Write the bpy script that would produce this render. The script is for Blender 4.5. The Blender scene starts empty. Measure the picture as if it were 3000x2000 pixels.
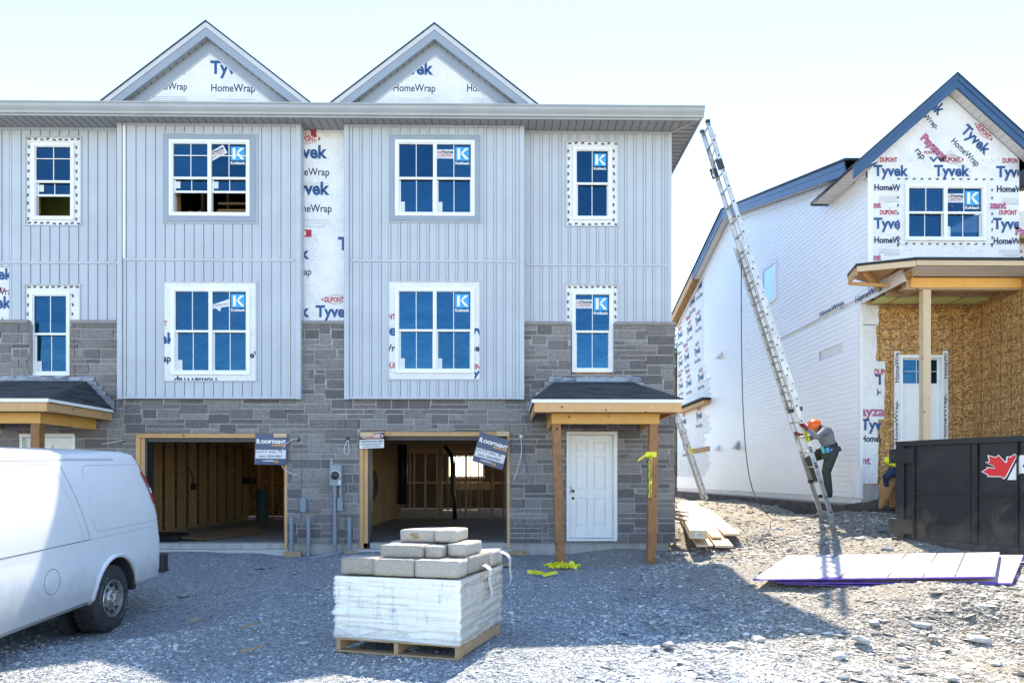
import bpy, math, random
import numpy as np
from mathutils import Vector, Matrix, noise
random.seed(7)
S = bpy.context.scene
R = math.radians
# ------------------------------------------------------------------ camera, sky, sun, exposure
F = 1976.0; YAW = R(0.77); CX, CY = 1513.6, 1400.0; CZ = 1.5
cam = bpy.data.objects.new('camera', bpy.data.cameras.new('camera')); S.collection.objects.link(cam)
cam.location = (0, 0, CZ); cam.rotation_euler = (R(90), 0, -YAW)
cam.data.sensor_width = 36; cam.data.sensor_fit = 'HORIZONTAL'; cam.data.lens = F/3000*36
cam.data.shift_x = (1500-CX)/3000; cam.data.shift_y = (CY-1000)/3000
cam.data.clip_start = .05; cam.data.clip_end = 3000
S.camera = cam
SUNV = Vector((0.06, 0.76, 1.0)).normalized()      # towards the sun
EL = math.asin(SUNV.z); AZ = math.atan2(SUNV.x, SUNV.y)
w = bpy.data.worlds.new('World'); S.world = w; w.use_nodes = True
nt = w.node_tree; bg = nt.nodes['Background']; sk = nt.nodes.new('ShaderNodeTexSky')
sk.sky_type = 'NISHITA'; sk.sun_disc = False; sk.sun_elevation = EL; sk.sun_rotation = AZ
sk.air_density = 1.0; sk.dust_density = 0.0; sk.ozone_density = 1.0
nt.links.new(sk.outputs[0], bg.inputs[0]); bg.inputs[1].default_value = 0.15
sl = bpy.data.lights.new('sun', 'SUN'); sl.energy = 4.3; sl.angle = R(0.5); sl.color = (1, .90, .75)
so = bpy.data.objects.new('sun', sl); S.collection.objects.link(so)
so.rotation_euler = (-SUNV).to_track_quat('-Z', 'Y').to_euler(); so.location = (0, 20, 30)
S.view_settings.view_transform = 'Standard'; S.view_settings.look = 'None'
S.view_settings.exposure = 1.66; S.view_settings.gamma = 1; S.view_settings.use_curve_mapping = False
S.render.engine = 'CYCLES'
S.cycles.max_bounces = 8; S.cycles.diffuse_bounces = 4
# pixel of the 3000x2000 photograph <-> point on the plane y = Y (measuring aid)
cs, sn = math.cos(YAW), math.sin(YAW)
def PT(px, py, Y):
    a = (px-CX)/F; b = (CY-py)/F
    dx, dy = cs*a+sn, -sn*a+cs
    t = Y/dy
    return dx*t, CZ+b*t
def gx(px, Y): return PT(px, 1400, Y)[0]
def gz(py, Y, px=1500): return PT(px, py, Y)[1]
def on_x(px, py, X):           # point on the plane x = X -> (y, z)
    a = (px-CX)/F; b = (CY-py)/F
    dx, dy = cs*a+sn, -sn*a+cs
    t = X/dx
    return dy*t, CZ+b*t
# ------------------------------------------------------------------ mesh builder
class MB:
    def __init__(s): s.v = []; s.f = []; s.t = []; s.starts = []; s.fstarts = []
    def add(s, vs, fs, tone=None):
        o = len(s.v); s.starts.append(o); s.fstarts.append(len(s.f)); s.v += [tuple(v) for v in vs]
        if tone is None: tone = random.random()
        for f in fs: s.f.append([i+o for i in f]); s.t.append(tone)
    def box(s, x0, x1, y0, y1, z0, z1, tone=None):
        if x0 > x1: x0, x1 = x1, x0
        if y0 > y1: y0, y1 = y1, y0
        if z0 > z1: z0, z1 = z1, z0
        s.add([(x0,y0,z0),(x1,y0,z0),(x1,y1,z0),(x0,y1,z0),(x0,y0,z1),(x1,y0,z1),(x1,y1,z1),(x0,y1,z1)],
              [(0,3,2,1),(4,5,6,7),(0,1,5,4),(1,2,6,5),(2,3,7,6),(3,0,4,7)], tone)
    def quad(s, *p, tone=None): s.add(p, [tuple(range(len(p)))], tone)
    def obox(s, a, b, w, h, up=(0,0,1), tone=None, ext=0):     # bar from a to b, w across, h along up
        a = Vector(a); b = Vector(b); d = (b-a).normalized(); a = a-d*ext; b = b+d*ext
        u = Vector(up); r = d.cross(u).normalized(); u = r.cross(d).normalized()
        r = r*w/2; u = u*h/2
        s.add([a-r-u, a+r-u, a+r+u, a-r+u, b-r-u, b+r-u, b+r+u, b-r+u],
              [(0,1,2,3),(7,6,5,4),(0,4,5,1),(1,5,6,2),(2,6,7,3),(3,7,4,0)], tone)
    def tube(s, pts, r, n=8, tone=None, caps=True):
        pts = [Vector(p) for p in pts]
        rs = r if isinstance(r, (list, tuple)) else [r]*len(pts)
        V = []; Fc = []
        pu = None
        for i, p in enumerate(pts):
            d = (pts[min(i+1, len(pts)-1)]-pts[max(i-1, 0)]).normalized()
            if pu is None:
                pu = Vector((0,0,1)) if abs(d.z) < .9 else Vector((1,0,0))
            a = d.cross(pu).normalized(); u = a.cross(d).normalized(); pu = u
            for k in range(n):
                t = 2*math.pi*k/n
                V.append(p+(a*math.cos(t)+u*math.sin(t))*rs[i])
        for i in range(len(pts)-1):
            for k in range(n):
                k2 = (k+1) % n
                Fc.append((i*n+k, i*n+k2, (i+1)*n+k2, (i+1)*n+k))
        if caps:
            Fc.append(tuple(range(n-1, -1, -1))); Fc.append(tuple((len(pts)-1)*n+k for k in range(n)))
        s.add(V, Fc, tone)
    def prism(s, poly, d, tone=None):          # poly: list of 3D points, extruded by vector d
        n = len(poly); d = Vector(d); P = [Vector(p) for p in poly]; Q = [p+d for p in P]
        s.add(P+Q, [tuple(range(n-1, -1, -1)), tuple(range(n, 2*n))]+[(i, (i+1) % n, n+(i+1) % n, n+i) for i in range(n)], tone)
    def lathe(s, prof, c, ax, n=32, tone=None):   # prof: (dist along axis, radius)
        c = Vector(c); ax = Vector(ax).normalized()
        u = ax.cross(Vector((0,0,1)));
        if u.length < .01: u = Vector((1,0,0))
        u.normalize(); v = ax.cross(u)
        V = []
        for (d, r) in prof:
            for k in range(n):
                t = 2*math.pi*k/n; V.append(c+ax*d+(u*math.cos(t)+v*math.sin(t))*r)
        m = len(prof)
        Fc = [(i*n+k, i*n+(k+1) % n, (i+1)*n+(k+1) % n, (i+1)*n+k) for i in range(m-1) for k in range(n)]
        s.add(V, Fc, tone)
    def ball(s, c, r, n=10, m=8, sc=(1,1,1), rot=None, tone=None):
        V = []; Fc = []
        for i in range(m+1):
            th = math.pi*i/m
            for k in range(n):
                ph = 2*math.pi*k/n
                q = Vector((math.sin(th)*math.cos(ph)*sc[0], math.sin(th)*math.sin(ph)*sc[1], math.cos(th)*sc[2]))*r
                if rot: q = rot @ q
                V.append(Vector(c)+q)
        for i in range(m):
            for k in range(n):
                Fc.append((i*n+k, (i+1)*n+k, (i+1)*n+(k+1) % n, i*n+(k+1) % n))
        s.add(V, Fc, tone)
    def each(s, name, mat, parent=None, **kw):
        out = []; st = s.starts+[len(s.v)]; fst = s.fstarts+[len(s.f)]
        for i in range(len(s.starts)):
            q = MB(); a, b = st[i], st[i+1]; q.v = s.v[a:b]; q.f = [[k-a for k in f] for f in s.f[fst[i]:fst[i+1]]]; q.t = s.t[fst[i]:fst[i+1]]
            out.append(q.build(name, mat, parent, **kw))
        return out
    def build(s, name, mat, parent=None, smooth=False, bevel=0, mods=()):
        me = bpy.data.meshes.new(name)
        loc = Vector((0,0,0))
        vs = s.v
        if parent is None and vs:
            xs = [v[0] for v in vs]; ys = [v[1] for v in vs]; zs = [v[2] for v in vs]
            loc = Vector(((min(xs)+max(xs))/2, (min(ys)+max(ys))/2, min(zs)))
            vs = [(v[0]-loc.x, v[1]-loc.y, v[2]-loc.z) for v in vs]
        me.from_pydata(vs, [], s.f)
        at = me.attributes.new('tone', 'FLOAT', 'FACE'); at.data.foreach_set('value', s.t)
        me.materials.append(mat)
        if smooth: me.polygons.foreach_set('use_smooth', [True]*len(me.polygons))
        o = bpy.data.objects.new(name, me); S.collection.objects.link(o)
        o.location = loc
        if parent is not None:
            o.parent = parent
            o.matrix_parent_inverse = WORLD[parent.name].inverted()
        WORLD[o.name] = (Matrix.Translation(loc) if parent is None else Matrix.Identity(4))
        if bevel:
            b = o.modifiers.new('bevel', 'BEVEL'); b.width = bevel; b.segments = 2; b.limit_method = 'ANGLE'; b.angle_limit = R(40)
        return o
WORLD = {}
import bmesh
def absorb(o, mb, m):          # surface pattern joins its part's own mesh as a second material
    if not mb.v: return o
    me = o.data; me.materials.append(m); k = len(me.materials)-1
    b = bmesh.new(); b.from_mesh(me); L = b.faces.layers.float.get('tone') or b.faces.layers.float.new('tone')
    vs = [b.verts.new(v) for v in mb.v]
    for f, t in zip(mb.f, mb.t):
        try: q = b.faces.new([vs[i] for i in f]); q.material_index = k; q[L] = t
        except ValueError: pass
    b.to_mesh(me); b.free(); return o
def tag(o, label, cat=None, group=None, kind=None):
    if label: o['label'] = label
    if cat: o['category'] = cat
    if group: o['group'] = group
    if kind: o['kind'] = kind
    return o
def thing(name, loc, label, cat, group=None):
    o = bpy.data.objects.new(name, None); S.collection.objects.link(o); o.location = loc
    o.empty_display_size = .3
    WORLD[o.name] = Matrix.Translation(Vector(loc))
    return tag(o, label, cat, group)
# ------------------------------------------------------------------ materials
def mat(name, col=(.5,.5,.5), rough=.6, metal=0, spec=.5, f=None):
    m = bpy.data.materials.new(name); m.use_nodes = True
    n = m.node_tree.nodes; b = n['Principled BSDF']
    b.inputs['Base Color'].default_value = (*col, 1); b.inputs['Roughness'].default_value = rough
    b.inputs['Metallic'].default_value = metal; b.inputs['Specular IOR Level'].default_value = spec
    if f: f(m.node_tree, b)
    return m
def N(t, kind, **kw):
    n = t.nodes.new('ShaderNode'+kind)
    for k, v in kw.items():
        if k in n.inputs.keys(): n.inputs[k].default_value = v
        else: setattr(n, k, v)
    return n
def coords(t, scale=(1,1,1), rot=(0,0,0)):
    c = N(t, 'TexCoord'); m = N(t, 'Mapping'); m.inputs['Scale'].default_value = scale; m.inputs['Rotation'].default_value = rot
    t.links.new(c.outputs['Object'], m.inputs['Vector']); return m.outputs[0]
def ramp(t, fac, stops):
    r = N(t, 'ValToRGB'); e = r.color_ramp.elements
    while len(e) < len(stops): e.new(.5)
    for i, (p, c) in enumerate(stops):
        e[i].position = p; e[i].color = (*c, 1)
    t.links.new(fac, r.inputs[0]); return r.outputs[0]
def mixc(t, fac, a, b, mode='MIX'):
    m = N(t, 'Mix', data_type='RGBA', blend_type=mode)
    if isinstance(fac, float): m.inputs[0].default_value = fac
    else: t.links.new(fac, m.inputs[0])
    for i, q in ((6, a), (7, b)):
        if isinstance(q, tuple): m.inputs[i].default_value = (*q, 1)
        else: t.links.new(q, m.inputs[i])
    return m.outputs[2]
def math_(t, op, a, b=None):
    m = N(t, 'Math', operation=op)
    for i, q in enumerate((a, b)):
        if q is None: continue
        if isinstance(q, (int, float)): m.inputs[i].default_value = q
        else: t.links.new(q, m.inputs[i])
    return m.outputs[0]
def nz(t, vec, scale, detail=4, rough=.55, dist=0):
    n = N(t, 'TexNoise'); n.inputs['Scale'].default_value = scale; n.inputs['Detail'].default_value = detail
    n.inputs['Roughness'].default_value = rough; n.inputs['Distortion'].default_value = dist
    t.links.new(vec, n.inputs['Vector']); return n.outputs['Fac']
def bump(t, b, h, strength=.4, dist=.01):
    n = N(t, 'Bump'); n.inputs['Strength'].default_value = strength; n.inputs['Distance'].default_value = dist
    t.links.new(h, n.inputs['Height']); t.links.new(n.outputs[0], b.inputs['Normal'])
def tone(t):
    a = N(t, 'Attribute', attribute_name='tone'); return a.outputs['Fac']
def vary(c1, c2, scale=3, rough=.6, bs=0, bscale=40, bd=.005, tn=0, metal=0, spec=.5, detail=5, st=(1,1,1)):
    def f(t, b):
        v = coords(t, st)
        n = nz(t, v, scale, detail)
        if tn:
            n = math_(t, 'ADD', math_(t, 'MULTIPLY', n, 1-tn), math_(t, 'MULTIPLY', tone(t), tn))
        t.links.new(ramp(t, n, [(.3, c1), (.7, c2)]), b.inputs['Base Color'])
        if bs: bump(t, b, nz(t, v, bscale, 4), bs, bd)
    return lambda name: mat(name, c1, rough, metal, spec, f)
M = {}
M['siding'] = vary((.43,.47,.525), (.48,.525,.58), 1.5, .55, .08, 120, .002)('siding')
M['trim'] = vary((.255,.305,.37), (.29,.34,.405), 2, .5)('trim_blue_grey')
M['gutter'] = vary((.35,.37,.385), (.40,.42,.43), 2, .4)('gutter_grey')
M['soffit'] = vary((.30,.305,.30), (.34,.345,.34), 2, .6)('soffit_grey')
M['soffit_w'] = vary((.62,.60,.57), (.72,.70,.67), 2, .6)('soffit_white')
M['white'] = vary((.76,.77,.78), (.82,.83,.83), 4, .35)('white_vinyl')
M['white_side'] = vary((.82,.82,.83), (.88,.88,.88), .8, .45)('white_siding')
M['door'] = vary((.74,.76,.78), (.80,.82,.83), 3, .35)('white_door')
M['drip'] = vary((.50,.52,.55), (.56,.58,.61), 4, .4)('drip_edge_grey')
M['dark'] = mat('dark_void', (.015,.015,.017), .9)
M['groove'] = mat('groove', (.05,.05,.05), .9)
M['black'] = vary((.015,.016,.018), (.035,.036,.04), 6, .45)('black_plastic')
M['rubber'] = vary((.03,.03,.032), (.055,.055,.055), 12, .8, .3, 60)('rubber')
M['conduit'] = vary((.19,.23,.27), (.24,.28,.32), 4, .5)('conduit_grey')
M['meter'] = vary((.22,.28,.30), (.27,.33,.35), 4, .5)('meter_grey')
M['alu'] = vary((.42,.43,.44), (.62,.62,.61), 9, .42, metal=.55)('aluminium')
M['alu_rung'] = vary((.40,.38,.34), (.55,.52,.47), 9, .5, metal=.3)('aluminium_rung')
M['asphalt_coat'] = vary((.05,.045,.04), (.13,.11,.09), 4, .85, .4, 30)('black_damp_proofing')
M['yellow'] = vary((.75,.68,.01), (.85,.78,.03), 10, .45)('yellow_tape')
M['red_ink'] = mat('red_ink', (.42,.03,.06), .6)
M['purple_ink'] = mat('purple_ink', (.40,.12,.22), .6)
M['blue_ink'] = mat('blue_ink', (.012,.075,.23), .6)
M['navy_ink'] = mat('navy_ink', (.015,.035,.085), .6)
M['grey_ink'] = mat('grey_ink', (.30,.33,.38), .6)
M['black_ink'] = mat('black_ink', (.02,.02,.02), .6)
M['white_ink'] = mat('white_ink', (.8,.8,.8), .5)
M['orange_ink'] = mat('orange_ink', (.75,.33,.03), .5)
M['sign_blue'] = vary((.012,.035,.12), (.018,.05,.15), 4, .3)('sign_blue')
M['sign_white'] = mat('sign_white', (.66,.68,.70), .5)
M['k_blue'] = mat('sticker_blue', (.03,.33,.68), .4)
M['sticker'] = mat('sticker_white', (.62,.66,.72), .5)
M['roof_blue'] = vary((.022,.07,.16), (.032,.09,.20), 3, .45)('fascia_blue')
M['rake_blue'] = M['roof_blue']
def _ty(t, b):
    v = coords(t); n = nz(t, v, 1.6, 5, .6, .6)
    t.links.new(ramp(t, n, [(.3, (.70,.72,.74)), (.7, (.80,.81,.82))]), b.inputs['Base Color'])
    bump(t, b, math_(t, 'ADD', nz(t, v, 3.5, 6, .6, 1.5), math_(t, 'MULTIPLY', nz(t, v, 14, 4), .3)), 1.0, .05)
M['wrap'] = mat('house_wrap', (.8,.8,.8), .55, f=_ty)
def _wood(c1, c2, knot=(.20,.09,.03), rough=.65):
    def f(t, b):
        v = coords(t, (1,1,1)); tn = tone(t)
        off = N(t, 'VectorMath', operation='SCALE'); cmb = N(t, 'CombineXYZ')
        for i in range(3): t.links.new(tn, cmb.inputs[i])
        t.links.new(cmb.outputs[0], off.inputs[0]); off.inputs['Scale'].default_value = 37
        ad = N(t, 'VectorMath', operation='ADD'); t.links.new(v, ad.inputs[0]); t.links.new(off.outputs[0], ad.inputs[1])
        n = nz(t, ad.outputs[0], 7, 5, .6, 1.0)
        col = ramp(t, n, [(.25, c1), (.75, c2)])
        fine = nz(t, ad.outputs[0], 55, 3, .6, .5)
        col = mixc(t, math_(t, 'MULTIPLY', fine, .45), col, tuple(c*.72 for c in c1))
        vo = N(t, 'TexVoronoi'); vo.inputs['Scale'].default_value = 4.2; vo.inputs['Randomness'].default_value = 1
        t.links.new(ad.outputs[0], vo.inputs['Vector'])
        k = ramp(t, vo.outputs['Distance'], [(.07, (1,1,1)), (.12, (0,0,0))])
        col = mixc(t, k, col, knot)
        tt = ramp(t, tn, [(0, (.86,.86,.86)), (1, (1.12,1.1,1.06))])
        col = mixc(t, 1.0, col, tt, 'MULTIPLY')
        t.links.new(col, b.inputs['Base Color']); bump(t, b, fine, .15, .003)
    return f
M['lumber'] = mat('spruce_lumber', rough=.65, f=_wood((.56,.32,.13), (.68,.44,.22)))
M['lumber_pale'] = mat('pale_lumber', rough=.65, f=_wood((.55,.42,.27), (.64,.50,.34), (.25,.12,.06)))
M['beam'] = mat('yellow_beam', rough=.6, f=_wood((.72,.38,.085), (.82,.48,.14), (.25,.10,.03)))
M['treated'] = mat('treated_post', rough=.6, f=_wood((.20,.085,.03), (.42,.20,.07), (.05,.02,.01)))
M['pallet_wood'] = mat('pallet_wood', rough=.75, f=_wood((.38,.25,.13), (.54,.38,.23), (.12,.07,.04)))
M['stud'] = mat('stud_wood', rough=.7, f=_wood((.62,.42,.21), (.74,.53,.29), (.2,.1,.04)))
def _stone(t, b):
    v = coords(t); tn = tone(t)
    base = ramp(t, tn, [(0, (.125,.118,.120)), (.35, (.17,.158,.158)), (.7, (.22,.205,.20)), (1, (.27,.26,.255))])
    n = nz(t, v, 16, 6, .65); n2 = nz(t, v, 70, 4, .7)
    col = mixc(t, 1.0, base, ramp(t, n, [(.25, (.70,.70,.72)), (.75, (1.25,1.25,1.25))]), 'MULTIPLY')
    col = mixc(t, 1.0, col, ramp(t, n2, [(.3, (.72,.72,.72)), (.7, (1.3,1.3,1.3))]), 'MULTIPLY')
    t.links.new(col, b.inputs['Base Color'])
    bump(t, b, math_(t, 'ADD', n, math_(t, 'MULTIPLY', n2, .5)), .8, .03)
M['stone'] = mat('grey_stone', rough=.85, f=_stone)
M['mortar'] = vary((.31,.30,.295), (.38,.37,.36), 20, .9, .3, 60)('mortar')
M['cap'] = vary((.22,.21,.215), (.28,.27,.27), 8, .85, .5, 50, .01)('stone_cap')
M['concrete'] = vary((.30,.29,.275), (.42,.41,.39), 3, .85, .3, 40, .006, detail=8, st=(3,3,.6))('concrete')
M['slab'] = vary((.40,.40,.39), (.50,.495,.48), 2.2, .8, .3, 50, .004, detail=8)('concrete_slab')
def _osb(axis):
    def f(t, b):
        cols = []
        hs = []
        for i, (ra, s1, s2) in enumerate(((.35, 10, 42), (-.5, 12, 48), (1.3, 11, 45))):
            sc = (s1, s2, s2)
            rot = (0, ra, 0) if axis == 'x' else (ra, 0, 0)
            if axis == 'y': sc = (s2, s1, s2)
            v = coords(t, (1,1,1), rot)
            m = N(t, 'Mapping'); m.inputs['Scale'].default_value = sc; t.links.new(v, m.inputs['Vector'])
            dn = N(t, 'TexNoise'); dn.inputs['Scale'].default_value = 3; t.links.new(v, dn.inputs['Vector'])
            ad = N(t, 'VectorMath', operation='ADD'); t.links.new(m.outputs[0], ad.inputs[0]); t.links.new(dn.outputs['Color'], ad.inputs[1])
            vo = N(t, 'TexVoronoi'); vo.inputs['Scale'].default_value = 1; t.links.new(ad.outputs[0], vo.inputs['Vector'])
            sp = N(t, 'SeparateColor'); t.links.new(vo.outputs['Color'], sp.inputs[0])
            cols.append(ramp(t, sp.outputs[0], [(0, (.16,.065,.018)), (.35, (.33,.165,.045)), (.7, (.50,.28,.09)), (1, (.68,.45,.20))])); hs.append(sp.outputs[1])
        v = coords(t)
        c = mixc(t, math_(t, 'GREATER_THAN', nz(t, v, 22, 2), .5), cols[0], cols[1])
        c = mixc(t, math_(t, 'GREATER_THAN', nz(t, v, 15, 2, .5, 1), .54), c, cols[2])
        t.links.new(c, b.inputs['Base Color']); bump(t, b, hs[0], .2, .004)
    return f
M['osb'] = mat('osb_board', rough=.7, f=_osb('x')); M['osb_y'] = mat('osb_board_side', rough=.7, f=_osb('y'))
def _shingle(t, b):
    v = coords(t); tn = tone(t)
    c = ramp(t, math_(t, 'ADD', math_(t, 'MULTIPLY', tn, .6), math_(t, 'MULTIPLY', nz(t, v, 90, 3), .4)), [(.2, (.022,.026,.034)), (.8, (.060,.068,.082))])
    t.links.new(c, b.inputs['Base Color']); bump(t, b, nz(t, v, 150, 3), .5, .004)
M['shingle'] = mat('shingle', rough=.9, f=_shingle)
M['flash'] = vary((.16,.20,.26), (.30,.34,.40), 8, .45, .4, 20, .01, metal=.4)('lead_flashing')
def _glass(t, b):
    v = coords(t)
    t.links.new(ramp(t, math_(t, 'ADD', math_(t, 'MULTIPLY', tone(t), .6), math_(t, 'MULTIPLY', nz(t, v, .8, 3), .4)), [(.1, (.012,.055,.115)), (.9, (.028,.115,.21))]), b.inputs['Base Color'])
    b.inputs['Base Color'].default_value = (.020,.085,.165,1); b.inputs['Metallic'].default_value = .85
    b.inputs['Roughness'].default_value = .04; b.inputs['Alpha'].default_value = .82
    bump(t, b, nz(t, v, 2.2, 3), .22, .05)
M['glass'] = mat('window_glass', (.05,.22,.42), .04, .8, f=_glass)
def _glass_l(t, b):
    b.inputs['Base Color'].default_value = (.42,.58,.72,1); b.inputs['Metallic'].default_value = .4; b.inputs['Roughness'].default_value = .35
M['glass_light'] = mat('side_window_glass', (.2,.45,.66), .06, .8, f=_glass_l)
def yard(t, v):      # drive gravel tinted blue to mimic shade, tan rubble to the right of it
    sx = N(t, 'SeparateXYZ'); t.links.new(v, sx.inputs[0])
    k = math_(t, 'ADD', sx.outputs[0], math_(t, 'MULTIPLY', nz(t, v, .5, 4, .6), 3.0))
    a = ramp(t, math_(t, 'MULTIPLY', math_(t, 'SUBTRACT', k, 1.0), .12), [(.15, (0,0,0)), (.5, (1,1,1))])
    y = ramp(t, math_(t, 'MULTIPLY', sx.outputs[1], .2), [(.98, (1,1,1)), (1.0, (1,1,1))])
    return a
def _gr(t, b):
    v = coords(t)
    big = nz(t, v, .35, 3, .5, .5); mid = nz(t, v, 14, 6, .7); fine = nz(t, v, 60, 5, .7)
    vo = N(t, 'TexVoronoi'); vo.inputs['Scale'].default_value = 38; t.links.new(v, vo.inputs['Vector'])
    sp = N(t, 'SeparateColor'); t.links.new(vo.outputs['Color'], sp.inputs[0])
    c = mixc(t, yard(t, v), ramp(t, sp.outputs[0], [(0, (.18,.20,.215)), (.5, (.31,.335,.355)), (1, (.46,.48,.50))]), ramp(t, sp.outputs[0], [(0, (.20,.17,.135)), (.5, (.33,.295,.24)), (1, (.46,.42,.355))]))
    c = mixc(t, 1.0, c, ramp(t, mid, [(.3, (.7,.7,.7)), (.7, (1.2,1.18,1.14))]), 'MULTIPLY')
    c = mixc(t, ramp(t, big, [(.45, (0,0,0)), (.7, (.25,.25,.25))]), c, (.28,.255,.21))
    t.links.new(c, b.inputs['Base Color'])
    h = math_(t, 'ADD', math_(t, 'MULTIPLY', vo.outputs['Distance'], -.8), fine)
    bump(t, b, h, .9, .03)
M['ground'] = mat('gravel_ground', rough=.95, f=_gr)
def _pb(t, b):
    v = coords(t)
    c1 = ramp(t, tone(t), [(0, (.16,.178,.19)), (.4, (.30,.325,.345)), (.8, (.45,.475,.49)), (1, (.74,.74,.72))])
    c2 = ramp(t, tone(t), [(0, (.17,.15,.125)), (.4, (.31,.285,.245)), (.8, (.43,.40,.355)), (1, (.64,.60,.53))])
    c = mixc(t, yard(t, v), c1, c2)
    c = mixc(t, 1.0, c, ramp(t, nz(t, v, 30, 4), [(.3, (.75,.75,.75)), (.7, (1.2,1.2,1.2))]), 'MULTIPLY')
    c = mixc(t, 1.0, c, ramp(t, nz(t, v, .9, 5, .6, 1.2), [(.35, (.72,.74,.78)), (.5, (1,1,1)), (.66, (1.28,1.25,1.18))]), 'MULTIPLY')
    t.links.new(c, b.inputs['Base Color'])
    bump(t, b, nz(t, v, 60, 4), .5, .006)
M['pebble'] = mat('gravel_stones', rough=.85, f=_pb)
M['rock'] = vary((.19,.20,.215), (.40,.40,.39), 9, .8, .7, 35, .015, tn=.4)('slate_rock')
M['block'] = vary((.33,.295,.25), (.62,.575,.50), 85, .9, 1.0, 140, .010, tn=.25, detail=6)('concrete_block')
def _van(t, b):
    v = coords(t); sx = N(t, 'SeparateXYZ'); t.links.new(v, sx.inputs[0])
    n = nz(t, v, 4, 5, .65); base = ramp(t, nz(t, v, 1.2, 3), [(.3, (.74,.76,.78)), (.7, (.80,.81,.83))])
    k = ramp(t, math_(t, 'ADD', sx.outputs[2], math_(t, 'MULTIPLY', n, -.5)), [(.02, (.5,.5,.5)), (.30, (0,0,0))])
    c = mixc(t, k, base, (.33,.31,.28)); c = mixc(t, ramp(t, nz(t, v, 60, 3), [(.66, (0,0,0)), (.74, (.25,.25,.25))]), c, (.4,.38,.35))
    t.links.new(c, b.inputs['Base Color']); b.inputs['Coat Weight'].default_value = .4; b.inputs['Coat Roughness'].default_value = .08
    bump(t, b, nz(t, v, 1.5, 2), .06, .02)
M['van'] = mat('van_paint', (.7,.72,.74), .28, f=_van)
M['lamp_red'] = mat('lamp_red', (.55,.01,.02), .15)
M['chrome'] = vary((.35,.33,.30), (.62,.60,.57), 14, .35, metal=.8)('wheel_steel')
M['leaf_paper'] = mat('pale_green_foil', (.52,.66,.42), .5)
M['osb_white'] = None
def _sheet(t, b):
    v = coords(t); n = nz(t, v, 5, 4)
    c = ramp(t, n, [(.3, (.52,.44,.42)), (.7, (.64,.56,.53))])
    c = mixc(t, 1.0, c, ramp(t, nz(t, v, 45, 4), [(.35, (.82,.82,.82)), (.65, (1.1,1.1,1.1))]), 'MULTIPLY')
    t.links.new(c, b.inputs['Base Color'])
M['sheet'] = mat('sheathing_face', rough=.7, f=_sheet)
M['violet'] = vary((.10,.045,.36), (.20,.11,.50), 12, .6)('violet_edge_paint')
def _film(t, b):
    v = coords(t, (1.2,1.2,14))
    v3_ = coords(t); n3 = nz(t, v3_, 3, 4, .6, 1.0)
    n = nz(t, v, 1.6, 6, .6, 1.0); v2 = coords(t, (9,9,2)); n2 = nz(t, v2, 2.2, 5, .65)
    a = ramp(t, math_(t, 'ADD', math_(t, 'MULTIPLY', n, .62), math_(t, 'MULTIPLY', n2, .38)), [(.29, (.40,.40,.40)), (.45, (.98,.98,.98))])
    ge = N(t, 'TexCoord'); sx = N(t, 'SeparateXYZ'); t.links.new(ge.outputs['Normal'], sx.inputs[0])
    side_ = ramp(t, sx.outputs[0], [(.5, (1,1,1)), (.75, (.62,.62,.62))]); pos = N(t, 'SeparateXYZ'); t.links.new(v3_, pos.inputs[0])
    low = ramp(t, math_(t, 'ADD', pos.outputs[2], math_(t, 'MULTIPLY', n3, .35)), [(.22, (.6,.6,.6)), (.38, (1,1,1))])
    a = mixc(t, 1.0, mixc(t, 1.0, a, side_, 'MULTIPLY'), low, 'MULTIPLY'); t.links.new(a, b.inputs['Alpha'])
    t.links.new(ramp(t, n2, [(.3, (.60,.68,.80)), (.42, (.92,.90,.82)), (.7, (.95,.94,.86))]), b.inputs['Base Color'])
    b.inputs['Roughness'].default_value = .16; b.inputs['Specular IOR Level'].default_value = 1.0; b.inputs['Coat Weight'].default_value = .5
    bump(t, b, math_(t, 'ADD', n, math_(t, 'MULTIPLY', nz(t, coords(t, (.8,.8,30)), 2, 4, .6, .5), .8)), .5, .03)
M['film'] = mat('stretch_film', (.8,.8,.8), .2, f=_film)
def _steel(t, b):
    v = coords(t); n = nz(t, v, 1.7, 7, .6, 1.0); sx = N(t, 'SeparateXYZ'); t.links.new(v, sx.inputs[0])
    c = ramp(t, n, [(.3, (.008,.009,.011)), (.6, (.02,.021,.022)), (.72, (.04,.038,.035))])
    dirt = ramp(t, math_(t, 'ADD', sx.outputs[2], math_(t, 'MULTIPLY', nz(t, v, 2.2, 6, .65, .8), -1.3)), [(.0, (.8,.8,.8)), (.35, (0,0,0))])
    c = mixc(t, dirt, c, (.105,.085,.065)); sc_ = ramp(t, nz(t, coords(t, (3,3,40)), 2.5, 5, .7), [(.66, (0,0,0)), (.72, (.5,.5,.5))])
    c = mixc(t, sc_, c, (.09,.09,.09)); t.links.new(c, b.inputs['Base Color'])
    t.links.new(ramp(t, n, [(.3, (.30,.30,.30)), (.7, (.6,.6,.6))]), b.inputs['Roughness']); bump(t, b, nz(t, v, 2.5, 3), .25, .04)
M['steel_dark'] = mat('black_painted_steel', (.02,.02,.02), .4, spec=.35, f=_steel)
M['rust'] = vary((.04,.035,.032), (.14,.10,.08), 6, .7)('worn_steel')
M['leaf'] = vary((.05,.10,.02), (.13,.20,.045), 3, .6, tn=.5)('leaves')
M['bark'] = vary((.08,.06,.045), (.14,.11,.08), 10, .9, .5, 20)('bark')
M['insul'] = vary((.55,.62,.20), (.68,.74,.30), 14, .8, .4, 30)('yellow_insulation')
M['grey_shirt'] = vary((.16,.17,.19), (.22,.23,.25), 20, .9, .5, 14, .02)('grey_shirt')
M['trousers'] = vary((.035,.042,.034), (.06,.068,.055), 14, .9, .5, 14, .02)('dark_trousers')
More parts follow.
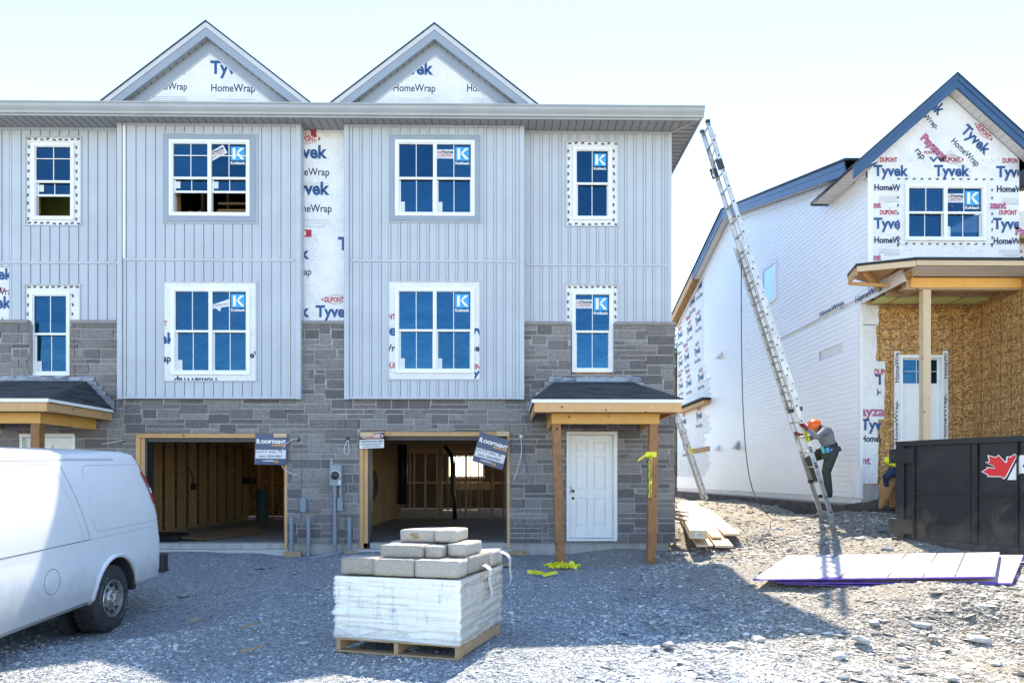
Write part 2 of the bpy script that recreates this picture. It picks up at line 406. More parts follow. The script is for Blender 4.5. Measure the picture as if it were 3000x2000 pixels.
M['tan_trousers'] = vary((.30,.15,.055), (.42,.22,.085), 10, .9, .5, 14, .02)('tan_trousers')
M['navy_shirt'] = vary((.015,.025,.06), (.03,.045,.09), 10, .9, .5, 14, .02)('navy_shirt')
M['skin'] = mat('skin', (.32,.16,.10), .55)
M['orange'] = mat('orange_helmet', (.85,.14,.01), .3)
M['red_glove'] = vary((.35,.012,.015), (.12,.01,.01), 30, .8)('red_glove')
M['boot'] = mat('boot', (.03,.028,.028), .7)
M['teal'] = mat('teal_plastic', (.10,.45,.42), .5)
M['lblue'] = mat('blue_plastic', (.10,.30,.55), .5)
M['roll'] = vary((.06,.10,.12), (.10,.15,.17), 8, .6)('membrane_roll')
M['wire'] = mat('white_wire', (.6,.62,.64), .5)
M['bwire'] = mat('blue_wire', (.04,.10,.35), .5)
# ------------------------------------------------------------------ text
_tc = {}
def text_mesh(s, bold=0.0):
    k = (s, bold)
    if k not in _tc:
        c = bpy.data.curves.new('t', 'FONT'); c.body = s; c.size = 1; c.offset = bold; c.resolution_u = 3
        o = bpy.data.objects.new('t', c); S.collection.objects.link(o)
        dg = bpy.context.evaluated_depsgraph_get(); me = o.evaluated_get(dg).to_mesh()
        vs = [v.co.copy() for v in me.vertices]; fs = [tuple(p.vertices) for p in me.polygons]
        o.evaluated_get(dg).to_mesh_clear(); bpy.data.objects.remove(o); bpy.data.curves.remove(c)
        _tc[k] = (vs, fs, min(v.x for v in vs), max(v.x for v in vs), min(v.y for v in vs), max(v.y for v in vs))
    return _tc[k]
def put_text(mb, s, org, width, xd=(1,0,0), up=(0,0,1), bold=.02, height=None, ctr=False, clip=None):
    """text whose lower-left corner is org, scaled to width (and optionally height)"""
    vs, fs, x0, x1, y0, y1 = text_mesh(s, bold)
    sx = width/(x1-x0); sy = sx if height is None else height/(y1-y0)
    xd = Vector(xd).normalized(); up = Vector(up).normalized(); org = Vector(org)
    if ctr: org = org-xd*width/2
    P = [org+xd*(v.x-x0)*sx+up*(v.y-y0)*sy for v in vs]
    mb.add(P, fs, .5)
# ================================================================== HOUSE 1 (row of grey townhouses)
YW, YB, YS, YE = 13.0, 12.8, 12.9, 12.40      # recessed wall, bay, stone face, gutter line
def cells(x0, x1, z0, z1, holes):
    xs = sorted({x0, x1, *[min(max(h[i], x0), x1) for h in holes for i in (0, 1)]})
    out = []
    for a, b in zip(xs, xs[1:]):
        if b-a < 1e-4: continue
        m = (a+b)/2
        hz = sorted([(max(h[2], z0), min(h[3], z1)) for h in holes if h[0] <= m <= h[1] and h[3] > z0 and h[2] < z1])
        z = z0
        for p, q in hz:
            if p > z+1e-4: out.append((a, b, z, p))
            z = max(z, q)
        if z < z1-1e-4: out.append((a, b, z, z1))
    return out
def wall_x(mb, x0, x1, z0, z1, y0, y1, holes=()):
    for a, b, c, d in cells(x0, x1, z0, z1, holes): mb.box(a, b, y0, y1, c, d, .5)
ZT = gz(378, YW, 500); ZL = gz(943, YS, 1000); ZBB = gz(1168, YB, 900); ZJ = 4.11+CZ; ZSB = gz(1590, YS)
XL = -13.5; XR = gx(1967, YW); XRS = gx(1974, YS)
B1 = (gx(345, YB), gx(882, YB)); B2 = (gx(1009, YB), gx(1536, YB))
ZSLAB = gz(1606, YS)
house = thing('townhouse_row', (-4.5, 13, -0.2), 'long grey board-and-batten townhouse row with stone base and two gables, under construction', 'townhouse')
def rect(px0, py0, px1, py1, Y):
    m = (px0+px1)/2
    return (gx(px0, Y), gx(px1, Y), gz(py1, Y, m), gz(py0, Y, m))
# openings (x0,x1,z0,z1)
W = {
 1: (rect(95, 420, 219, 645, YW), rect(78, 404, 238, 660, YW), YW, 1),
 2: (rect(497, 411, 733, 634, YB), rect(479, 394, 752, 652, YB), YB, 2),
 3: (rect(503, 843, 733, 1098, YB), rect(481, 828, 750, 1114, YB), YB, 2),
 4: (rect(1158, 412, 1391, 634, YB), rect(1141, 396, 1407, 650, YB), YB, 2),
 5: (rect(1158, 843, 1390, 1093, YB), rect(1140, 826, 1405, 1110, YB), YB, 2),
 6: (rect(1678, 432, 1792, 645, YW), rect(1660, 416, 1811, 662, YW), YW, 1),
 7: (rect(1675, 852, 1796, 1091, YW), rect(1658, 835, 1810, 1094, YW), YW, 1),
 8: (rect(89, 856, 207, 1101, YW), rect(76, 836, 235, 1104, YW), YW, 1)}
G1 = (gx(397, YS), gx(842, YS), -9, gz(1269, YS, 600)); G2 = (gx(1052, YS), gx(1494, YS), -9, gz(1264, YS, 1270))
D1 = (gx(1659, YS), gx(1809, YS), gz(1584, YS, 1735), gz(1265, YS, 1735))
D2 = (gx(58, YS), gx(222, YS), D1[2], gz(1272, YS, 140))
hw = [W[i][0] for i in W]; hb = [W[i][1] for i in W]
def inner(r, m=.03): return (r[0]+m, r[1]-m, r[2]+m, r[3]-m)
# structure: sheathing wall behind everything, with real openings
mb = MB(); hol = [inner(W[i][0]) for i in W]+[G1, G2, inner(D1), inner(D2)]
wall_x(mb, XL, XR-.03, ZSLAB-.5, ZT, 13.03, 13.18, hol)
mb.build('sheathing', M['osb'], house)
# house wrap behind: visible where siding is missing
mb = MB()
wall_x(mb, XL, XR-.01, ZL-.1, ZT+.1, 13.005, 13.029, [inner(W[i][0]) for i in W])
for (a, b) in (B1, B2): wall_x(mb, a+.02, b-.02, ZBB+.02, ZT+.1, YB+.012, 13.004, [inner(W[i][0]) for i in (2,3,4,5)])
wrap = mb.build('house_wrap', M['wrap'], house)
# siding with battens
sp = .181; SLOT_SHADE = mat('siding_slot_shade', (.34,.375,.425), .8)  # slot backing coloured darker to stand in for shadow beside the battens
def siding(name, x0, x1, z0, z1, Y, holes, wins, first):
    mb = MB()
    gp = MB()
    for za, zb in ((z0, ZJ-.02), (ZJ+.02, z1)):
        if zb <= za: continue
        sl_ = []; x = first
        while x < x1-.03:
            if x > x0+.02: sl_ += [(x+.019, x+.029, za+.012, zb-.012), (x-.026, x-.019, za+.012, zb-.012)]
            x += sp
        wall_x(mb, x0, x1, za, zb, Y, Y+.0095, list(holes)+sl_)
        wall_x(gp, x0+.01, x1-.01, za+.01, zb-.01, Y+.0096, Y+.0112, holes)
        x = first
        while x < x1-.02:
            if x > x0+.01:
                for c in cells(x-.02, x+.02, za+.012, zb-.012, [(h[0]-.03, h[1]+.03, h[2]-.03, h[3]+.03) for h in holes]):
                    if abs((c[1]-c[0])-.04) < 1e-3:
                        mb.box(x-.019, x+.019, Y-.014, Y+.002, c[2], c[3], .3)
            x += sp
    wall_x(mb, x0+.03, x1-.03, ZJ-.022, ZJ+.022, Y-.016, Y+.008, holes)          # belt joint
    absorb(mb.build('siding_panel', M['siding'], house), gp, SLOT_SHADE)
    mb = MB()
    wall_x(mb, x0, x1, z1-.045, z1, Y-.02, Y-.001)                                    # top J trim
    for h in wins:                                                                # J channel round window fields
        for a in ((h[0]-.022, h[0], h[2]-.022, h[3]+.022), (h[1], h[1]+.022, h[2]-.022, h[3]+.022)): mb.box(a[0], a[1], Y-.022, Y+.004, max(a[2], z0), a[3])
        mb.box(h[0]+.001, h[1]-.001, Y-.021, Y+.004, h[3], h[3]+.022)
        if h[2] > z0+.1: mb.box(h[0]+.001, h[1]-.001, Y-.021, Y+.004, h[2]-.022, h[2])
    mb.build('siding_trim', M['siding'], house)
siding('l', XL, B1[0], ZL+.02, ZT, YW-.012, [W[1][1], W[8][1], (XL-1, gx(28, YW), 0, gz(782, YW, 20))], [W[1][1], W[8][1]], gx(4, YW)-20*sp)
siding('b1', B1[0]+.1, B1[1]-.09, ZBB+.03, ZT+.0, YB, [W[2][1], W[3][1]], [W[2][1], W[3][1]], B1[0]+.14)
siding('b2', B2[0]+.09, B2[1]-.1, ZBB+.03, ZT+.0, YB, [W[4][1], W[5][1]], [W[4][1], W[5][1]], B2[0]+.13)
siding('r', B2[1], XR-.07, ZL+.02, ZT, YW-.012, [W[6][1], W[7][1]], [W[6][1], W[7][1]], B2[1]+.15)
mb = MB()
for (a, b) in (B1, B2):      # bay corner boards + returns + underside
    for x in (a, b-.09):
        mb.box(x, x+.09, YB-.03, 13.0, ZBB-.01, ZT, .5)
    mb.box(a+.09, b-.09, YB-.024, YB+.0, ZBB-.002, ZBB+.03)
    mb.box(a+.091, b-.091, YB+.013, 12.99, ZBB-.0, ZBB+.018)
mb.box(XR-.07, XR, YW-.035, YW+.10, ZL+.02, ZT)
mb.box(XR-.105, XR-.072, YW-.025, YW-.01, ZL+.02, ZT-.05)
mb.each('corner_board', M['siding'], house, bevel=.004)
mb = MB(); mb.box(B1[0]+.105, B1[0]+.145, YB-.02, YB-.001, ZJ+.02, ZT-.05)       # perforated unfinished corner strip
mb.build('corner_strip', M['white'], house)
# -------------------------------------------------- ashlar stone
def ashlar(regions, holes, x0, x1, z0, z1, Y, mod=.094, cw=.105):
    nx = int((x1-x0)/cw); nzr = int(round((z1-z0)/mod)); mod = (z1-z0)/nzr; cw = (x1-x0)/nx
    occ = np.zeros((nzr, nx), bool); rr = random.Random(5)
    mb = MB()
    def ok(i, j):
        return 0 <= i < nzr and 0 <= j < nx and not occ[i, j]
    for i in range(nzr):
        for j in range(nx):
            if occ[i, j]: continue
            wq = rr.choice((3, 3, 4, 4, 5, 6)); hq = rr.choice((1, 1, 2, 2, 2))
            if hq == 1: wq = rr.choice((3, 4, 5, 6, 7))
            if hq == 2 and i+1 >= nzr: hq = 1
            ww = 0
            while ww < wq and ok(i, j+ww): ww += 1
            if hq == 2:
                k = 0
                while k < ww and ok(i+1, j+k): k += 1
                if k < ww: ww = k if k >= 2 else ww; hq = 2 if k >= 2 else 1
            if j+ww < nx and not occ[i, j+ww] and (j+ww+1 >= nx or occ[i, j+ww+1]) and ww < 5 and hq == 1: ww += 1
            occ[i:i+hq, j:j+ww] = True
            def jx(c): return x0+c*cw+((hash((c*7919+i//2*104729) & 0xffff) % 100)/100-.5)*.05*(0 < c < nx)
            a, b = jx(j), jx(j+ww); c, d = z0+i*mod, z0+(i+hq)*mod
            tn = rr.random(); g = .005; dep = rr.uniform(.018, .034)
            for (p, q, r_, s_) in cells(a+g, b-g, c+g, d-g, holes):
                if q-p < .015 or s_-r_ < .015: continue
                # slightly irregular pillowed stone
                n = max(2, int((q-p)/.09)); V = []; Fc = []
                e = .010
                P = []
                for kk in range(n+1):
                    t = kk/n; x = p+(q-p)*t
                    jz = rr.uniform(-.003, .003)
                    P.append((x, r_+jz, s_+rr.uniform(-.003, .003)))
                for kk, (x, zl, zh) in enumerate(P):
                    xi = x+(e if kk == 0 else -e if kk == n else 0)
                    yy = Y-dep+rr.uniform(-.004, .004)
                    V += [(x, Y, zl), (xi, yy, zl+e), (xi, yy+rr.uniform(-.006, .004), (zl+zh)/2), (xi, yy, zh-e), (x, Y, zh)]
                for kk in range(n):
                    for m_ in range(4):
                        A = kk*5+m_; Fc.append((A, A+5, A+6, A+1))
                Fc += [(0, 1, 2, 3, 4), (n*5+4, n*5+3, n*5+2, n*5+1, n*5)]
                mb.add(V, Fc, tn)
    return mb
W7s = (gx(1673, YS), gx(1798, YS), gz(1096, YS, 1735), 9); W8s = (gx(88, YS), gx(209, YS), gz(1105, YS, 140), 9)
sh = [G1, G2, D1, D2, W7s, W8s,
      (B1[0]+.01, B1[1]-.01, ZBB+.03, 9), (B2[0]+.01, B2[1]-.01, ZBB+.03, 9)]
mb = ashlar(None, sh, XL, XRS, ZSB, ZL-.05, YS)
# quoins returning on the right side
for i in range(int((ZL-.05-ZSB)/.188)):
    z = ZSB+i*.188; mb.box(XRS-.002, XRS+.022, YS-.02, YS+(.30 if i % 2 else .5), z+.006, z+.182, random.random())
mb.build('stone_veneer', M['stone'], house)
mb = MB()
wall_x(mb, XL, XRS, ZSB, ZL-.05, YS-.012, YS+.04, [G1, G2, D1, D2, W7s, W8s, (B1[0]+.05, B1[1]-.05, ZBB+.06, 9), (B2[0]+.05, B2[1]-.05, ZBB+.06, 9)])
wall_x(mb, XL, XRS, ZSB, ZL-.05, YS+.04, 13.0, [G1, G2, inner(D1), inner(D2), inner(W7s, 0.0), inner(W8s, 0.0)])
mb.build('mortar_backing', M['mortar'], house)
mb = MB()
for (a, b) in ((XL, W8s[0]-.02), (W8s[1]+.005, B1[0]), (B1[1], B2[0]), (B2[1], W7s[0]-.005), (W7s[1]+.02, XRS+.03)):
    mb.box(a, b, YS-.05, 12.99, ZL-.05, ZL+.015)
for w_ in (W7s, W8s): mb.box(w_[0]-.0, w_[1]+.0, YS-.05, YS+.09, w_[2]-.055, w_[2]-.002)
mb.each('stone_cap', M['cap'], house, bevel=.006)
mb = MB()
G1f = (G1[0]-.02, G1[1]+.05, ZSLAB-3, ZSLAB); G2f = (G2[0]-.02, G2[1]+.05, ZSLAB-3, ZSLAB)
wall_x(mb, XL, XRS-.09, ZSB-1.2, ZSB-.001, YS+.03, 13.25, [G1f, G2f])
mb.build('foundation', M['concrete'], house)
# -------------------------------------------------- windows
def twin(idx, sash_open=False, deep=.05, stick=(), pads=()):
    r, brd, Y, n = W[idx]
    x0, x1, z0, z1 = r; fw = .058; Yf = Y-.035
    mb = MB()
    def frame(a, b, c, d, wd, ya, yb):
        mb.box(a, a+wd, ya, yb, c, d); mb.box(b-wd, b, ya, yb, c, d)
        mb.box(a+wd, b-wd, ya, yb, c, c+wd); mb.box(a+wd, b-wd, ya, yb, d-wd, d)
    frame(x0, x1, z0, z1, fw, Yf, Y+.06)
    frame(x0+fw, x1-fw, z0+fw, z1-fw, .018, Yf+.014, Y+.07)
    xs = [(x0+fw+.018, x1-fw-.018)] if n == 1 else [(x0+fw+.018, (x0+x1)/2-.035), ((x0+x1)/2+.035, x1-fw-.018)]
    if n == 2: mb.box((x0+x1)/2-.035, (x0+x1)/2+.035, Yf+.004, Y+.065, z0+fw, z1-fw)
    zl, zh = z0+fw+.018, z1-fw-.018; zm = (zl+zh)/2
    pan = []
    for (a, b) in xs:
        m = (a+b)/2
        # upper sash in front
        mb.box(a, b, Y-.012, Y+.02, zm-.022, zm+.022)
        mb.box(m-.007, m+.007, Y-.004, Y+.014, zm+.022, zh)
        pan.append((a, b, zm+.02, zh, Y+.012))
        if sash_open:
            zo = zl+(zm-zl)*.62
            mb.box(a, b, Y+.026, Y+.05, zo-.02, zo+.02); mb.box(m-.007, m+.007, Y+.03, Y+.045, zo, zm-.02)
            mb.box(a, b, Y-.008, Y+.0, zm+(zh-zm)*.66-.009, zm+(zh-zm)*.66+.009)
            mb.box(a, a+.022, Y+.027, Y+.05, zo, zm-.02)
            pan.append((a, b, zo, zm-.02, Y+.046))
        else:
            mb.box(a, a+.025, Y+.024, Y+.05, zl, zm-.022); mb.box(b-.015, b, Y+.024, Y+.05, zl, zm-.022)
            mb.box(a+.025, b-.015, Y+.0245, Y+.05, zl, zl+.018)
            mb.box(m-.007, m+.007, Y+.03, Y+.044, zl+.018, zm-.022)
            pan.append((a, b, zl, zm-.02, Y+.042))
    f = mb.build('window', M['white'], house, bevel=.003)
    for (a, b, c, d, yy) in pan:
        q = MB(); q.box(a, b, yy, yy+.006, c, d); q.build('pane', M['glass'], f)
    # retailer / maker stickers on the upper sashes
    a, b = xs[-1]; wd = (b-a)/2; k0 = b-wd+.03; ks = wd-.06
    if 'K' in stick:
        zt = zh-.04; q = MB(); yq = Y+.006
        q.box(k0, k0+ks, yq, yq+.003, zt-ks, zt); q.build('sticker', M['k_blue'], f)
        q = MB()
        for P in ([(.14,.1),(.34,.1),(.34,.9),(.14,.9)], [(.36,.52),(.70,.9),(.97,.9),(.36,.42)], [(.36,.56),(.55,.56),(.98,.1),(.74,.1)]):
            q.prism([(k0+u*ks, yq-.002, zt-ks+v*ks) for u, v in P], (0, .0015, 0))
        put_text(q, 'Kohltech', (k0, yq-.002, zt-ks-.075), ks, bold=.03)
        q.build('lettering', M['white_ink'], f)
    if 'H' in stick or 'h' in stick or 't' in stick:
        zt = zh-.05; yq = Y+.0065; hx0 = k0-ks-.10
        ang = 0 if 'H' in stick else (.5 if 'h' in stick else .16)
        ux, uz = math.cos(ang), math.sin(ang); vx, vz = -uz, ux
        o0 = Vector((hx0, yq, zt-.21-(.06 if ang else 0)))
        U = Vector((ux, 0, uz)); V_ = Vector((vx, 0, vz)); L, H = ks+.08, .17
        q = MB()
        if 't' in stick: q.prism([o0, o0+U*L, o0+U*L+V_*H*.8, o0+V_*H*.45, ], (0, .002, 0)); q.prism([o0+U*L*.2, o0+U*L*.4-V_*.07, o0+U*L*.5], (0, .002, 0))
        else: q.prism([o0, o0+U*L, o0+U*L+V_*H, o0+V_*H], (0, .002, 0))
        q.build('sticker', M['sticker'], f)
        q = MB(); yy = Vector((0, -.002, 0))
        if 't' not in stick:
            q.prism([o0+U*(.03)+V_*.09+yy, o0+U*.09+V_*.09+yy, o0+U*.09+V_*.14+yy, o0+U*.03+V_*.14+yy], (0, .001, 0)); q.build('emblem', M['red_ink'], f)
            q = MB(); put_text(q, 'h', o0+U*.045+V_*.098+yy*2, .03, U, V_, .03); q.build('lettering', M['white_ink'], f)
            q = MB(); put_text(q, 'Home', o0+U*.105+V_*.095+yy, L-.13, U, V_, .03); q.build('lettering', M['black_ink'], f)
            q = MB(); put_text(q, 'building centre', o0+U*.03+V_*.02+yy, L-.07, U, V_, .01); put_text(q, 'hardware', o0+U*.10+V_*.06+yy, L-.14, U, V_, .01); q.build('lettering', M['red_ink'], f)
        else:
            q = MB(); put_text(q, 'building centre', o0+U*.06+V_*.03+yy, L-.08, U, V_, .01); q.build('lettering', M['red_ink'], f)
    for (i, w_) in pads:
        a, b = xs[i]; q = MB(); z = zl+.02 if not sash_open else zm-.18
        q.box(a+.02, a+.02+w_, Y+.03, Y+.036, z, z+.19 if not sash_open else z+.13); q.build('paper_tag', M['sticker'], f)
    return f
twin(1, True, stick='', pads=[(0, .10)])
twin(2, True, stick='Kh', pads=[(0, .09), (1, .09)])
twin(3, stick='Kt', pads=[(0, .09)])
twin(4, stick='KH', pads=[(0, .08), (1, .08)])
twin(5, stick='K', pads=[(0, .08), (1, .08)])
twin(6, stick='K'); twin(7, stick='KH'); twin(8, pads=[(0, .10)])
# trim boards round the two finished windows, wrap/tape fields round the others
def ring(mb, o, i, y0, y1):
    mb.box(o[0], i[0], y0, y1, o[2], o[3]); mb.box(i[1], o[1], y0, y1, o[2], o[3])
    mb.box(i[0], i[1], y0+.0005, y1, o[2], i[2]); mb.box(i[0], i[1], y0+.0005, y1, i[3], o[3])
for i in (2, 4):
    mb = MB(); ring(mb, inner(W[i][1], .004), W[i][0], YB-.028, YB+.01); mb.each('window_trim', M['trim'], house, bevel=.003)
for i in (1, 6, 7, 8, 3, 5):
    o = W[i][1]; o = (o[0], o[1], max(o[2], ZL+.016) if i in (7, 8) else o[2], o[3])
    Y = W[i][2]
    mb = MB(); ii = (W[i][0][0], W[i][0][1], max(W[i][0][2], o[2]) , W[i][0][3])
    ring(mb, o, ii, Y-.006, Y+.006)
    tp = mb.build('flashing_tape', M['wrap'], house)
    q = MB(); cx = W[i][0]
    if i in (1, 6, 7, 8):
        def mk(x, z, hor):
            a = random.uniform(-.3, .3)
            if hor: put_text(q, '3M', (x, Y-.0075, z), .062, (math.cos(a), 0, math.sin(a)), (-math.sin(a), 0, math.cos(a)), .06)
            else: put_text(q, '3M', (x, Y-.0075, z), .062, (-math.sin(a), 0, -math.cos(a)), (math.cos(a), 0, -math.sin(a)), .06)
        n = int((o[1]-o[0])/.125)
        for k in range(n+1):
            x = o[0]+.03+k*(o[1]-o[0]-.11)/n
            mk(x, o[3]-.055, True)
            if i in (1, 6): mk(x, o[2]+.018, True)
        n = int((o[3]-o[2])/.14)
        for k in range(1, n):
            z = o[2]+k*(o[3]-o[2])/n
            mk(o[0]+.02, z, False); mk(cx[1]+.018, z, False)
        q.build('lettering', M['black_ink'], tp)
# -------------------------------------------------- wrap printing
def clip_text(s, x, z, wd, Y, ink, xr=None, xd=(1,0,0), up=(0,0,1), bold=.03):
    q = MB(); put_text(q, s, (x, Y, z), wd, xd, up, bold)
    return q
def printblock(D, x, z, s, Y, parts='DTHL', xd=(1,0,0), up=(0,0,1), smear=False):
    """one repeat of the wrap print; (x,z) = lower left of 'Tyvek', s = its width"""
    X = Vector(xd).normalized(); U = Vector(up).normalized(); o = Vector((x, Y, z)) if not isinstance(x, Vector) else x
    if 'T' in parts: put_text(D['b'], 'Tyvek', o, s, X, U, .035, height=s*.42); put_text(D['k'], '.', o+X*s*1.02+U*s*.08, s*.02, X, U)
    if 'H' in parts: put_text(D['n'], 'HomeWrap', o+X*s*.02-U*s*.37, s*1.03, X, U, .012, height=s*.24)
    if 'D' in parts:
        put_text(D['r'], 'DUPONT', o+X*s*.24+U*s*.50, s*.50, X, U, .03, height=s*.14)
        for sg, a in ((-1, .19), (1, .79)):
            c = o+X*s*a+U*s*.57
            D['r'].add([c-U*s*.045, c+X*sg*s*.05, c+U*s*.045], [(0,1,2)] if sg > 0 else [(0,2,1)])
        for k in range(9):
            t = k/8; h = .085*math.sin(math.pi*t)
            for sg in (1, -1):
                c = o+X*s*(.21+.56*t)+U*s*(.57+sg*(.03+h)); D['r'].add([c, c+X*s*.065, c+X*s*.065+U*s*.012, c+U*s*.012], [(0,1,2,3)])
    if 'L' in parts:
        for k in range(3):
            c = o+X*s*.15-U*s*(.50+k*.05); D['k'].add([c, c+X*s*.9, c+X*s*.9+U*s*.008, c+U*s*.008], [(0,1,2,3)])
        put_text(D['k'], 'Call 1-800 tyvek.ca/homewrap', o+X*s*.30-U*s*.68, s*.6, X, U, .0)
def newD(): return {'b': MB(), 'n': MB(), 'r': MB(), 'k': MB(), 'p': MB()}
def flush(D, parent):
    for k, m_ in (('b', 'blue_ink'), ('n', 'navy_ink'), ('r', 'red_ink'), ('k', 'grey_ink'), ('p', 'purple_ink')):
        if D[k].v: D[k].build('lettering', M[m_], parent)
D = newD(); Yp = 13.002
for (px, py, s, pr) in ((836, 476, .80, 'DTHL'), (843, 583, .80, 'THL'), (793, 770, .74, 'TH'), (925, 940, .72, 'DTH'), (790, 940, .76, 'TH'), (990, 745, .8, 'DT')):
    x = gx(px, Yp); z = gz(py, Yp, px); printblock(D, x, z, s, Yp, pr)
for (px, py, s, pr) in ((-80, 915, .74, 'DTH'), (-70, 830, .7, 'TH')):
    x = gx(px, Yp); z = gz(py, Yp, max(px, 0)); printblock(D, x, z, s, Yp, pr)
for (px, py, hgt) in ((896, 378, 20), (882, 667, 27)):      # red retailer emblem on the wrap
    x = gx(px, Yp); z = gz(py+hgt, Yp, px); a = .20
    D['r'].add([(x, Yp, z), (x+a, Yp, z), (x+a, Yp, z+.14), (x, Yp, z+.14)], [(0,1,2,3)])
for k in range(60):
    x = random.uniform(B1[1]+.05, B2[0]-.05); z = ZL+.2+random.random()*3.5; x = gx(925, Yp)+random.gauss(0, .035) if k % 4 else x
    D['k'].add([(x, Yp, z), (x+.013, Yp, z), (x+.013, Yp, z+.013), (x, Yp, z+.013)], [(0,1,2,3)])
flush(D, house)
q = MB(); 
for (px, py) in ((898, 397), (884, 690)): put_text(q, 'h', (gx(px, Yp), Yp-.002, gz(py, Yp, px)), .08, bold=.06)
q.build('lettering', M['white_ink'], house)
D = newD(); Yq = YB-.0085
def clipped(x0, x1, z0, z1): return (x0, x1, z0, z1)
def put_clipped(D, ink, s, x, z, wd, hgt, win, Y, xd=(1,0,0), up=(0,0,1)):
    q = MB(); put_text(q, s, (x, Y, z), wd, xd, up, .035, height=hgt)
    vs = q.v
    for f in q.f:
        P = [Vector((vs[i][0], vs[i][2])) for i in f]
        for (ax, lim, sg) in ((0, win[0], 1), (0, win[1], -1), (1, win[2], 1), (1, win[3], -1)):
            O = []
            for i in range(len(P)):
                a, b = P[i-1], P[i]; da, db = sg*(a[ax]-lim), sg*(b[ax]-lim)
                if (da >= 0) != (db >= 0): O.append(a+(b-a)*(da/(da-db)))
                if db >= 0: O.append(b)
            P = O
            if len(P) < 3: break
        if len(P) >= 3: D[ink].add([(p.x, Y, p.y) for p in P], [tuple(range(len(P)))])
for i, items in ((3, [('b', 'Tyvek', -.50, .62, .72, .28), ('n', 'HomeWrap', -.62, .30, .75, .18), ('r', 'DUPONT', -.3, 1.02, .36, .10), ('n', 'HomeWrap', 1.28, .38, .8, .17)]),
                 (5, [('b', 'Tyvek', -.42, .75, .72, .28), ('n', 'HomeWrap', -.5, .48, .75, .17), ('r', 'DUPONT', -.28, 1.12, .40, .11), ('r', 'DUPONT', -.08, .2, .5, .11), ('b', 'Tyvek', 1.36, .75, .72, .28), ('n', 'HomeWrap', 1.3, .48, .8, .18), ('r', 'POINT', 1.42, .18, .4, .11), ('b', 'Tyvek', 1.42, .0, .7, .2)])):
    o, c = W[i][1], W[i][0]
    for (ink, s, dx, dz, wd, hh) in items:
        for wn in ((o[0], c[0], o[2], o[3]), (c[1], o[1], o[2], o[3])):
            put_clipped(D, ink, s, o[0]+dx, o[2]+dz, wd, hh, wn, Yq)
o, c = W[3][1], W[3][0]
put_clipped(D, 'n', 'HomeWrap', c[0]+.85, o[2]+.085, .80, .16, (o[0], o[1], o[2], c[2]), Yq, (-1,0,0), (0,0,-1))
flush(D, house)
# -------------------------------------------------- eaves: soffit, fascia, gutter, main roof
XE = gx(2066, YE); ZS = ZT+.0; YF = 12.50; XF = gx(2052, YF)
mb = MB(); g = MB()
def soff(x0, x1, y0, y1): mb.box(x0, x1, y0, y1, ZT+.003, ZT+.03)
soff(XL, XF, YF, 13.2); soff(XR-.3, XF, 13.2, 24.0)
x = XL
while x < XF:
    yb = 12.8 if (B1[0] < x < B1[1] or B2[0] < x < B2[1]) else 13.0
    if x > XR: yb = YF+.04+(XF-x)*.98
    if yb > YF+.05: g.box(x-.004, x+.004, YF+.02, yb, ZT-.0015, ZT+.004)
    x += .151
y = 13.1-.0
for k in range(60):
    yy = YF+.1+k*.151
    xa = max(XR, XF-(yy-YF)*.98) if yy < 13.05 else XR
    g.box(xa, XF-.02, yy-.004, yy+.004, ZT-.0015, ZT+.004)
absorb(mb.build('soffit', M['soffit'], house), g, M['groove'])
mb = MB(); mb.obox((XR-.02, 13.0, ZT-.002), (XF-.02, YF+.03, ZT-.002), .05, .02); 
mb.box(XL, XF+.02, YF-.02, YF+.004, ZT-.035, ZT+.17); mb.box(XF-.003, XF+.022, YF-.02, 24, ZT-.036, ZT+.17)
mb.build('fascia', M['gutter'], house)
mb = MB()
prof = [(0, 0), (-.02, 0), (-.035, .004), (-.045, .03), (-.075, .055), (-.095, .075), (-.10, .085), (-.10, .12), (-.115, .125), (-.12, .13), (-.12, .145), (-.105, .145), (-.10, .135), (0, .13)]
def gut(p0, p1, outx, outy):
    n = len(prof); V = []
    for (px_, py_) in (p0, p1):
        for (o_, h_) in prof: V.append((px_+outx*-o_*1.0, py_+outy*-o_, ZT-.005+h_*1.25))
    mb.add(V, [(i, i+1, n+i+1, n+i) for i in range(n-1)]+[tuple(range(n)), tuple(range(2*n-1, n-1, -1))])
gut((XL, YF-.021), (XF+.05, YF-.021), 0, -1)
mb.build('gutter', M['gutter'], house)
ZG = ZT+.17
mb = MB()      # main hip roof (low pitch), shingle courses as steps are not visible from the yard
YR0, YR1 = YF-.03, 24.5; ym = (YR0+YR1)/2; zr = ZG+(ym-YR0)*.30
xr_ = XF+.03; hipx = xr_-(ym-YR0)
for a, b in (((XL, YR0, ZG), (xr_, YR0, ZG)),):
    mb.quad((XL, YR0, ZG), (xr_, YR0, ZG), (hipx, ym, zr), (XL, ym, zr)); mb.quad((XL, YR1, ZG), (XL, ym, zr), (hipx, ym, zr), (xr_, YR1, ZG)); mb.quad((xr_, YR0, ZG), (xr_, YR1, ZG), (hipx, ym, zr))
mb.quad((XL, YR0, ZG), (XL, YR1, ZG), (XL, ym, zr)); mb.quad((XL, YR0, ZG-.01), (XL, YR1, ZG-.01), (xr_, YR1, ZG-.01), (xr_, YR0, ZG-.01))
mb.build('roof', M['shingle'], house)
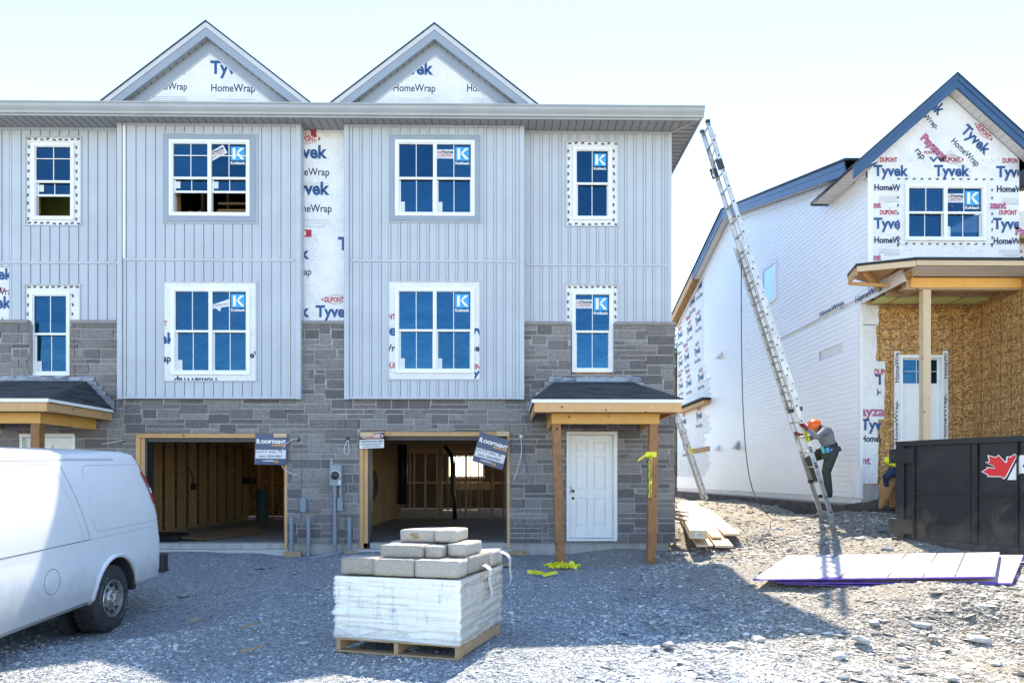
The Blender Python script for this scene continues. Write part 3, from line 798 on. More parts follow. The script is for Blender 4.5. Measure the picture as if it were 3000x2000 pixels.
# -------------------------------------------------- gables
gso = []
def gable(pxc, pyc, shift):
    YG = 12.63; X = gx(pxc, YG); Z = gz(pyc, YG, pxc); zb = ZT+.02; sl = .775
    def rk(dz, y0, y1, th, name, m_, bev=0):      # raking boards: top edge dz below the peak line, th = vertical thickness
        for sg in (-1, 1):
            mb = MB(); zt = Z-dz; hw1 = (zt-zb)/sl; hw2 = (zt-th-zb)/sl
            P = [(X, y0, zt), (X, y0, zt-th), (X+sg*hw2, y0, zb), (X+sg*hw1, y0, zb)]
            if sg > 0: P = P[::-1]
            mb.prism(P, (0, y1-y0, 0)); q = mb.build(name, M[m_], house)
            if name == 'gable_soffit': gso.append(q)
    rk(-.015, 12.60, 18.0, .030, 'gable_roof', 'shingle')
    rk(.015, 12.615, 12.67, .10, 'gable_drip_edge', 'drip')
    rk(.115, 12.63, 12.675, .165, 'gable_fascia', 'trim')
    rk(.262, 12.676, 12.765, .018, 'gable_soffit', 'soffit')
    g = MB()
    for sg in (-1, 1):
        for k in range(1, 17):
            d = k*.15/1.27; z = Z-.282-d*sl; x = X+sg*d
            if z > zb: g.obox((x, 12.678, z), (x, 12.765, z), .012, .004)
    absorb(gso[-1], g, M['groove'])
    rk(.27, 12.755, 12.775, .215, 'gable_trim', 'trim')
    rk(.485, 12.762, 12.776, .03, 'gable_trim', 'siding')
    mb = MB(); zt = Z-.3; h1 = (zt-zb)/sl
    mb.prism([(X-h1, 12.778, zb), (X+h1, 12.778, zb), (X, 12.778, zt)], (0, .05, 0))
    mb.build('gable_wall', M['wrap'], house)
    D = newD(); Yg = 12.7765
    for (px, py, s, pr) in shift:
        E = newD(); printblock(E, gx(px, Yg), gz(py, Yg, px), s, Yg, pr)
        za = Z-.30
        for k in E:
            for f in E[k].f:
                P = [Vector((E[k].v[i][0], E[k].v[i][2])) for i in f]
                for sg in (-1, 1):
                    fn = lambda p: za-sl*sg*(p.x-X)-p.y
                    O = []
                    for i in range(len(P)):
                        a, c = P[i-1], P[i]; da, dc = fn(a), fn(c)
                        if (da >= 0) != (dc >= 0): O.append(a+(c-a)*(da/(da-dc)))
                        if dc >= 0: O.append(c)
                    P = O
                    if len(P) < 3: break
                if len(P) >= 3: D[k].add([(p.x, Yg, p.y) for p in P], [tuple(range(len(P)))])
    flush(D, house)
    return X
gable(604, 63, ((616, 230, .80, 'DTHL'), (430, 228, .72, 'THL')))
gable(1273, 70, ((1150, 231, .77, 'DTHL'), (1366, 232, .76, 'DTHL')))
# -------------------------------------------------- entrance canopies
def canopy(x0, x1, right_only=False):
    yf = 11.05; ze = gz(1168, yf, 1780); zw = gz(1120, 12.88, 1780)
    rx0, rx1 = x0+.50, x1-.50
    mb = MB()
    A = (x0, yf, ze); B = (x1, yf, ze); C_ = (rx1, 12.885, zw); D_ = (rx0, 12.885, zw); E = (x1, 12.885, ze); Fp = (x0, 12.885, ze)
    def courses(p, q, r, s, n):       # p,q bottom edge; s,r top edge
        p, q, r, s = map(Vector, (p, q, r, s)); nrm = (q-p).cross(s-p).normalized()
        if nrm.z < 0: nrm = -nrm
        for i in range(n):
            t0, t1 = i/n, min(1, (i+1.12)/n)
            a, b = p.lerp(s, t0), q.lerp(r, t0); c, d = q.lerp(r, t1), p.lerp(s, t1)
            m = max(1, int((b-a).length/.3)); off = random.random()/m
            cuts = [0]+[min(1, off+j/m) for j in range(m)]+[1]
            for u, v in zip(cuts, cuts[1:]):
                if v-u < .004: continue
                P = [a.lerp(b, u)+nrm*.012, a.lerp(b, v)+nrm*.012, d.lerp(c, v)+nrm*.002, d.lerp(c, u)+nrm*.002]
                mb.prism(P, -nrm*.012)
    courses(A, B, C_, D_, 13); courses(B, E, Vector(C_)+Vector((0,.0,0)), C_, 13); courses(Fp, A, D_, D_, 13)
    mb.build('canopy_roof', M['shingle'], house)
    mb = MB()
    mb.box(x0-.01, x1+.01, yf-.012, yf+.01, ze-.065, ze-.008); mb.box(x0-.01, x0+.006, yf+.01, 12.87, ze-.06, ze-.01); mb.box(x1-.006, x1+.01, yf+.01, 12.87, ze-.06, ze-.01)
    mb.build('drip_edge', M['white'], house)
    mb = MB()
    mb.box(x0+.03, x1-.03, yf+.012, yf+.05, ze-.215, ze-.066); mb.box(x0+.03, x0+.068, yf+.051, 12.87, ze-.21, ze-.067); mb.box(x1-.068, x1-.03, yf+.051, 12.87, ze-.21, ze-.067)
    k = x0+.3
    while k < x1-.1: mb.box(k, k+.038, yf+.06, 12.86, ze-.16, ze-.03); k += .4
    mb.box(x0+.07, x1-.07, 11.35, 11.39, ze-.205, ze-.17)
    mb.each('canopy_board', M['lumber'], house, bevel=.003)
    mb = MB(); mb.quad((x0+.02, yf+.04, ze-.02), (x1-.02, yf+.04, ze-.02), (rx1, 12.87, zw-.04), (rx0, 12.87, zw-.04)); mb.quad((x0+.02, yf+.04, ze-.02), (rx0, 12.87, zw-.04), (x0+.02, 12.87, ze-.02)); mb.quad((x1-.02, yf+.04, ze-.02), (rx1, 12.87, zw-.04), (x1-.02, 12.87, ze-.02))
    mb.build('roof_deck', M['osb'], house)
    zb1 = gz(1195, 11.35, 1780)-.035; zb0 = gz(1241, 11.35, 1780); xa, xb = x0+.335, x1-.33
    mb = MB(); mb.box(xa, xb, 11.35, 11.39, zb0, zb1); mb.box(xa, xa+.04, 11.391, 12.87, zb0, zb1-.004); mb.box(xb-.04, xb, 11.391, 12.87, zb0, zb1-.004); mb.box(xa+.045, xb-.045, 11.392, 11.47, zb0+.003, zb1-.003)
    mb.each('beam_board', M['beam'], house, bevel=.003)
    for (xt, xbm, sgn) in ((xa+.08, xa+.155, 0), (xb-.09, xb-.13, 1)):
        zg = gz(1664 if sgn == 0 else 1655, 11.4, 1640)
        mb = MB(); mb.obox((xbm, 11.42, zg-.05), (xt, 11.42, zb0-.001), .15, .14, up=(0,1,0)); mb.build('post', M['treated'], house, bevel=.008)
    mb = MB()       # step flashing up both slopes and along the ridge
    n = 6
    for sg, (xo, xi) in ((-1, (x0, rx0)), (1, (x1, rx1))):
        for i in range(n):
            t = i/n; xx = xo+(xi-xo)*t+ (xi-xo)/n*.5; zz = ze+(zw-ze)*(i+.5)/n
            mb.add([(xx-.10, 12.84, zz-.10), (xx+.09, 12.84, zz-.07), (xx+.09+random.uniform(-.03,.03), 12.855-random.random()*.04, zz+.12), (xx-.08, 12.83-random.random()*.04, zz+.10+random.uniform(-.03,.05))], [(0,1,2,3)])
            mb.add([(xx-.09, 12.868, zz-.10), (xx+.09, 12.866, zz-.09), (xx+.09, 12.80, zz-.04), (xx-.09, 12.80, zz-.07)], [(0,1,2,3)])
    m = 7
    for i in range(m):
        a = rx0-.12+(rx1-rx0+.24)*i/m; b = rx0-.12+(rx1-rx0+.24)*(i+1.08)/m
        mb.add([(a, 12.80, zw-.01), (b, 12.80, zw-.005), (b, 12.85, zw+.02), (a, 12.85, zw+.02)], [(0,1,2,3)]); mb.add([(a, 12.85, zw+.02), (b, 12.85, zw+.02), (b, 12.862-random.random()*.05, zw+.09+random.uniform(-.03,.03)), (a, 12.858, zw+.10+random.uniform(-.02,.03))], [(0,1,2,3)])
    mb.build('step_flashing', M['flash'], house)
cx0, cx1 = gx(1560, 11.05), gx(2003, 11.05)
canopy(cx0, cx1); xr = gx(141, 11.05); canopy(xr-(cx1-cx0), xr)
# -------------------------------------------------- entrance doors
def door(r):
    x0, x1, z0, z1 = r
    mb = MB(); f = .055
    mb.box(x0+.004, x0+f, YS-.02, YS+.12, z0+.002, z1-.004); mb.box(x1-f-.02, x1-.004, YS-.02, YS+.12, z0+.002, z1-.004); mb.box(x0+f, x1-f-.02, YS-.02, YS+.12, z1-f, z1-.004)
    mb.box(x0+f, x1-f-.02, YS-.01, YS+.12, z0+.002, z0+.05)
    mb.box(x0+.004, x1-.004, YS-.035, YS-.02, z1-.05, z1+.01)
    fr = mb.build('door_frame', M['door'], house, bevel=.004)
    a, b, c, d = x0+f+.004, x1-f-.024, z0+.06, z1-f-.006; w_ = b-a; h = d-c; yd = YS+.05
    mb = MB(); holes = []
    for cxn in ((.15, .42), (.56, .83)):
        for cz in ((.12, .385), (.475, .79), (.845, .93)): holes.append((a+cxn[0]*w_, a+cxn[1]*w_, c+cz[0]*h, c+cz[1]*h))
    wall_x(mb, a, b, c, d, yd, yd+.04, holes)
    for q in holes:
        e = .022; mb.box(q[0]+e, q[1]-e, yd+.006, yd+.034, q[2]+e, q[3]-e); mb.box(q[0], q[1], yd+.022, yd+.034, q[2], q[3])
        ei = inner(q, e)
    dr = mb.build('door', M['door'], house, bevel=.004)
    mb = MB()
    for zz, r_ in ((.455, .028), (.385, .026)):
        mb.lathe([(0, r_*.2), (0, r_), (-.012, r_), (-.014, r_*.6), (-.016, 0.001)], (a+.075, yd, c+zz*h), (0, 1, 0), 20)
    mb.build('lock', M['steel_dark'], dr, smooth=False)
    mb = MB(); mb.tube([(a-.03, yd-.03, c+.43*h), (a+.01, yd-.05, c+.44*h), (a+.045, yd-.04, c+.47*h), (a+.03, yd-.03, c+.50*h), (a-.02, yd-.03, c+.49*h)], .006, 6); mb.build('lock_wire', M['red_ink'], dr)
door(D1); door(D2)
# -------------------------------------------------- garages
YBK = 24.0
def garage(G, xl_in, wall_x_pos, back, pxo, light):
    mb = MB(); x0, x1, _, zt = G; zf = ZSLAB
    t = .085
    mb.box(x0+.003, x1-.003, YS-.005, YS+.10, zt-t, zt-.003); mb.box(x0+.005, x0+.08, YS-.004, YS+.2, zf, zt-t-.001); mb.box(x1-.055, x1-.004, YS-.004, YS+.2, zf, zt-t-.001)
    mb.box(x0+.081, x0+.16, YS+.03, YS+.2, zf+.001, zt-t-.001)
    mb.each('garage_frame_board', M['lumber'], house, bevel=.003)
    mb = MB(); mb.box(x0+.161, x0+.20, YS+.03, YS+.28, zf+.002, zt-t-.002); mb.box(x0+.2, x1-.056, YS+.05, YS+.30, zt-t-.075, zt-t-.002); mb.box(x1-.09, x1-.056, YS+.05, YS+.25, zf+.002, zt-t-.08)
    mb.each('garage_track', M['black'], house)
garage(G1, 0, 0, 0, 0, 0); garage(G2, 0, 0, 0, 0, 0)
mb = MB()
for (a, b) in ((G1[0], G1[1]), (G2[0], G2[1])): pass
mb.box(XL, XRS-.1, 13.26, YBK, ZSLAB-.25, ZSLAB-.003)
mb.box(G1[0]-.02, G1[1]+.05, YS-.10, 13.26, ZSLAB-.6, ZSLAB-.004); mb.box(G2[0]-.02, G2[1]+.05, YS-.10, 13.26, ZSLAB-.6, ZSLAB-.004)
mb.build('garage_floor', M['slab'], house)
mb = MB(); 
for (a, b) in ((G1[0], G1[1]), (G2[0], G2[1])):
    mb.box(a-.25, a+.02, YS-.16, YS-.101, ZSLAB-.33, ZSLAB-.03); mb.box(b-.02, b+.30, YS-.16, YS-.101, ZSLAB-.30, ZSLAB-.03)
mb.box(G2[1]-.06, G2[1]+.03, YS-.20, YS-.161, ZSLAB-.42, ZSLAB-.10)
mb.each('form_board', M['pallet_wood'], house, bevel=.004)
ZC = gz(1300, 14.0, 700)+.35
# partition walls with studs
def studwall_y(xpos, y0, y1, z0, z1, face, pitch=.40, back='dark', name='stud', wd=.14, th=.04):
    """wall running in depth at x = xpos, room on the side of +face"""
    mb = MB(); y = y0
    while y < y1:
        mb.box(xpos, xpos+face*wd, y, y+th, z0+.09, z1-.04); y += pitch
    mb.box(xpos, xpos+face*wd, y0, y1, z0+.045, z0+.088); mb.box(xpos, xpos+face*wd, y0, y1, z1-.038, z1)
    return mb
# garage 1: left wall, wide studs, curb
xa = gx(482, 16.6); z0 = ZSLAB
mb = MB(); y = 14.0; 
while y < 22.0: mb.box(xa-.14, xa, y, y+.045, z0+.06, ZC); y += .61
mb.box(xa-.14, xa+.0, 13.3, 22, z0+.02, z0+.058); mb.each('stud', M['stud'], house)
mb = MB(); mb.box(xa-.16, xa-.145, 13.2, 22.1, z0, ZC); mb.build('sheathing', M['osb_y'], house)
mb = MB(); mb.box(xa-.14, xa+.12, 13.26, 22.4, z0-.01, z0+.018); mb.build('curb', M['slab'], house)
mb = MB()      # wide-board lining between: the studs read as broad boards seen nearly edge-on
y = 14.2
while y < 21.7: mb.box(xa-.005, xa+.012, y, y+.34, z0+.065, ZC-.01); y += .61
mb.each('wall_board', M['stud'], house)
mb = MB()
for k in range(7): mb.box(xa+.3+k*.42, xa+.34+k*.42, 22.0, 22.09, z0, ZC)
mb.box(xa+.2, G1[1]+.4, 22.0, 22.09, z0, z0+.04); mb.box(xa+1.5, G1[1]+.3, 22.0, 22.09, z0+1.1, z0+1.3)
mb.each('stud', M['stud'], house)
mb = MB(); wall_x(mb, XL+.3, -6.2, z0, ZC, 24.0, 24.1, [(-11.5, -9.2, z0+.1, z0+2.2)]); mb.build('back_wall', M['osb'], house)  # rear opening added out of view to let daylight into the garage
# garage 2: left wall of close studs and back partition
xb = gx(1085, 18.3)
mb = MB(); y = 13.3
while y < 23: mb.box(xb-.14, xb, y, y+.05, z0+.06, ZC); y += .30
mb.box(xb-.14, xb, 13.3, 23, z0+.02, z0+.058); mb.box(xb-.16, xb-.142, 13.3, 23, z0, ZC); mb.each('stud', M['stud'], house)
mb = MB()
zc2 = ZC
for px, wq in ((1168, .06), (1200, .045), (1244, .045), (1290, .13), (1333, .045), (1365, .07), (1402, .045), (1440, .045), (1475, .05)):
    x = gx(px, 22.5); mb.box(x-wq/2, x+wq/2, 22.5, 22.59, z0+.04, zc2)
mb.box(gx(1165, 22.5), gx(1500, 22.5), 22.5, 22.59, z0, z0+.04)
for px in range(1180, 1500, 33):
    x = gx(px, 27); mb.box(x-.02, x+.02, 27, 27.09, z0, zc2)
mb.each('stud', M['lumber_pale'], house)
mb = MB(); wz = (gx(1312, 30), gx(1418, 30), gz(1398, 30), gz(1333, 30))
wall_x(mb, -6, 3.5, z0, zc2+.3, 30, 30.1, [wz, (.45, 3.0, z0+.1, z0+2.2)]); mb.build('back_wall', M['bark'], house)  # besides the window, a hidden wide opening is added to brighten the garage
mb = MB(); ring(mb, (wz[0]-.02, wz[1]+.02, wz[2]-.02, wz[3]+.02), inner(wz, .06), 29.93, 30.05); mb.box((wz[0]+wz[1])/2-.03, (wz[0]+wz[1])/2+.03, 29.95, 30.05, wz[2]+.06, wz[3]-.06); mb.build('window', M['white'], house)
mb = MB(); mb.box(wz[0]-2, wz[1]+2, 29.4, 29.7, gz(1415, 30), gz(1411, 30)); mb.box(gx(1340, 30), gx(1450, 30), 29.0, 29.05, gz(1413, 30)-.3, gz(1413, 30)-.02); mb.build('counter', M['lumber_pale'], house)
mb = MB(); mb.box(-6, 3.5, YBK, 30, z0-.25, z0-.003); mb.build('rear_floor', M['slab'], house)
mb = MB()
for k in range(34):      # joists overhead
    y = 13.5+k*.45; mb.box(-9.5, 3.0, y, y+.04, ZC+.0, ZC+.22)
mb.each('ceiling_joist', M['stud'], house)
mb = MB(); mb.box(XL, XR-.05, 13.2, 30, ZC+.23, ZC+.26); mb.build('upper_floor', M['osb'], house)
mb = MB()
for (a, zz) in ((XR-.05, 0), (XL, 0)): mb.box(a-.05, a, 13.2, 24.4, ZSLAB-.2, ZT)
mb.box(XL, XR-.1, 24.2, 24.3, ZC+.3, ZT); mb.box(-9.6, -5.0, 30, 30.1, z0, ZC+.3); mb.box(XR-.1, XR-.05, 24.4, 30, ZSLAB-.2, ZC+.3)
mb.box(XL, -9.5, 13.2, 13.25, ZSLAB, ZC); mb.build('party_wall', M['osb_y'], house)
mb = MB(); mb.box(XR-.049, XR-.012, 13.05, 24.4, ZSB, ZT+.1); mb.box(XL, XR-.1, 24.31, 24.34, ZC+.3, ZT+.05); mb.box(XL-.03, XL-.001, 13.05, 24.4, ZSB, ZT+.05)
mb.build('side_siding', M['siding'], house)
mb = MB(); mb.box(XR-.3, XR-.1, 24.4, 30.2, ZC+.26, ZC+.3); mb.box(-9.7, XR, 24.35, 30.3, ZC+.27, ZC+.35); mb.build('rear_roof', M['shingle'], house)
# ducts in garage 2
mb = MB(); x = gx(1178, 21.5); mb.tube([(x, 21.5, ZC), (x+.02, 21.5, ZC-.8), (x, 21.5, gz(1475, 21.5))], .15, 14); x = gx(1325, 22.2)
mb.tube([(x-.25, 22.2, ZC), (x-.02, 22.2, ZC-.35), (x, 22.2, ZC-.6), (x, 22.2, z0+.9), (x+.08, 22.2, z0+.6), (x+.08, 22.2, z0)], .07, 12)
mb.build('duct_pipe', M['black'], house, smooth=True)
# upper floor interiors behind the open sashes
mb = MB(); zf2 = gz(1000, 14, 600)
for k in range(22): mb.box(-11+k*.55, -10.95+k*.55, 14.6, 14.69, ZC+.3, ZT)
for zz in (3.9, 3.6): mb.box(-9, 2.8, 14.4, 14.5, CZ+zz+.1, CZ+zz+.18)
mb.each('stud', M['stud'], house)
mb = MB()
for px in (520, 556, 585, 640, 668, 700): x = gx(px, 13.7); mb.box(x-.03, x+.03, 13.7, 13.79, 4.4, 6.9)
for py in (598, 618): mb.box(gx(640, 13.68), gx(760, 13.68), 13.66, 13.70, gz(py, 13.7, 640)-.02, gz(py, 13.7, 640)+.02)
mb.each('stud', M['stud'], house)
mb = MB(); mb.box(W[1][0][0]-.5, W[1][0][1]+.5, 13.9, 13.93, 4.5, ZT); mb.build('vapour_barrier', vary((.22,.28,.06), (.34,.40,.10), 3, .5)('green_barrier'), house)
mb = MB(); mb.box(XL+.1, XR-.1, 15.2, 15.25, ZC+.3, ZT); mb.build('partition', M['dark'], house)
mb = MB(); mb.box(XL+.1, XR-.1, 13.2, 15.2, 4.30, 4.36); mb.build('upper_floor', M['osb'], house)
mb = MB(); mb.box(XL+.1, XR-.1, 13.2, 24, ZT-.03, ZT); mb.build('ceiling', M['osb'], house)
# -------------------------------------------------- services on the wall
Yc = YS-.07
me_ = thing('electric_meter', (gx(985, Yc), Yc, -.0), 'grey electric meter box with round black glass, on the stone wall between the garages', 'meter')
mb = MB(); mb.box(gx(968, Yc), gx(1003, Yc), Yc-.06, YS-.02, gz(1423, Yc), gz(1362, Yc)); mb.build('box', M['meter'], me_, bevel=.008)
mb = MB(); c = (gx(985, Yc), Yc-.06, gz(1392, Yc)); mb.lathe([(0, .10), (-.025, .10), (-.03, .085), (-.0301, .0)], c, (0, 1, 0), 28); mb.build('ring', M['alu'], me_)
mb = MB(); mb.lathe([(-.03, .082), (-.07, .078), (-.085, .06), (-.09, 0)], c, (0, 1, 0), 28); mb.build('dial', M['black'], me_, smooth=True)
mb = MB(); mb.box(gx(993, Yc), gx(1001, Yc), Yc-.064, Yc-.0605, gz(1418, Yc), gz(1405, Yc)); mb.build('label_plate', M['sticker'], me_)
cd = thing('conduit', (gx(980, Yc), Yc, -.1), 'two grey conduits dropping from the electric meter, the long one down to the gravel', 'conduit')
mb = MB(); x = gx(981, Yc); mb.tube([(x, Yc, gz(1423, Yc)), (x, Yc, gz(1600, Yc)), ], .032, 14); mb.tube([(x, Yc, gz(1598, Yc)), (x+.02, Yc, gz(1630, Yc))], .036, 14)
mb.tube([(x, Yc, gz(1435, Yc)), (x, Yc, gz(1423, Yc))], .04, 14); mb.tube([(x, Yc, gz(1552, Yc)), (x, Yc, gz(1596, Yc))], .042, 14); mb.build('pipe', M['conduit'], cd, smooth=False)
mb = MB(); x = gx(998, Yc); mb.tube([(x, Yc, gz(1423, Yc)), (x, Yc, gz(1462, Yc))], .028, 14)
def pill(mb, px, py0, py1, w_):
    x = gx(px, Yc); z1_, z0_ = gz(py0, Yc), gz(py1, Yc); e = w_*.35
    mb.prism([(x-w_+e, Yc-.03, z0_), (x+w_-e, Yc-.03, z0_), (x+w_, Yc-.03, z0_+e), (x+w_, Yc-.03, z1_-e), (x+w_-e, Yc-.03, z1_), (x-w_+e, Yc-.03, z1_), (x-w_, Yc-.03, z1_-e), (x-w_, Yc-.03, z0_+e)][::-1], (0, .06, 0))
pill(mb, 997, 1457, 1496, .052); mb.build('junction_fitting', M['conduit'], cd, bevel=.008)
mb = MB(); pill(mb, 889, 1457, 1499, .056); tag(mb.build('junction_box', M['conduit'], None, bevel=.01), 'grey plastic junction box fixed alone to the stone wall left of the meter', 'box')
for px, y0, y1, lb in ((854, 1514, 1632, 'leftmost grey conduit stub, nearest the left garage opening'), (904, 1516, 1636, 'capped grey conduit stub below the lone junction box'), (1024, 1515, 1628, 'grey conduit stub right of the meter, nearest the right garage opening')):
    mb = MB(); x = gx(px, Yc-.03); mb.tube([(x, Yc-.03, gz(y1, Yc)-.05), (x, Yc-.03, gz(y0, Yc))], .038, 14); mb.tube([(x, Yc-.03, gz(y0+12, Yc)), (x, Yc-.03, gz(y0-1, Yc))], .044, 14)
    tag(mb.build('conduit_stub', M['conduit'], None), lb, 'conduit', 'conduit stubs rising from the gravel')
mb = MB(); mb.tube([(gx(909, 12.4), 12.35, gz(1637, 12.4)+.02), (gx(950, 12.4), 12.4, gz(1631, 12.4)+.02), (gx(996, 12.4), 12.5, gz(1620, 12.5)+.02)], .04, 12)
tag(mb.build('loose_conduit', M['conduit'], None, smooth=True), 'length of grey conduit lying on the gravel under the meter', 'conduit')
def wire(px, Y, m_, r, lb, cat='wire', g=None, n=1):
    P = [(*[PT(a, b, Y)[0]], Y-.02*math.sin(i), PT(a, b, Y)[1]) for i, (a, b) in enumerate(px)]
    # smooth the polyline
    Q = []
    for i in range(len(P)-1):
        p0, p1, p2, p3 = [Vector(P[max(0, min(len(P)-1, i+d))]) for d in (-1, 0, 1, 2)]
        for k in range(5):
            t = k/5; Q.append(.5*((2*p1)+(p2-p0)*t+(2*p0-5*p1+4*p2-p3)*t*t+(3*p1-p0-3*p2+p3)*t**3))
    Q.append(Vector(P[-1])); mb = MB(); mb.tube(Q, r, 6)
    return tag(mb.build('wire', M[m_], None, smooth=True), lb, cat, g)
wire([(874, 1287), (860, 1286), (838, 1302), (824, 1330), (824, 1360), (840, 1380), (872, 1392)], 12.80, 'wire', .007, 'white wire looping from the wall over the left blue sign')
wire([(1018, 1288), (1010, 1310), (1010, 1325), (1018, 1331), (1022, 1322), (1020, 1288)], 12.82, 'wire', .007, 'white wire loop hanging from the stone above the meter')
wire([(1526, 1280), (1528, 1320), (1518, 1370), (1504, 1408)], 12.82, 'wire', .007, 'white wire hanging from a hole right of the right garage')
wire([(1528, 1282), (1534, 1320), (1546, 1384)], 12.83, 'bwire', .006, 'blue wire hanging from a hole right of the right garage')
wire([(365, 1288), (340, 1294), (300, 1300)], 12.8, 'wire', .008, 'white wire sticking out of the stone above the van roof')
for (px, py) in ((874, 1287), (1019, 1283), (1527, 1278), (362, 1289)):
    mb = MB(); x, z = PT(px, py, YS-.03); mb.ball((x, YS-.03, z), .035, 10, 6, (1, .6, 1)); mb.build('wall_penetration', M['black'] if px != 1527 else M['sticker'], house)
# ================================================================== HOUSE 2 (white house on the right)
X2 = gx(2524, 12.98); YN = 12.98; YU = 12.70; YFAR = on_x(1984, 1450, X2)[0]
h2 = thing('white_house', (X2+3, 14, .2), 'white lap-sided house with dark blue fascia and wrapped front, right of the ladders', 'house')
def xz(px, py): return on_x(px, py, X2)
YP, ZP = xz(2143, 612); YQ, ZQ = xz(2480, 482); slp = (ZP-ZQ)/(YP-YQ)
zrake = lambda y: ZP-abs(y-YP)*slp        # top edge of the side gable
ZSD0 = xz(2087, 1431)[1]; ZSD1 = xz(2508, 1456)[1]
zsb = lambda y: ZSD1
ybs = xz(2075, 1431)[0]
# sheathing core of the side wall
mb = MB(); n = 30
poly = [(X2+.02, YN+.012, ZSD1+.025), (X2+.02, YFAR, ZSD1+.025), (X2+.02, YFAR, zrake(YFAR)-.25), (X2+.02, YP, ZP-.25), (X2+.02, YU, zrake(YU)-.25), (X2+.02, YU+.004, CZ+3.4), (X2+.02, YN+.012, CZ+3.4)]
mb.prism(poly, (.13, 0, 0)); mb.build('side_wall', M['osb_y'], h2)
Ywr = xz(2066, 1200)[0]       # siding stops here, wrap shows further back above the lower courses
mb = MB()
poly = [(X2+.006, YN+.02, CZ-.5), (X2+.006, YFAR, CZ-.5), (X2+.006, YFAR, zrake(YFAR)-.25), (X2+.006, YP, ZP-.25), (X2+.006, YU+.02, zrake(YU)-.25), (X2+.006, YU+.02, CZ+3.4), (X2+.006, YN+.02, CZ+3.4)]
mb.prism(poly, (.013, 0, 0)); mb.quad((X2-.002, YN-.0, CZ+3.36), (X2-.002, YN+4.4, CZ+3.36), (X2-.002, YN+4.4, CZ+3.52), (X2-.002, YN, CZ+3.52))
wrap2 = mb.build('house_wrap', M['wrap'], h2)
# lap siding courses with a shadow step each
mb = MB(); pitch = .105; z = zsb(0); k = 0
win_y0, win_y1 = xz(2274, 800)[0], xz(2238, 800)[0]; wz1 = xz(2256, 781)[1]; wz0 = xz(2256, 884)[1]
while z < ZP-.3:
    zt = z+pitch
    # extent along y under the rake
    d = (ZP-.34-zt)/slp; ya = max(YN if z < CZ+3.35 else YU, YP-d); yb = min(YFAR, YP+d)
    zc = z-CZ
    if zc < 3.33 and ya < YN: ya = YN
    if zc > -.05:   # wrap left bare at the far end, ragged stair outline
        lim = xz(2066+ (k*37 % 11)-5+ (14 if (k//6) % 2 else 0), 1)[0]
        if zc > 3.9: lim = min(YFAR, xz(2064, 1)[0])
        yb = min(yb, lim)
    segs = [(ya, yb)]
    if zc > wz0-CZ-.04-pitch and zc < wz1-CZ+.03: segs = [(ya, win_y0-.05), (win_y1+.05, yb)]
    if 3.36 < zc < 3.50: segs = [(YN+4.4, yb)]           # missing band where the wrap shows above the porch
    if 2.50 < zc < 2.74: segs = [(ya, xz(2470, 1)[0]), (xz(2402, 1)[0], yb)]
    for (p, q) in segs:
        if q-p > .05: mb.add([(X2-.015, p, z), (X2-.015, q, z), (X2-.006, q, zt), (X2-.006, p, zt), (X2+.004, p, z), (X2+.004, q, z)], [(0,3,2,1), (0,1,5,4)], .5)
    z += pitch; k += 1
mb.build('lap_siding', M['white_side'], h2)
mb = MB(); zf0 = gz(455, YU, 2548)
mb.box(X2-.035, X2+.06, YU-.015, YU+.055, CZ+3.6, zf0); mb.box(X2-.033, X2+.02, YN-.02, YN+.06, ZSD1-.02, CZ+3.36)
mb.box(X2-.035, X2-.0, xz(2500, 1)[0]-.0, xz(2500, 1)[0]+.05, ZSD1-.03, ZSD1+.35)
mb.box(X2-.034, X2-.0, xz(2058, 1)[0], xz(2050, 1)[0], CZ-1.0, CZ-.4) if False else None
for sg in (-1, 1):
    ye = YU if sg < 0 else YFAR
    P = [(X2-.035, YP, ZP-.30), (X2-.035, ye, zrake(ye)-.30), (X2-.035, ye, zrake(ye)-.42), (X2-.035, YP, ZP-.42)]
    mb.prism(P if sg < 0 else P[::-1], (.03, 0, 0))
mb.box(X2-.04, X2-.005, YN+.0, YN+4.4, CZ+3.50, CZ+3.515)
mb.build('siding_trim', M['white'], h2, bevel=.003)
# side window
mb = MB()
a, b, c, d = win_y0, win_y1, wz0, wz1; e = .055
mb.box(X2-.045, X2+.02, a-.05, a+.01, c-.05, d+.05); mb.box(X2-.045, X2+.02, b-.01, b+.05, c-.05, d+.05); mb.box(X2-.044, X2+.02, a+.01, b-.01, c-.05, c+.01); mb.box(X2-.044, X2+.02, a+.01, b-.01, d-.01, d+.05)
f = mb.build('window', M['white'], h2, bevel=.004)
mb = MB(); mb.box(X2-.02, X2-.015, a+.01, b-.01, c+.01, d-.01); mb.build('pane', M['glass_light'], f)
# vents
for (px, py, s) in ((2113, 1041, .14), (2106, 1313, .13), (2163, 1305, .16)):
    y, z = xz(px, py); mb = MB()
    mb.prism([(X2-.03, y-s, z-s*.8), (X2-.03, y+s, z-s*.8), (X2-.03, y+s, z+s*.8), (X2-.03, y-s, z+s*.8)], (.02, 0, 0))
    mb.add([(X2-.03, y-s*.8, z+s*.7), (X2-.03, y+s*.8, z+s*.7), (X2-.17, y+s*.8, z-s*.6), (X2-.17, y-s*.8, z-s*.6), (X2-.03, y-s*.8, z-s*.6), (X2-.03, y+s*.8, z-s*.6)], [(0,1,2,3), (0,3,4), (1,5,2)])
    mb.build('wall_vent', M['gutter'] if s > .15 else M['white'], h2)
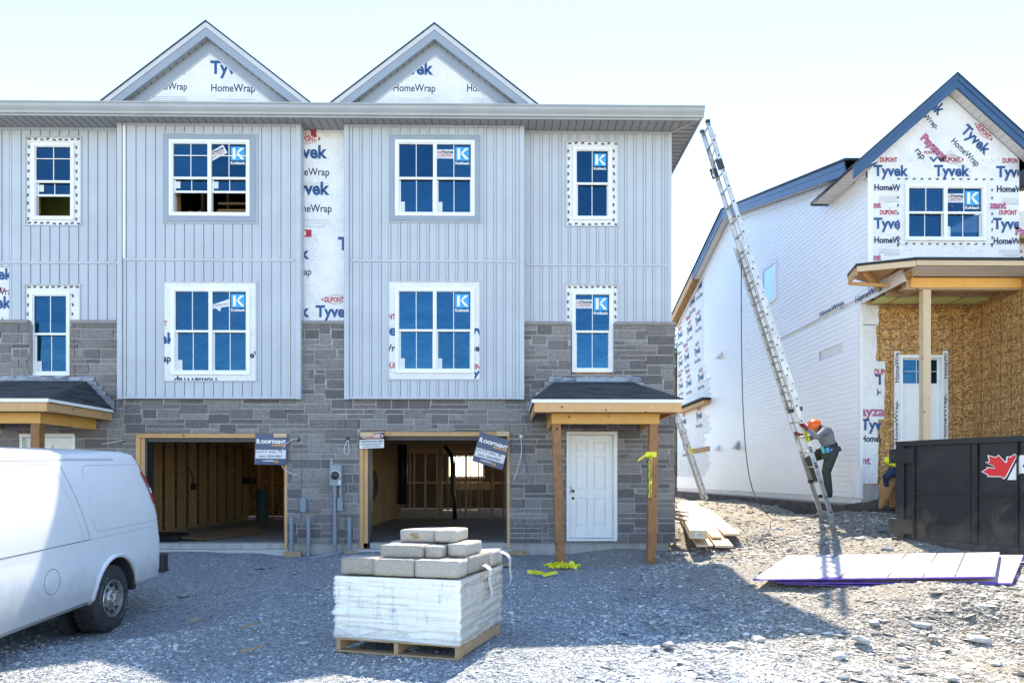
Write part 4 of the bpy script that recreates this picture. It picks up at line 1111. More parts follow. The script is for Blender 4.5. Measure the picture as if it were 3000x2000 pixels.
# side door hood and boarded opening at the far end
mb = MB(); y0_, z0_ = xz(2081, 1172); y1_, z1_ = xz(2000, 1207)
mb.obox((X2-.12, y0_, z0_-.05), (X2-.12, y1_, z0_-.05), .2, .12); mb.build('ledger_board', M['lumber'], h2)
mb = MB(); mb.obox((X2-.16, y0_-.1, z0_+.06), (X2-.16, y1_, z0_+.06), .32, .06); mb.build('hood_shingles', M['shingle'], h2)
mb = MB(); y0_, z0_ = xz(2080, 1312); mb.box(X2-.03, X2-.005, y0_, y0_+2.5, z0_-.1, z0_+.06); mb.build('bare_sheathing', M['osb_y'], h2)
# foundation
mb = MB(); mb.box(X2+.01, X2+.2, YN, YFAR, -1.0, ZSD1+.02); mb.box(X2+.2001, X2+8, YN+.0, YN+.2, -.8, gz(1420, YN, 2560)); mb.box(X2+.012, X2+.2, YN-.001, YN+.2, ZSD1+.021, gz(1420, YN, 2560)); mb.build('foundation', M['concrete'], h2)
mb = MB(); mb.prism([(X2-.004, YN-.01, -.9), (X2-.004, YFAR, -.9), (X2-.004, YFAR, ZSD1-.16), (X2-.004, YN+1.2, ZSD1-.17), (X2-.004, YN+.75, ZSD1-.17), (X2-.004, YN-.01, gz(1470, YN, 2524))], (.012, 0, 0))
zz = gz(1465, YN, 2560); mb.prism([(X2, YN-.012, -.9), (X2, YN-.012, zz-.05), (X2+.9, YN-.012, zz+.16), (X2+8, YN-.012, zz+.2), (X2+8, YN-.012, -.9)], (0, .01, 0)); mb.build('damp_proofing', M['asphalt_coat'], h2)
# side gable roof: blue rake fascia, soffit, slabs running into the house
def rake(dz, th, x0, x1, m_, name, y_lo=YQ-.6, y_hi=YFAR+.35):
    mb = MB()
    for ye in (y_lo, y_hi):
        P = [(x0, YP, ZP-dz), (x0, ye, zrake(ye)-dz), (x0, ye, zrake(ye)-dz-th), (x0, YP, ZP-dz-th)]
        mb.prism(P, (x1-x0, 0, 0))
    return mb.build(name, M[m_], h2)
OH = .30
yblue = xz(2052, 785)[0]
mb = MB()
for ye in (YQ-.5, yblue):
    for (dz, th, xo) in ((.03, .12, 0), (.15, .16, .012)):
        P = [(X2-OH+xo, YP, ZP-dz), (X2-OH+xo, ye, zrake(ye)-dz), (X2-OH+xo, ye, zrake(ye)-dz-th), (X2-OH+xo, YP, ZP-dz-th)]
        mb.prism(P, (.03, 0, 0))
mb.build('rake_fascia', M['roof_blue'], h2)
rake(-.012, .04, X2-OH-.03, X2+6, 'shingle', 'side_roof')
mb = MB(); ye = YFAR+.3; P = [(X2-OH+.005, yblue, zrake(yblue)-.03), (X2-OH+.005, ye, zrake(ye)-.03), (X2-OH+.005, ye, zrake(ye)-.30), (X2-OH+.005, yblue, zrake(yblue)-.30)]; mb.prism(P, (.035, 0, 0)); mb.build('bare_rake_board', M['lumber'], h2)
mb = MB(); 
for (p, q) in ((YQ-.5, YP), (YP, yblue)): mb.prism([(X2-OH+.04, p, zrake(p)-.24), (X2-OH+.04, q, zrake(q)-.24), (X2-OH+.04, q, zrake(q)-.26), (X2-OH+.04, p, zrake(p)-.26)], (OH-.04, 0, 0))
mb.build('rake_soffit', M['soffit_w'], h2)
mb = MB(); p, q = yblue, YFAR+.3; mb.prism([(X2-OH+.04, p, zrake(p)-.24), (X2-OH+.04, q, zrake(q)-.24), (X2-OH+.04, q, zrake(q)-.26), (X2-OH+.04, p, zrake(p)-.26)], (OH-.04, 0, 0)); mb.build('bare_rake_soffit', M['osb_y'], h2)
# ---------------- front gable
YGF = 12.46
Xp = gx(2804, YGF); Zp = gz(217, YGF, 2804); Xa = gx(2502, YGF); Za = gz(484, YGF, 2502); sg_ = (Zp-Za)/(Xp-Xa)
Xb = 2*Xp-Xa; XW1 = gx(2986, YU)
mb = MB(); zf = lambda x: Zp-abs(x-Xp)*sg_
zt0 = .40
zlo = gz(528, YU, 2700)
wh = [rect(2650, 541, 2886, 706, YU)]
wall_x(mb, X2, XW1, CZ+3.40, zlo, YU, YU+.12, [wh[0]])
mb.add([(X2, YU, zlo), (XW1, YU, zlo), (XW1, YU, zf(XW1)-.26), (Xp, YU, Zp-.26), (X2, YU, zf(X2)-.26), ], [(0,1,2,3,4)])
mb.add([(XW1, YU, CZ+3.4), (XW1, YU+.8, CZ+3.4), (XW1, YU+.8, zf(XW1)-.4), (XW1, YU, zf(XW1)-.40)], [(0,1,2,3)])
# window hole in the upper part was cut with the wall above zlo; patch round it
fw_ = mb.build('front_wall_wrap', M['wrap'], h2)
# fascia, drip, shingles
def frake(dz, y0, y1, th, name, m_):
    mb = MB()
    for sg, xe in ((-1, Xa), (1, Xb)):
        P = [(Xp, y0, Zp-dz), (xe, y0, zf(xe)-dz), (xe, y0, zf(xe)-dz-th), (Xp, y0, Zp-dz-th)]
        mb.prism(P if sg < 0 else P[::-1], (0, y1-y0, 0))
    return mb.build(name, M[m_], h2)
frake(-.035, YGF-.02, 14.25, .04, 'front_roof', 'shingle')
mb = MB(); mb.prism([(Xp, 14.251, Zp+.035), (X2+.05, 14.251, zf(X2+.05)+.035), (X2+.05, 14.251, zf(X2+.05)-.005), (Xp, 14.251, Zp-.005)], (0, 5, 0)); mb.prism([(Xp, 14.251, Zp+.035), (Xp, 14.251, Zp-.005), (Xb, 14.251, zf(Xb)-.005), (Xb, 14.251, zf(Xb)+.035)], (0, 5, 0)); mb.build('rear_roof', M['shingle'], h2)
frake(.006, YGF-.012, YGF+.03, .10, 'gable_drip', 'roof_blue')
frake(.107, YGF, YGF+.04, .145, 'gable_fascia', 'roof_blue')
mb = MB()   # soffits under both slopes
for xe in (X2-.0, Xb-.3):
    mb.prism([(Xp, YGF+.041, Zp-.235), (xe, YGF+.041, zf(xe)-.235), (xe, YGF+.041, zf(xe)-.25), (Xp, YGF+.041, Zp-.25)], (0, YU-YGF-.045, 0))
so_ = mb.build('gable_soffit', M['soffit_w'], h2)
mb = MB()
for k in range(1, 19):
    for sg in (-1, 1):
        x = Xp+sg*k*.105; 
        if abs(x-Xp) < (Xp-X2 if sg < 0 else Xb-.3-Xp): mb.obox((x, YGF+.045, zf(x)-.252), (x, YU-.01, zf(x)-.252), .006, .004)
absorb(so_, mb, M['grey_ink'])
# boxed eave return, running back along the side wall
yback = PT(2407, 617, 14.2)[0]*0+14.25
ze_ = zf(X2)-.35
mb = MB(); zl_ = gz(482, YGF, 2580)
mb.prism([(Xa, YGF+.001, zf(Xa)-.15), (Xa+.05, YGF+.001, zl_-.03), (X2-.0, YGF+.001, zl_+.01), (X2+.03, YGF+.001, zl_+.06), (X2+.03, YGF+.001, zf(X2)-.32)][::-1], (0, .03, 0)); mb.build('eave_return', M['roof_blue'], h2)
mb = MB(); zs_ = gz(484, YGF, 2560)
mb.box(Xa+.06, X2-.03, YGF+.035, yback, zs_, zs_+.02); so2_ = mb.build('eave_soffit', M['soffit_w'], h2)
mb = MB(); mb.prism([(Xa+.005, YGF+.04, zf(Xa)-.03), (Xa+.04, YGF+.04, zf(Xa)-.01), (Xa+.055, YGF+.04, zs_), (Xa+.03, YGF+.04, zs_)], (0, yback-YGF-.04, 0)); mb.build('eave_board', M['pallet_wood'], h2)
mb = MB(); mb.box(Xa+.0, X2-.03, yback, yback+.02, zs_-.03, zs_+.015); mb.add([(Xa, yback, zs_), (X2-.03, yback, zs_), (X2-.03, yback, zf(X2)-.03), (Xa, yback, zf(Xa)-.02)], [(0,1,2,3)]); mb.build('eave_end', M['roof_blue'], h2)
mb = MB(); 
for k in range(13): mb.box(Xa+.08, X2-.04, YGF+.1+k*.15, YGF+.105+k*.15, zs_-.002, zs_+.003)
absorb(so2_, mb, M['grey_ink'])
# front window
W[9] = (wh[0], wh[0], YU, 2)
_h = house; house = h2; twin(9, stick='KH', pads=[(1, .07)]); house = _h
mb = MB(); r9 = wh[0]; tp = (r9[0]-.16, r9[1]+.18, r9[2]-.10, r9[3]+.13); ring(mb, tp, r9, YU-.004, YU-.001); ob9 = mb.build('flashing_tape', M['wrap'], h2)
q = MB(); n = 13
for k in range(n):
    x = tp[0]+.02+k*(tp[1]-tp[0]-.1)/(n-1)
    for zz in (tp[3]-.05, tp[2]+.02): put_text(q, '3M', (x, YU-.0055, zz), .055, (1,0,.2), (-.2,0,1), .06)
for k in range(8):
    zz = tp[2]+.05+k*(tp[3]-tp[2]-.1)/8
    for x in (tp[0]+.02, tp[1]-.06): put_text(q, '3M', (x, YU-.0055, zz), .055, (-.2,0,-1), (1,0,-.2), .06)
q.build('lettering', M['black_ink'], ob9)
D = newD(); Yd = YU-.006
X9 = (X2, XW1, CZ+3.4, 99)
for (px, py, s, pr) in ((2560, 526, .66, 'DTHL'), (2737, 527, .68, 'DT'), (2919, 530, .68, 'DTHL'), (2560, 680, .66, 'DTHL'), (2909, 682, .68, 'DTHL')):
    x, z = PT(px, py, Yd)
    items = []
    full = (px in (2737,))
    if full: printblock(D, x, z, s, Yd, pr)
    else:
        wn = (X2+.02, r9[0]-.09, CZ+3.5, 9.9) if px < 2600 else (r9[1]+.1, XW1-.01, CZ+3.5, 9.9)
        put_clipped(D, 'b', 'Tyvek', x, z, s, s*.42, wn if py != 526 else (X2+.02, XW1, 0, 9.9), Yd); put_clipped(D, 'n', 'HomeWrap', x+.01, z-s*.37, s*1.03, s*.24, wn, Yd); put_clipped(D, 'r', 'DUPONT', x+s*.18, z+s*.5, s*.5, s*.14, wn if px > 2600 else (X2+.12, r9[0]-.0, 0, 9), Yd)
        put_clipped(D, 'k', 'Call 1-800 tyvek.ca/homewrap', x+s*.3, z-s*.66, s*.6, s*.035, wn, Yd)
        for k in range(3): put_clipped(D, 'k', '_', x+s*.15, z-s*(.5+.05*k), s*.8, .006, wn, Yd)
for (px, py, s_, wd) in ((2560, 610, 'nt', .14), (2560, 763, 'nt', .14), (2898, 612, 'zant', .33), (2975, 690, 'Pa', .2)):
    x, z = PT(px, py, Yd); put_text(D['p'], s_, (x, Yd, z), wd, bold=.06)
# diagonal prints in the gable
dg_ = Vector((math.cos(R(-52)), 0, math.sin(R(-52)))); du = Vector((-dg_.z, 0, dg_.x))
dgx = Vector((math.cos(R(-44)), 0, math.sin(R(-44)))); dux = Vector((-dgx.z, 0, dgx.x))
def v3(px, py, Y): x, z = PT(px, py, Y); return Vector((x, Y, z))
printblock(D, v3(2806, 392, Yd), 0, .66, Yd, 'DTHL', dgx, dux)
put_text(D['b'], 'ek', v3(2722, 315, Yd), .24, dgx, dux, .035, height=.24); put_text(D['n'], 'Wrap.', v3(2700, 345, Yd), .36, dgx, dux, .012)
put_text(D['p'], 'Payzant', v3(2690, 412, Yd), .62, dgx, dux, .07)
put_text(D['n'], 'rap', v3(2690, 447, Yd)+Vector((-.1,0,0)), .22, (math.cos(R(-50)), 0, math.sin(R(-50))), (math.sin(R(50)), 0, math.cos(R(50))), .012)
put_text(D['r'], 'PONT', v3(2708, 451, Yd), .20, bold=.03); put_text(D['b'], 'VV', v3(2722, 475, Yd), .32, bold=.035, height=.1)
for k in range(120):
    c = v3(random.uniform(2600, 2960), random.choice((470, 472, 715, 735, 610))+random.gauss(0, 4), Yd); sz = random.uniform(.004, .012)
    if c.x > X2+.05: D['k'].add([c, c+Vector((sz*2,0,0)), c+Vector((sz*2,0,sz)), c+Vector((0,0,sz))], [(0,1,2,3)])
flush(D, h2)
# neighbour wall right of the gable (bare sheathing and wrap)
mb = MB(); mb.box(XW1, XW1+6, YU+.8, YU+.9, CZ+3.4, CZ+5.4); mb.build('rear_front_wall', M['wrap'], h2)
D = newD(); printblock(D, XW1+.12, CZ+4.2, .66, YU+.79, 'DTH'); flush(D, h2)
mb = MB(); mb.box(Xb-.55, Xb-.02, YGF+.03, 14, zs_, zs_+.02); mb.box(Xb-.6, Xb+.0, YGF-.0, YGF+.04, zs_-.02, zf(Xb)+.25); mb.build('eave_return', M['roof_blue'], h2)
# ---------------- porch
YPF = 11.2; ZPT = gz(753, YPF, 2800); XPF = X2
mb = MB()
P0 = [(XPF, YPF), (XPF+9, YPF), (XPF+9, YU+.0), (X2-.02, YU+.0), (gx(2560, YU), YU)]
zr0 = ZPT; zr1 = CZ+3.98
a_ = Vector((gx(2508, 11.57), 11.57, gz(772, 11.57, 2508))); b_ = Vector((gx(2482, 11.95), 11.95, gz(803, 11.95, 2482))); c_ = Vector((gx(2530, 12.75)-.1, 12.75, b_.z+.0))
roofp = [Vector((XPF, YPF, zr0)), Vector((XPF+9, YPF, zr0)), Vector((XPF+9, YU-.01, zr1)), Vector((XPF+.2, YU-.01, zr1))]
mb.prism(roofp, (0, 0, -.045)); mb.prism([roofp[0], roofp[3], c_+Vector((.3,0,.12)), b_, a_], (0, 0, -.045)); mb.build('porch_roof', M['shingle'], h2)
mb = MB(); zf1 = gz(776, YPF, 2800)
mb.box(XPF, XPF+9, YPF+.02, YPF+.06, zf1, zr0-.046)
mb.obox(a_+Vector((.02,.02,-.09)), (XPF-.005, YPF+.035, zr0-.10), .035, .10); mb.build('porch_fascia', M['lumber_pale'], h2, bevel=.003)
mb = MB(); mb.obox(a_+Vector((.03,.05,-.12)), b_+Vector((.03,0,-.11)), .04, .13); mb.obox(b_+Vector((.04,.02,-.16)), (X2-.03, 12.0, b_.z-.19), .04, .05)
mb.obox(a_+Vector((.2,.1,-.11)), (X2-.03, 12.3, a_.z-.20), .04, .12)
mb.add([a_+Vector((.03,.03,-.06)), b_+Vector((.03,.0,-.06)), (X2-.01, 12.5, b_.z-.03), (X2-.01, 11.3, a_.z+.02)], [(0,1,2,3)]); mb.each('porch_lookout', M['lumber'], h2)
mb = MB(); zs3 = gz(809, 11.7, 2800)
mb.add([(XPF+.02, YPF+.07, zf1+.012), (XPF+9, YPF+.07, zf1+.012), (XPF+9, 11.7, zs3+.01), (XPF-.0, 11.7, zs3+.01), (XPF-.0, 11.7, zs3-.005), (XPF+9, 11.7, zs3-.005), (XPF+9, YPF+.07, zf1), (XPF+.02, YPF+.07, zf1)], [(0,1,2,3), (7,6,5,4), (3,2,5,4)]); so3_ = mb.build('porch_soffit', M['soffit_w'], h2)
mb = MB()
for k in range(90): x = XPF+.05+k*.1; mb.obox((x, YPF+.08, zf1-.002), (x, 11.69, zs3-.007), .005, .003)
absorb(so3_, mb, M['grey_ink'])
zb1, zb0 = zs3-.012, gz(842, 11.74, 2800); xb0 = gx(2668, 11.74)
mb = MB(); mb.box(xb0, XPF+9, 11.74, 11.88, zb0, zb1); mb.build('porch_beam', M['beam'], h2, bevel=.004)
mb = MB(); mb.box(xb0-.07, xb0-.002, 11.76, 11.90, zb0-.02, zb1); mb.box(X2+.1, XPF+9, 11.75, 11.89, zb0-.036, zb0-.002)
for k in range(10): mb.box(X2+.4+k*.6, X2+.44+k*.6, 11.9, YN-.02, zb0-.0, zb0+.16)
mb.box(X2+.1, XPF+3, YN-.10, YN-.03, zb0-.0, zb0+.15); mb.box(X2+.1, XPF+3, 12.3, 12.34, zb0+.0, zb0+.14)
mb.each('porch_joist', M['pallet_wood'], h2)
mb = MB(); mb.box(X2+.15, gx(2850, YN)-.0, 12.5, YN-.11, zb0+.01, zb0+.06); mb.build('insulation', M['insul'], h2)
mb = MB(); mb.box(X2+.1, XPF+9, 11.9, YN-.03, zb0+.17, zb0+.19); mb.build('porch_ceiling', M['osb'], h2)
xp = gx(2711, 11.8); mb = MB(); mb.box(xp-.068, xp+.068, 11.745, 11.875, -.2, zb0-.037); mb.build('porch_post', M['lumber_pale'], h2, bevel=.005)
# strip of side wall running forward above the porch opening
mb = MB(); zt_ = gz(790, 11.68, 2640); mb.prism([(X2-.004, 11.55, CZ+3.40), (X2-.004, YN-.02, CZ+3.38), (X2-.004, YN-.02, CZ+3.62), (X2-.004, 11.65, zt_)], (.03, 0, 0)); mb.build('soffit_channel', M['white'], h2)
mb = MB(); mb.prism([(X2+.03, 11.4, CZ+3.42), (X2+.03, YU+.3, CZ+3.42), (X2+.03, YU+.3, zr1), (X2+.03, 11.4, zr0-.05)], (.02, 0, 0)); mb.build('porch_end_sheathing', M['osb_y'], h2)
D = newD()
q = Vector((0, -1, 0)); xs_ = X2-.0285
for (s_, ink, px, py, wd, h_) in (('HomeWrap', 'n', 2510, 893, .95, .16), ('Tyvek', 'b', 2525, 842, .62, .24), ('HomeWrap.', 'n', 2405, 937, 1.1, .17)):
    y, z = xz(px, py); wq = MB(); put_text(D[ink], s_, (X2-.029, y+.0, z), wd, (0, -1, 0), (0, 0, 1), .02, height=h_)
for (px, py, s) in ((2012, 985, 1.0), (2037, 958, 1.0), (2004, 1064, 1.0), (2034, 1048, 1.0), (2010, 1140, 1.0), (2044, 1124, 1.0), (2020, 905, 1.0), (2040, 862, 1.0), (1985, 1000, 1.0), (1987, 1080, .9), (2039, 1235, 1.0), (1988, 1145, .9), (1996, 1250, 1.), (2000, 1320, 1.0)):
    y, z = xz(px, py); o = Vector((X2-.004, y, z)); s *= 1.15
    s *= .66; printblock(D, o, 0, s, 0, 'DTH', (0, -1, 0))
    if px < 2030: put_text(D['p'], 'Payzant', o+Vector((0, .1, s*.74)), s*.8, (0,-1,0), (0,0,1), .06)
flush(D, h2)
# ---------------- alcove: bare sheathing, wrap strips, door
XC = gx(2850, YN)
DR = rect(2633, 1040, 2764, 1365, YN)
mb = MB(); wall_x(mb, X2+.02, XC, gz(1420, YN, 2560)+.003, zb0+.15, YN, YN+.12, [inner(DR)]); mb.box(XC, XC+.12, 11.4, YN+.12, -.2, zb0+.2); osbw = mb.build('bare_sheathing', M['osb'], h2)
mb = MB()      # nailing grid lines
for k in range(1, 20):
    z = .9+k*.205*1.0
    if z < zb0:
        for (p, q) in ([(X2+.3, XC-.002)] if z > DR[3]+.05 else [(X2+.3, DR[0]-.12), (DR[1]+.12, XC-.002)]): mb.box(p, q, YN-.0035, YN-.001, z, z+.006)
    if z < zb0: mb.obox((XC-.003, YN, z+.003), (XC-.003, 11.45, z+.003+.0), .005, .006)
for k in range(11):
    x = X2+.35+k*.203; mb.box(x, x+.006, YN-.0036, YN-.0012, .3 if not DR[0]-.12 < x < DR[1]+.12 else DR[3]+.05, zb0-.2)
for k in range(7): y = YN-.25-k*.25; mb.box(XC-.004, XC-.001, y, y+.006, .3, zb0)
absorb(osbw, mb, M['groove'])
mb = MB()
def strip(px0, px1, py0, py1, Y=YN-.006, jag=.015):
    L = [PT(px0, py, Y) for py in np.linspace(py0, py1, 9)]; Rr = [PT(px1, py, Y) for py in np.linspace(py1, py0, 9)]
    P = [(x, Y, z) for x, z in L]+[(x+random.uniform(-jag, jag), Y, z) for x, z in Rr]
    mb.prism(P[::-1], (0, .004, 0))
strip(2526, 2574, 882, 952); strip(2526, 2567, 950, 1060); strip(2526, 2592, 1058, 1228, YN-.008); strip(2526, 2572, 1226, 1416, YN-.0075)
stw = mb.build('wrap_strip', M['wrap'], h2)
mb = MB(); strip(2620, 2636, 1028, 1400, YN-.01, .004); strip(2762, 2778, 1027, 1400, YN-.01, .004); mb.build('wrap_strip', M['wrap'], h2)
D = newD(); Yt = YN-.0125
cl = (X2, gx(2590, YN), -9, 99)
for (ink, s_, px, py, wd, hh) in (('r', 'DUPONT', 2562, 1098, .42, .12), ('b', 'Tyvek', 2564, 1136, .74, .26), ('n', 'HomeWrap', 2570, 1164, .7, .16), ('p', 'Payzant', 2500, 1228, .85, .26), ('b', 'Tyvek', 2523, 1270, .66, .29), ('n', 'HomeWrap', 2523, 1300, .66, .17), ('p', 'nt', 2526, 1360, .16, .14)):
    x, z = PT(px, py, Yt); put_clipped(D, ink, s_, x, z, wd, hh, (X2+.01, gx(2592 if ink in 'rp' else 2580, YN), -9, 99), Yt)
for (s_, px, py, L) in (('HomeWra', 2634, 1120, .58), ('HomeWrap.', 2634, 1300, .85), ('HomeWr', 2776, 1108, .50), ('HomeWrap.', 2776, 1290, .9)):
    x, z = PT(px, py, Yt); put_text(D['n'], s_, (x, Yt, z), L, (0,0,1), (-1,0,0), .02, height=.085)
flush(D, h2)
x0, x1, z0, z1 = DR; mb = MB(); ring(mb, (x0+.01, x1-.01, z0, z1), (x0+.06, x1-.06, z0+.03, z1-.06), YN-.04, YN+.1); mb.build('door_frame', M['door'], h2, bevel=.004)
mb = MB(); zg0, zg1 = gz(1122, YN, 2700), gz(1053, YN, 2700); g0, g1 = x0+.07, x1-.10
wall_x(mb, x0+.06, x1-.06, z0+.03, z1-.06, YN+.03, YN+.07, [(g0, g1, zg0, zg1)]); mb.box(g0-.01, g1+.01, YN+.015, YN+.04, zg0-.035, zg0-.005)
mb.box((g0+g1)/2-.06, (g0+g1)/2-.05, YN+.035, YN+.06, zg0, zg1); mb.box((g0+g1)/2+.16, (g0+g1)/2+.17, YN+.035, YN+.06, zg0, zg1); mb.box(g0, g1, YN+.036, YN+.059, (zg0+zg1)/2, (zg0+zg1)/2+.01)
for zz in (.28, .62): mb.box(x0+.08, x1-.08, YN+.027, YN+.032, z0+(zg0-z0)*zz, z0+(zg0-z0)*zz+.006)
dd = mb.build('door', M['door'], h2, bevel=.003); mb = MB(); mb.box(g0, g1, YN+.05, YN+.055, zg0, zg1); mb.build('pane', M['glass'], dd)
mb = MB(); mb.box(X2+.2, X2+9, YN+.0+.2, YFAR, ZP-3.5, ZP-3.4); mb.box(X2+9, X2+9.1, YN, YFAR, -1, ZP-2); mb.box(X2+.2, X2+9, YFAR-.1, YFAR, -1, ZP-2); mb.box(XC+.12, X2+9, YN+.0, YN+.1, -.3, CZ+3.5); mb.build('rear_walls', M['osb'], h2)
# ================================================================== GROUND
def z_at(px, py, Y): return PT(px, py, Y)[1]
CP = [(-12,12.8,0.1),(-8,12.6,.10),(-7,12.7,.11),(-6,12.7,.12),(-5,12.6,.09),(-4,12.5,.02),(-2.5,12.6,.11),(-1.5,12.7,.12),(-.5,12.7,.11),(-7,11.4,0),(-5,11.2,0),(-2,11.2,0),(.6,12.6,.02),(1,11.4,.03),(2.9,11.4,.05),(3.15,12.7,.10),(-4.6,8,-.27),(-4.6,5,-.20),(-8,8,-.32),(-8,3,-.3),(-3,6,-.09),
 (-1,6,-.02),(-1.6,6.3,-.06),(.3,7,-.02),(.5,9,0),(0,3.5,-.02),(2,9,.03),(3.9,11.6,.22),(3.6,14,.5),(3.4,20,.7),(4.2,15,.72),(4.8,12.8,.50),(6.17,12.8,.70),(6.8,13.0,.86),(5.5,17,.80),(6.7,20,.80),(6.7,27,.70),(5.5,10.8,.52),(6.2,10.2,.58),(7.5,9,.58),
 (3.05,8.39,.15),(4.98,6.9,.38),(3.79,9.35,.32),(5.72,7.86,.56),(2.2,7.5,.05),(4,5.2,.05),(5.5,5.2,.25),(2,5,.0),(8,12,.75),(12,12,.8),(10,7,.6),(8,4,.4),(0,0,-.1),(5,0,0),(-6,0,-.4),(0,-8,-.1),(0,30,.5),(20,20,.9),(-20,12,0),(-20,0,-.4),(7.5,35,.6)]
cp = np.array(CP)
def ground_np(x, y):
    x = np.asarray(x, float); y = np.asarray(y, float); sh_ = x.shape; x = x.ravel(); y = y.ravel()
    out = np.empty(len(x))
    for s in range(0, len(x), 20000):
        dx = x[s:s+20000, None]-cp[None, :, 0]; dy = y[s:s+20000, None]-cp[None, :, 1]
        d2 = dx*dx+dy*dy+.12; w_ = 1/d2**1.7; out[s:s+20000] = (w_*cp[:, 2]).sum(1)/w_.sum(1)
    return out.reshape(sh_)
def ground_z(x, y): return float(ground_np(np.array([x]), np.array([y]))[0])
rng = np.random.default_rng(3)
def fbm(x, y, f, seed):
    r = np.random.default_rng(seed); n = 160; tab = r.random((n, n)); out = 0; a = 1; tot = 0
    for o in range(4):
        u, v = x*f, y*f; i, j = np.floor(u).astype(int), np.floor(v).astype(int); fu, fv = u-i, v-j; fu = fu*fu*(3-2*fu); fv = fv*fv*(3-2*fv)
        g = lambda a_, b_: tab[a_ % n, b_ % n]
        out = out+a*((g(i,j)*(1-fu)+g(i+1,j)*fu)*(1-fv)+(g(i,j+1)*(1-fu)+g(i+1,j+1)*fu)*fv); tot += a; a *= .5; f *= 2.1
    return out/tot-.5
def relief(x, y):
    amp = np.clip((x-1.5)/3, 0, 1)*.10+.025
    amp = amp*np.clip((np.abs(y-12.9)-.1)*1.5+.15, .15, 1)
    rut = .035*np.exp(-((x-1.6-.25*np.sin(y*.7))/.16)**2)+.035*np.exp(-((x-3.2-.25*np.sin(y*.7))/.16)**2)+.03*np.exp(-((x+2.6-.2*np.sin(y*.6))/.18)**2)
    return -rut*np.clip((11.5-y)/2, 0, 1)+fbm(x+40, y+40, .9, 1)*amp*1.3+fbm(x+40, y+40, 5, 2)*(.02+.03*np.clip((x-1.5)/3, 0, 1))
xs = np.unique(np.concatenate([np.arange(-60, -12, 3.), np.arange(-12, 10, .05), np.arange(10, 70, 3.)]))
ys = np.unique(np.concatenate([np.arange(-30, 2.5, 1.5), np.arange(2.5, 16, .05), np.arange(16, 32, .2), np.arange(32, 200, 8.)]))
GX, GY = np.meshgrid(xs, ys, indexing='ij'); GZ = ground_np(GX, GY)+relief(GX, GY)
# keep the gravel below the slab inside the garages
ins = (GX < XRS-.05) & (GY > 13.0); GZ = np.where(ins, ZSLAB-.55, GZ)
ins2 = (GX > X2+.1) & (GY > YN+.1) & (GY < 45); GZ = np.where(ins2, -.35, GZ)
V = np.stack([GX, GY, GZ], -1).reshape(-1, 3); nx_, ny_ = len(xs), len(ys)
idx = np.arange(nx_*ny_).reshape(nx_, ny_); Q = np.stack([idx[:-1, :-1], idx[1:, :-1], idx[1:, 1:], idx[:-1, 1:]], -1).reshape(-1, 4)
def np_mesh(name, V, Fc, m_, tonev=None, smooth=True):
    me = bpy.data.meshes.new(name); k = Fc.shape[1]
    me.vertices.add(len(V)); me.vertices.foreach_set('co', V.astype(np.float32).ravel())
    me.loops.add(Fc.size); me.loops.foreach_set('vertex_index', Fc.astype(np.int32).ravel())
    me.polygons.add(len(Fc)); me.polygons.foreach_set('loop_start', np.arange(0, Fc.size, k, dtype=np.int32)); me.polygons.foreach_set('loop_total', np.full(len(Fc), k, np.int32))
    me.polygons.foreach_set('use_smooth', np.full(len(Fc), smooth)); me.update(calc_edges=True)
    if tonev is not None: a = me.attributes.new('tone', 'FLOAT', 'FACE'); a.data.foreach_set('value', tonev.astype(np.float32))
    me.materials.append(m_); o = bpy.data.objects.new(name, me); S.collection.objects.link(o); return o
go = np_mesh('ground', V, Q, M['ground']); tag(go, None, kind='structure')
go['label'] = 'rough gravel and broken slate yard in front of both houses'
# crushed stone: one scatter nobody could count
t_ = (1+5**.5)/2
ico = np.array([(-1,t_,0),(1,t_,0),(-1,-t_,0),(1,-t_,0),(0,-1,t_),(0,1,t_),(0,-1,-t_),(0,1,-t_),(t_,0,-1),(t_,0,1),(-t_,0,-1),(-t_,0,1)])/2**.5/1.35
icf = np.array([(0,11,5),(0,5,1),(0,1,7),(0,7,10),(0,10,11),(1,5,9),(5,11,4),(11,10,2),(10,7,6),(7,1,8),(3,9,4),(3,4,2),(3,2,6),(3,6,8),(3,8,9),(4,9,5),(2,4,11),(6,2,10),(8,6,7),(9,8,1)])
def scatter(n, region, smin, smax, seed, power=2.4, flat=(.25, .7)):
    r = np.random.default_rng(seed); P = region(r, n); n = len(P)
    s = smin*(smax/smin)**(r.random(n)**power)
    sc = np.stack([s*r.uniform(.8, 1.5, n), s*r.uniform(.6, 1.0, n), s*r.uniform(flat[0], flat[1], n)], -1)
    B = ico[None]*(1+r.uniform(-.32, .32, (n, 12, 1)))*sc[:, None, :]
    a = r.uniform(0, 6.283, n); tl = r.normal(0, .3, n); 
    c, s_ = np.cos(tl)[:, None], np.sin(tl)[:, None]; y = B[..., 1]*c-B[..., 2]*s_; z = B[..., 1]*s_+B[..., 2]*c; x = B[..., 0]
    c, s_ = np.cos(a)[:, None], np.sin(a)[:, None]; X = x*c-y*s_; Y = x*s_+y*c
    gz_ = ground_np(P[:, 0], P[:, 1])+relief(P[:, 0], P[:, 1])
    Vv = np.stack([X+P[:, :1], Y+P[:, 1:2], z+gz_[:, None]+s[:, None]*.12], -1).reshape(-1, 3)
    Ff = (icf[None]+12*np.arange(n)[:, None, None]).reshape(-1, 3); return Vv, Ff, np.repeat(r.random(n), 20)
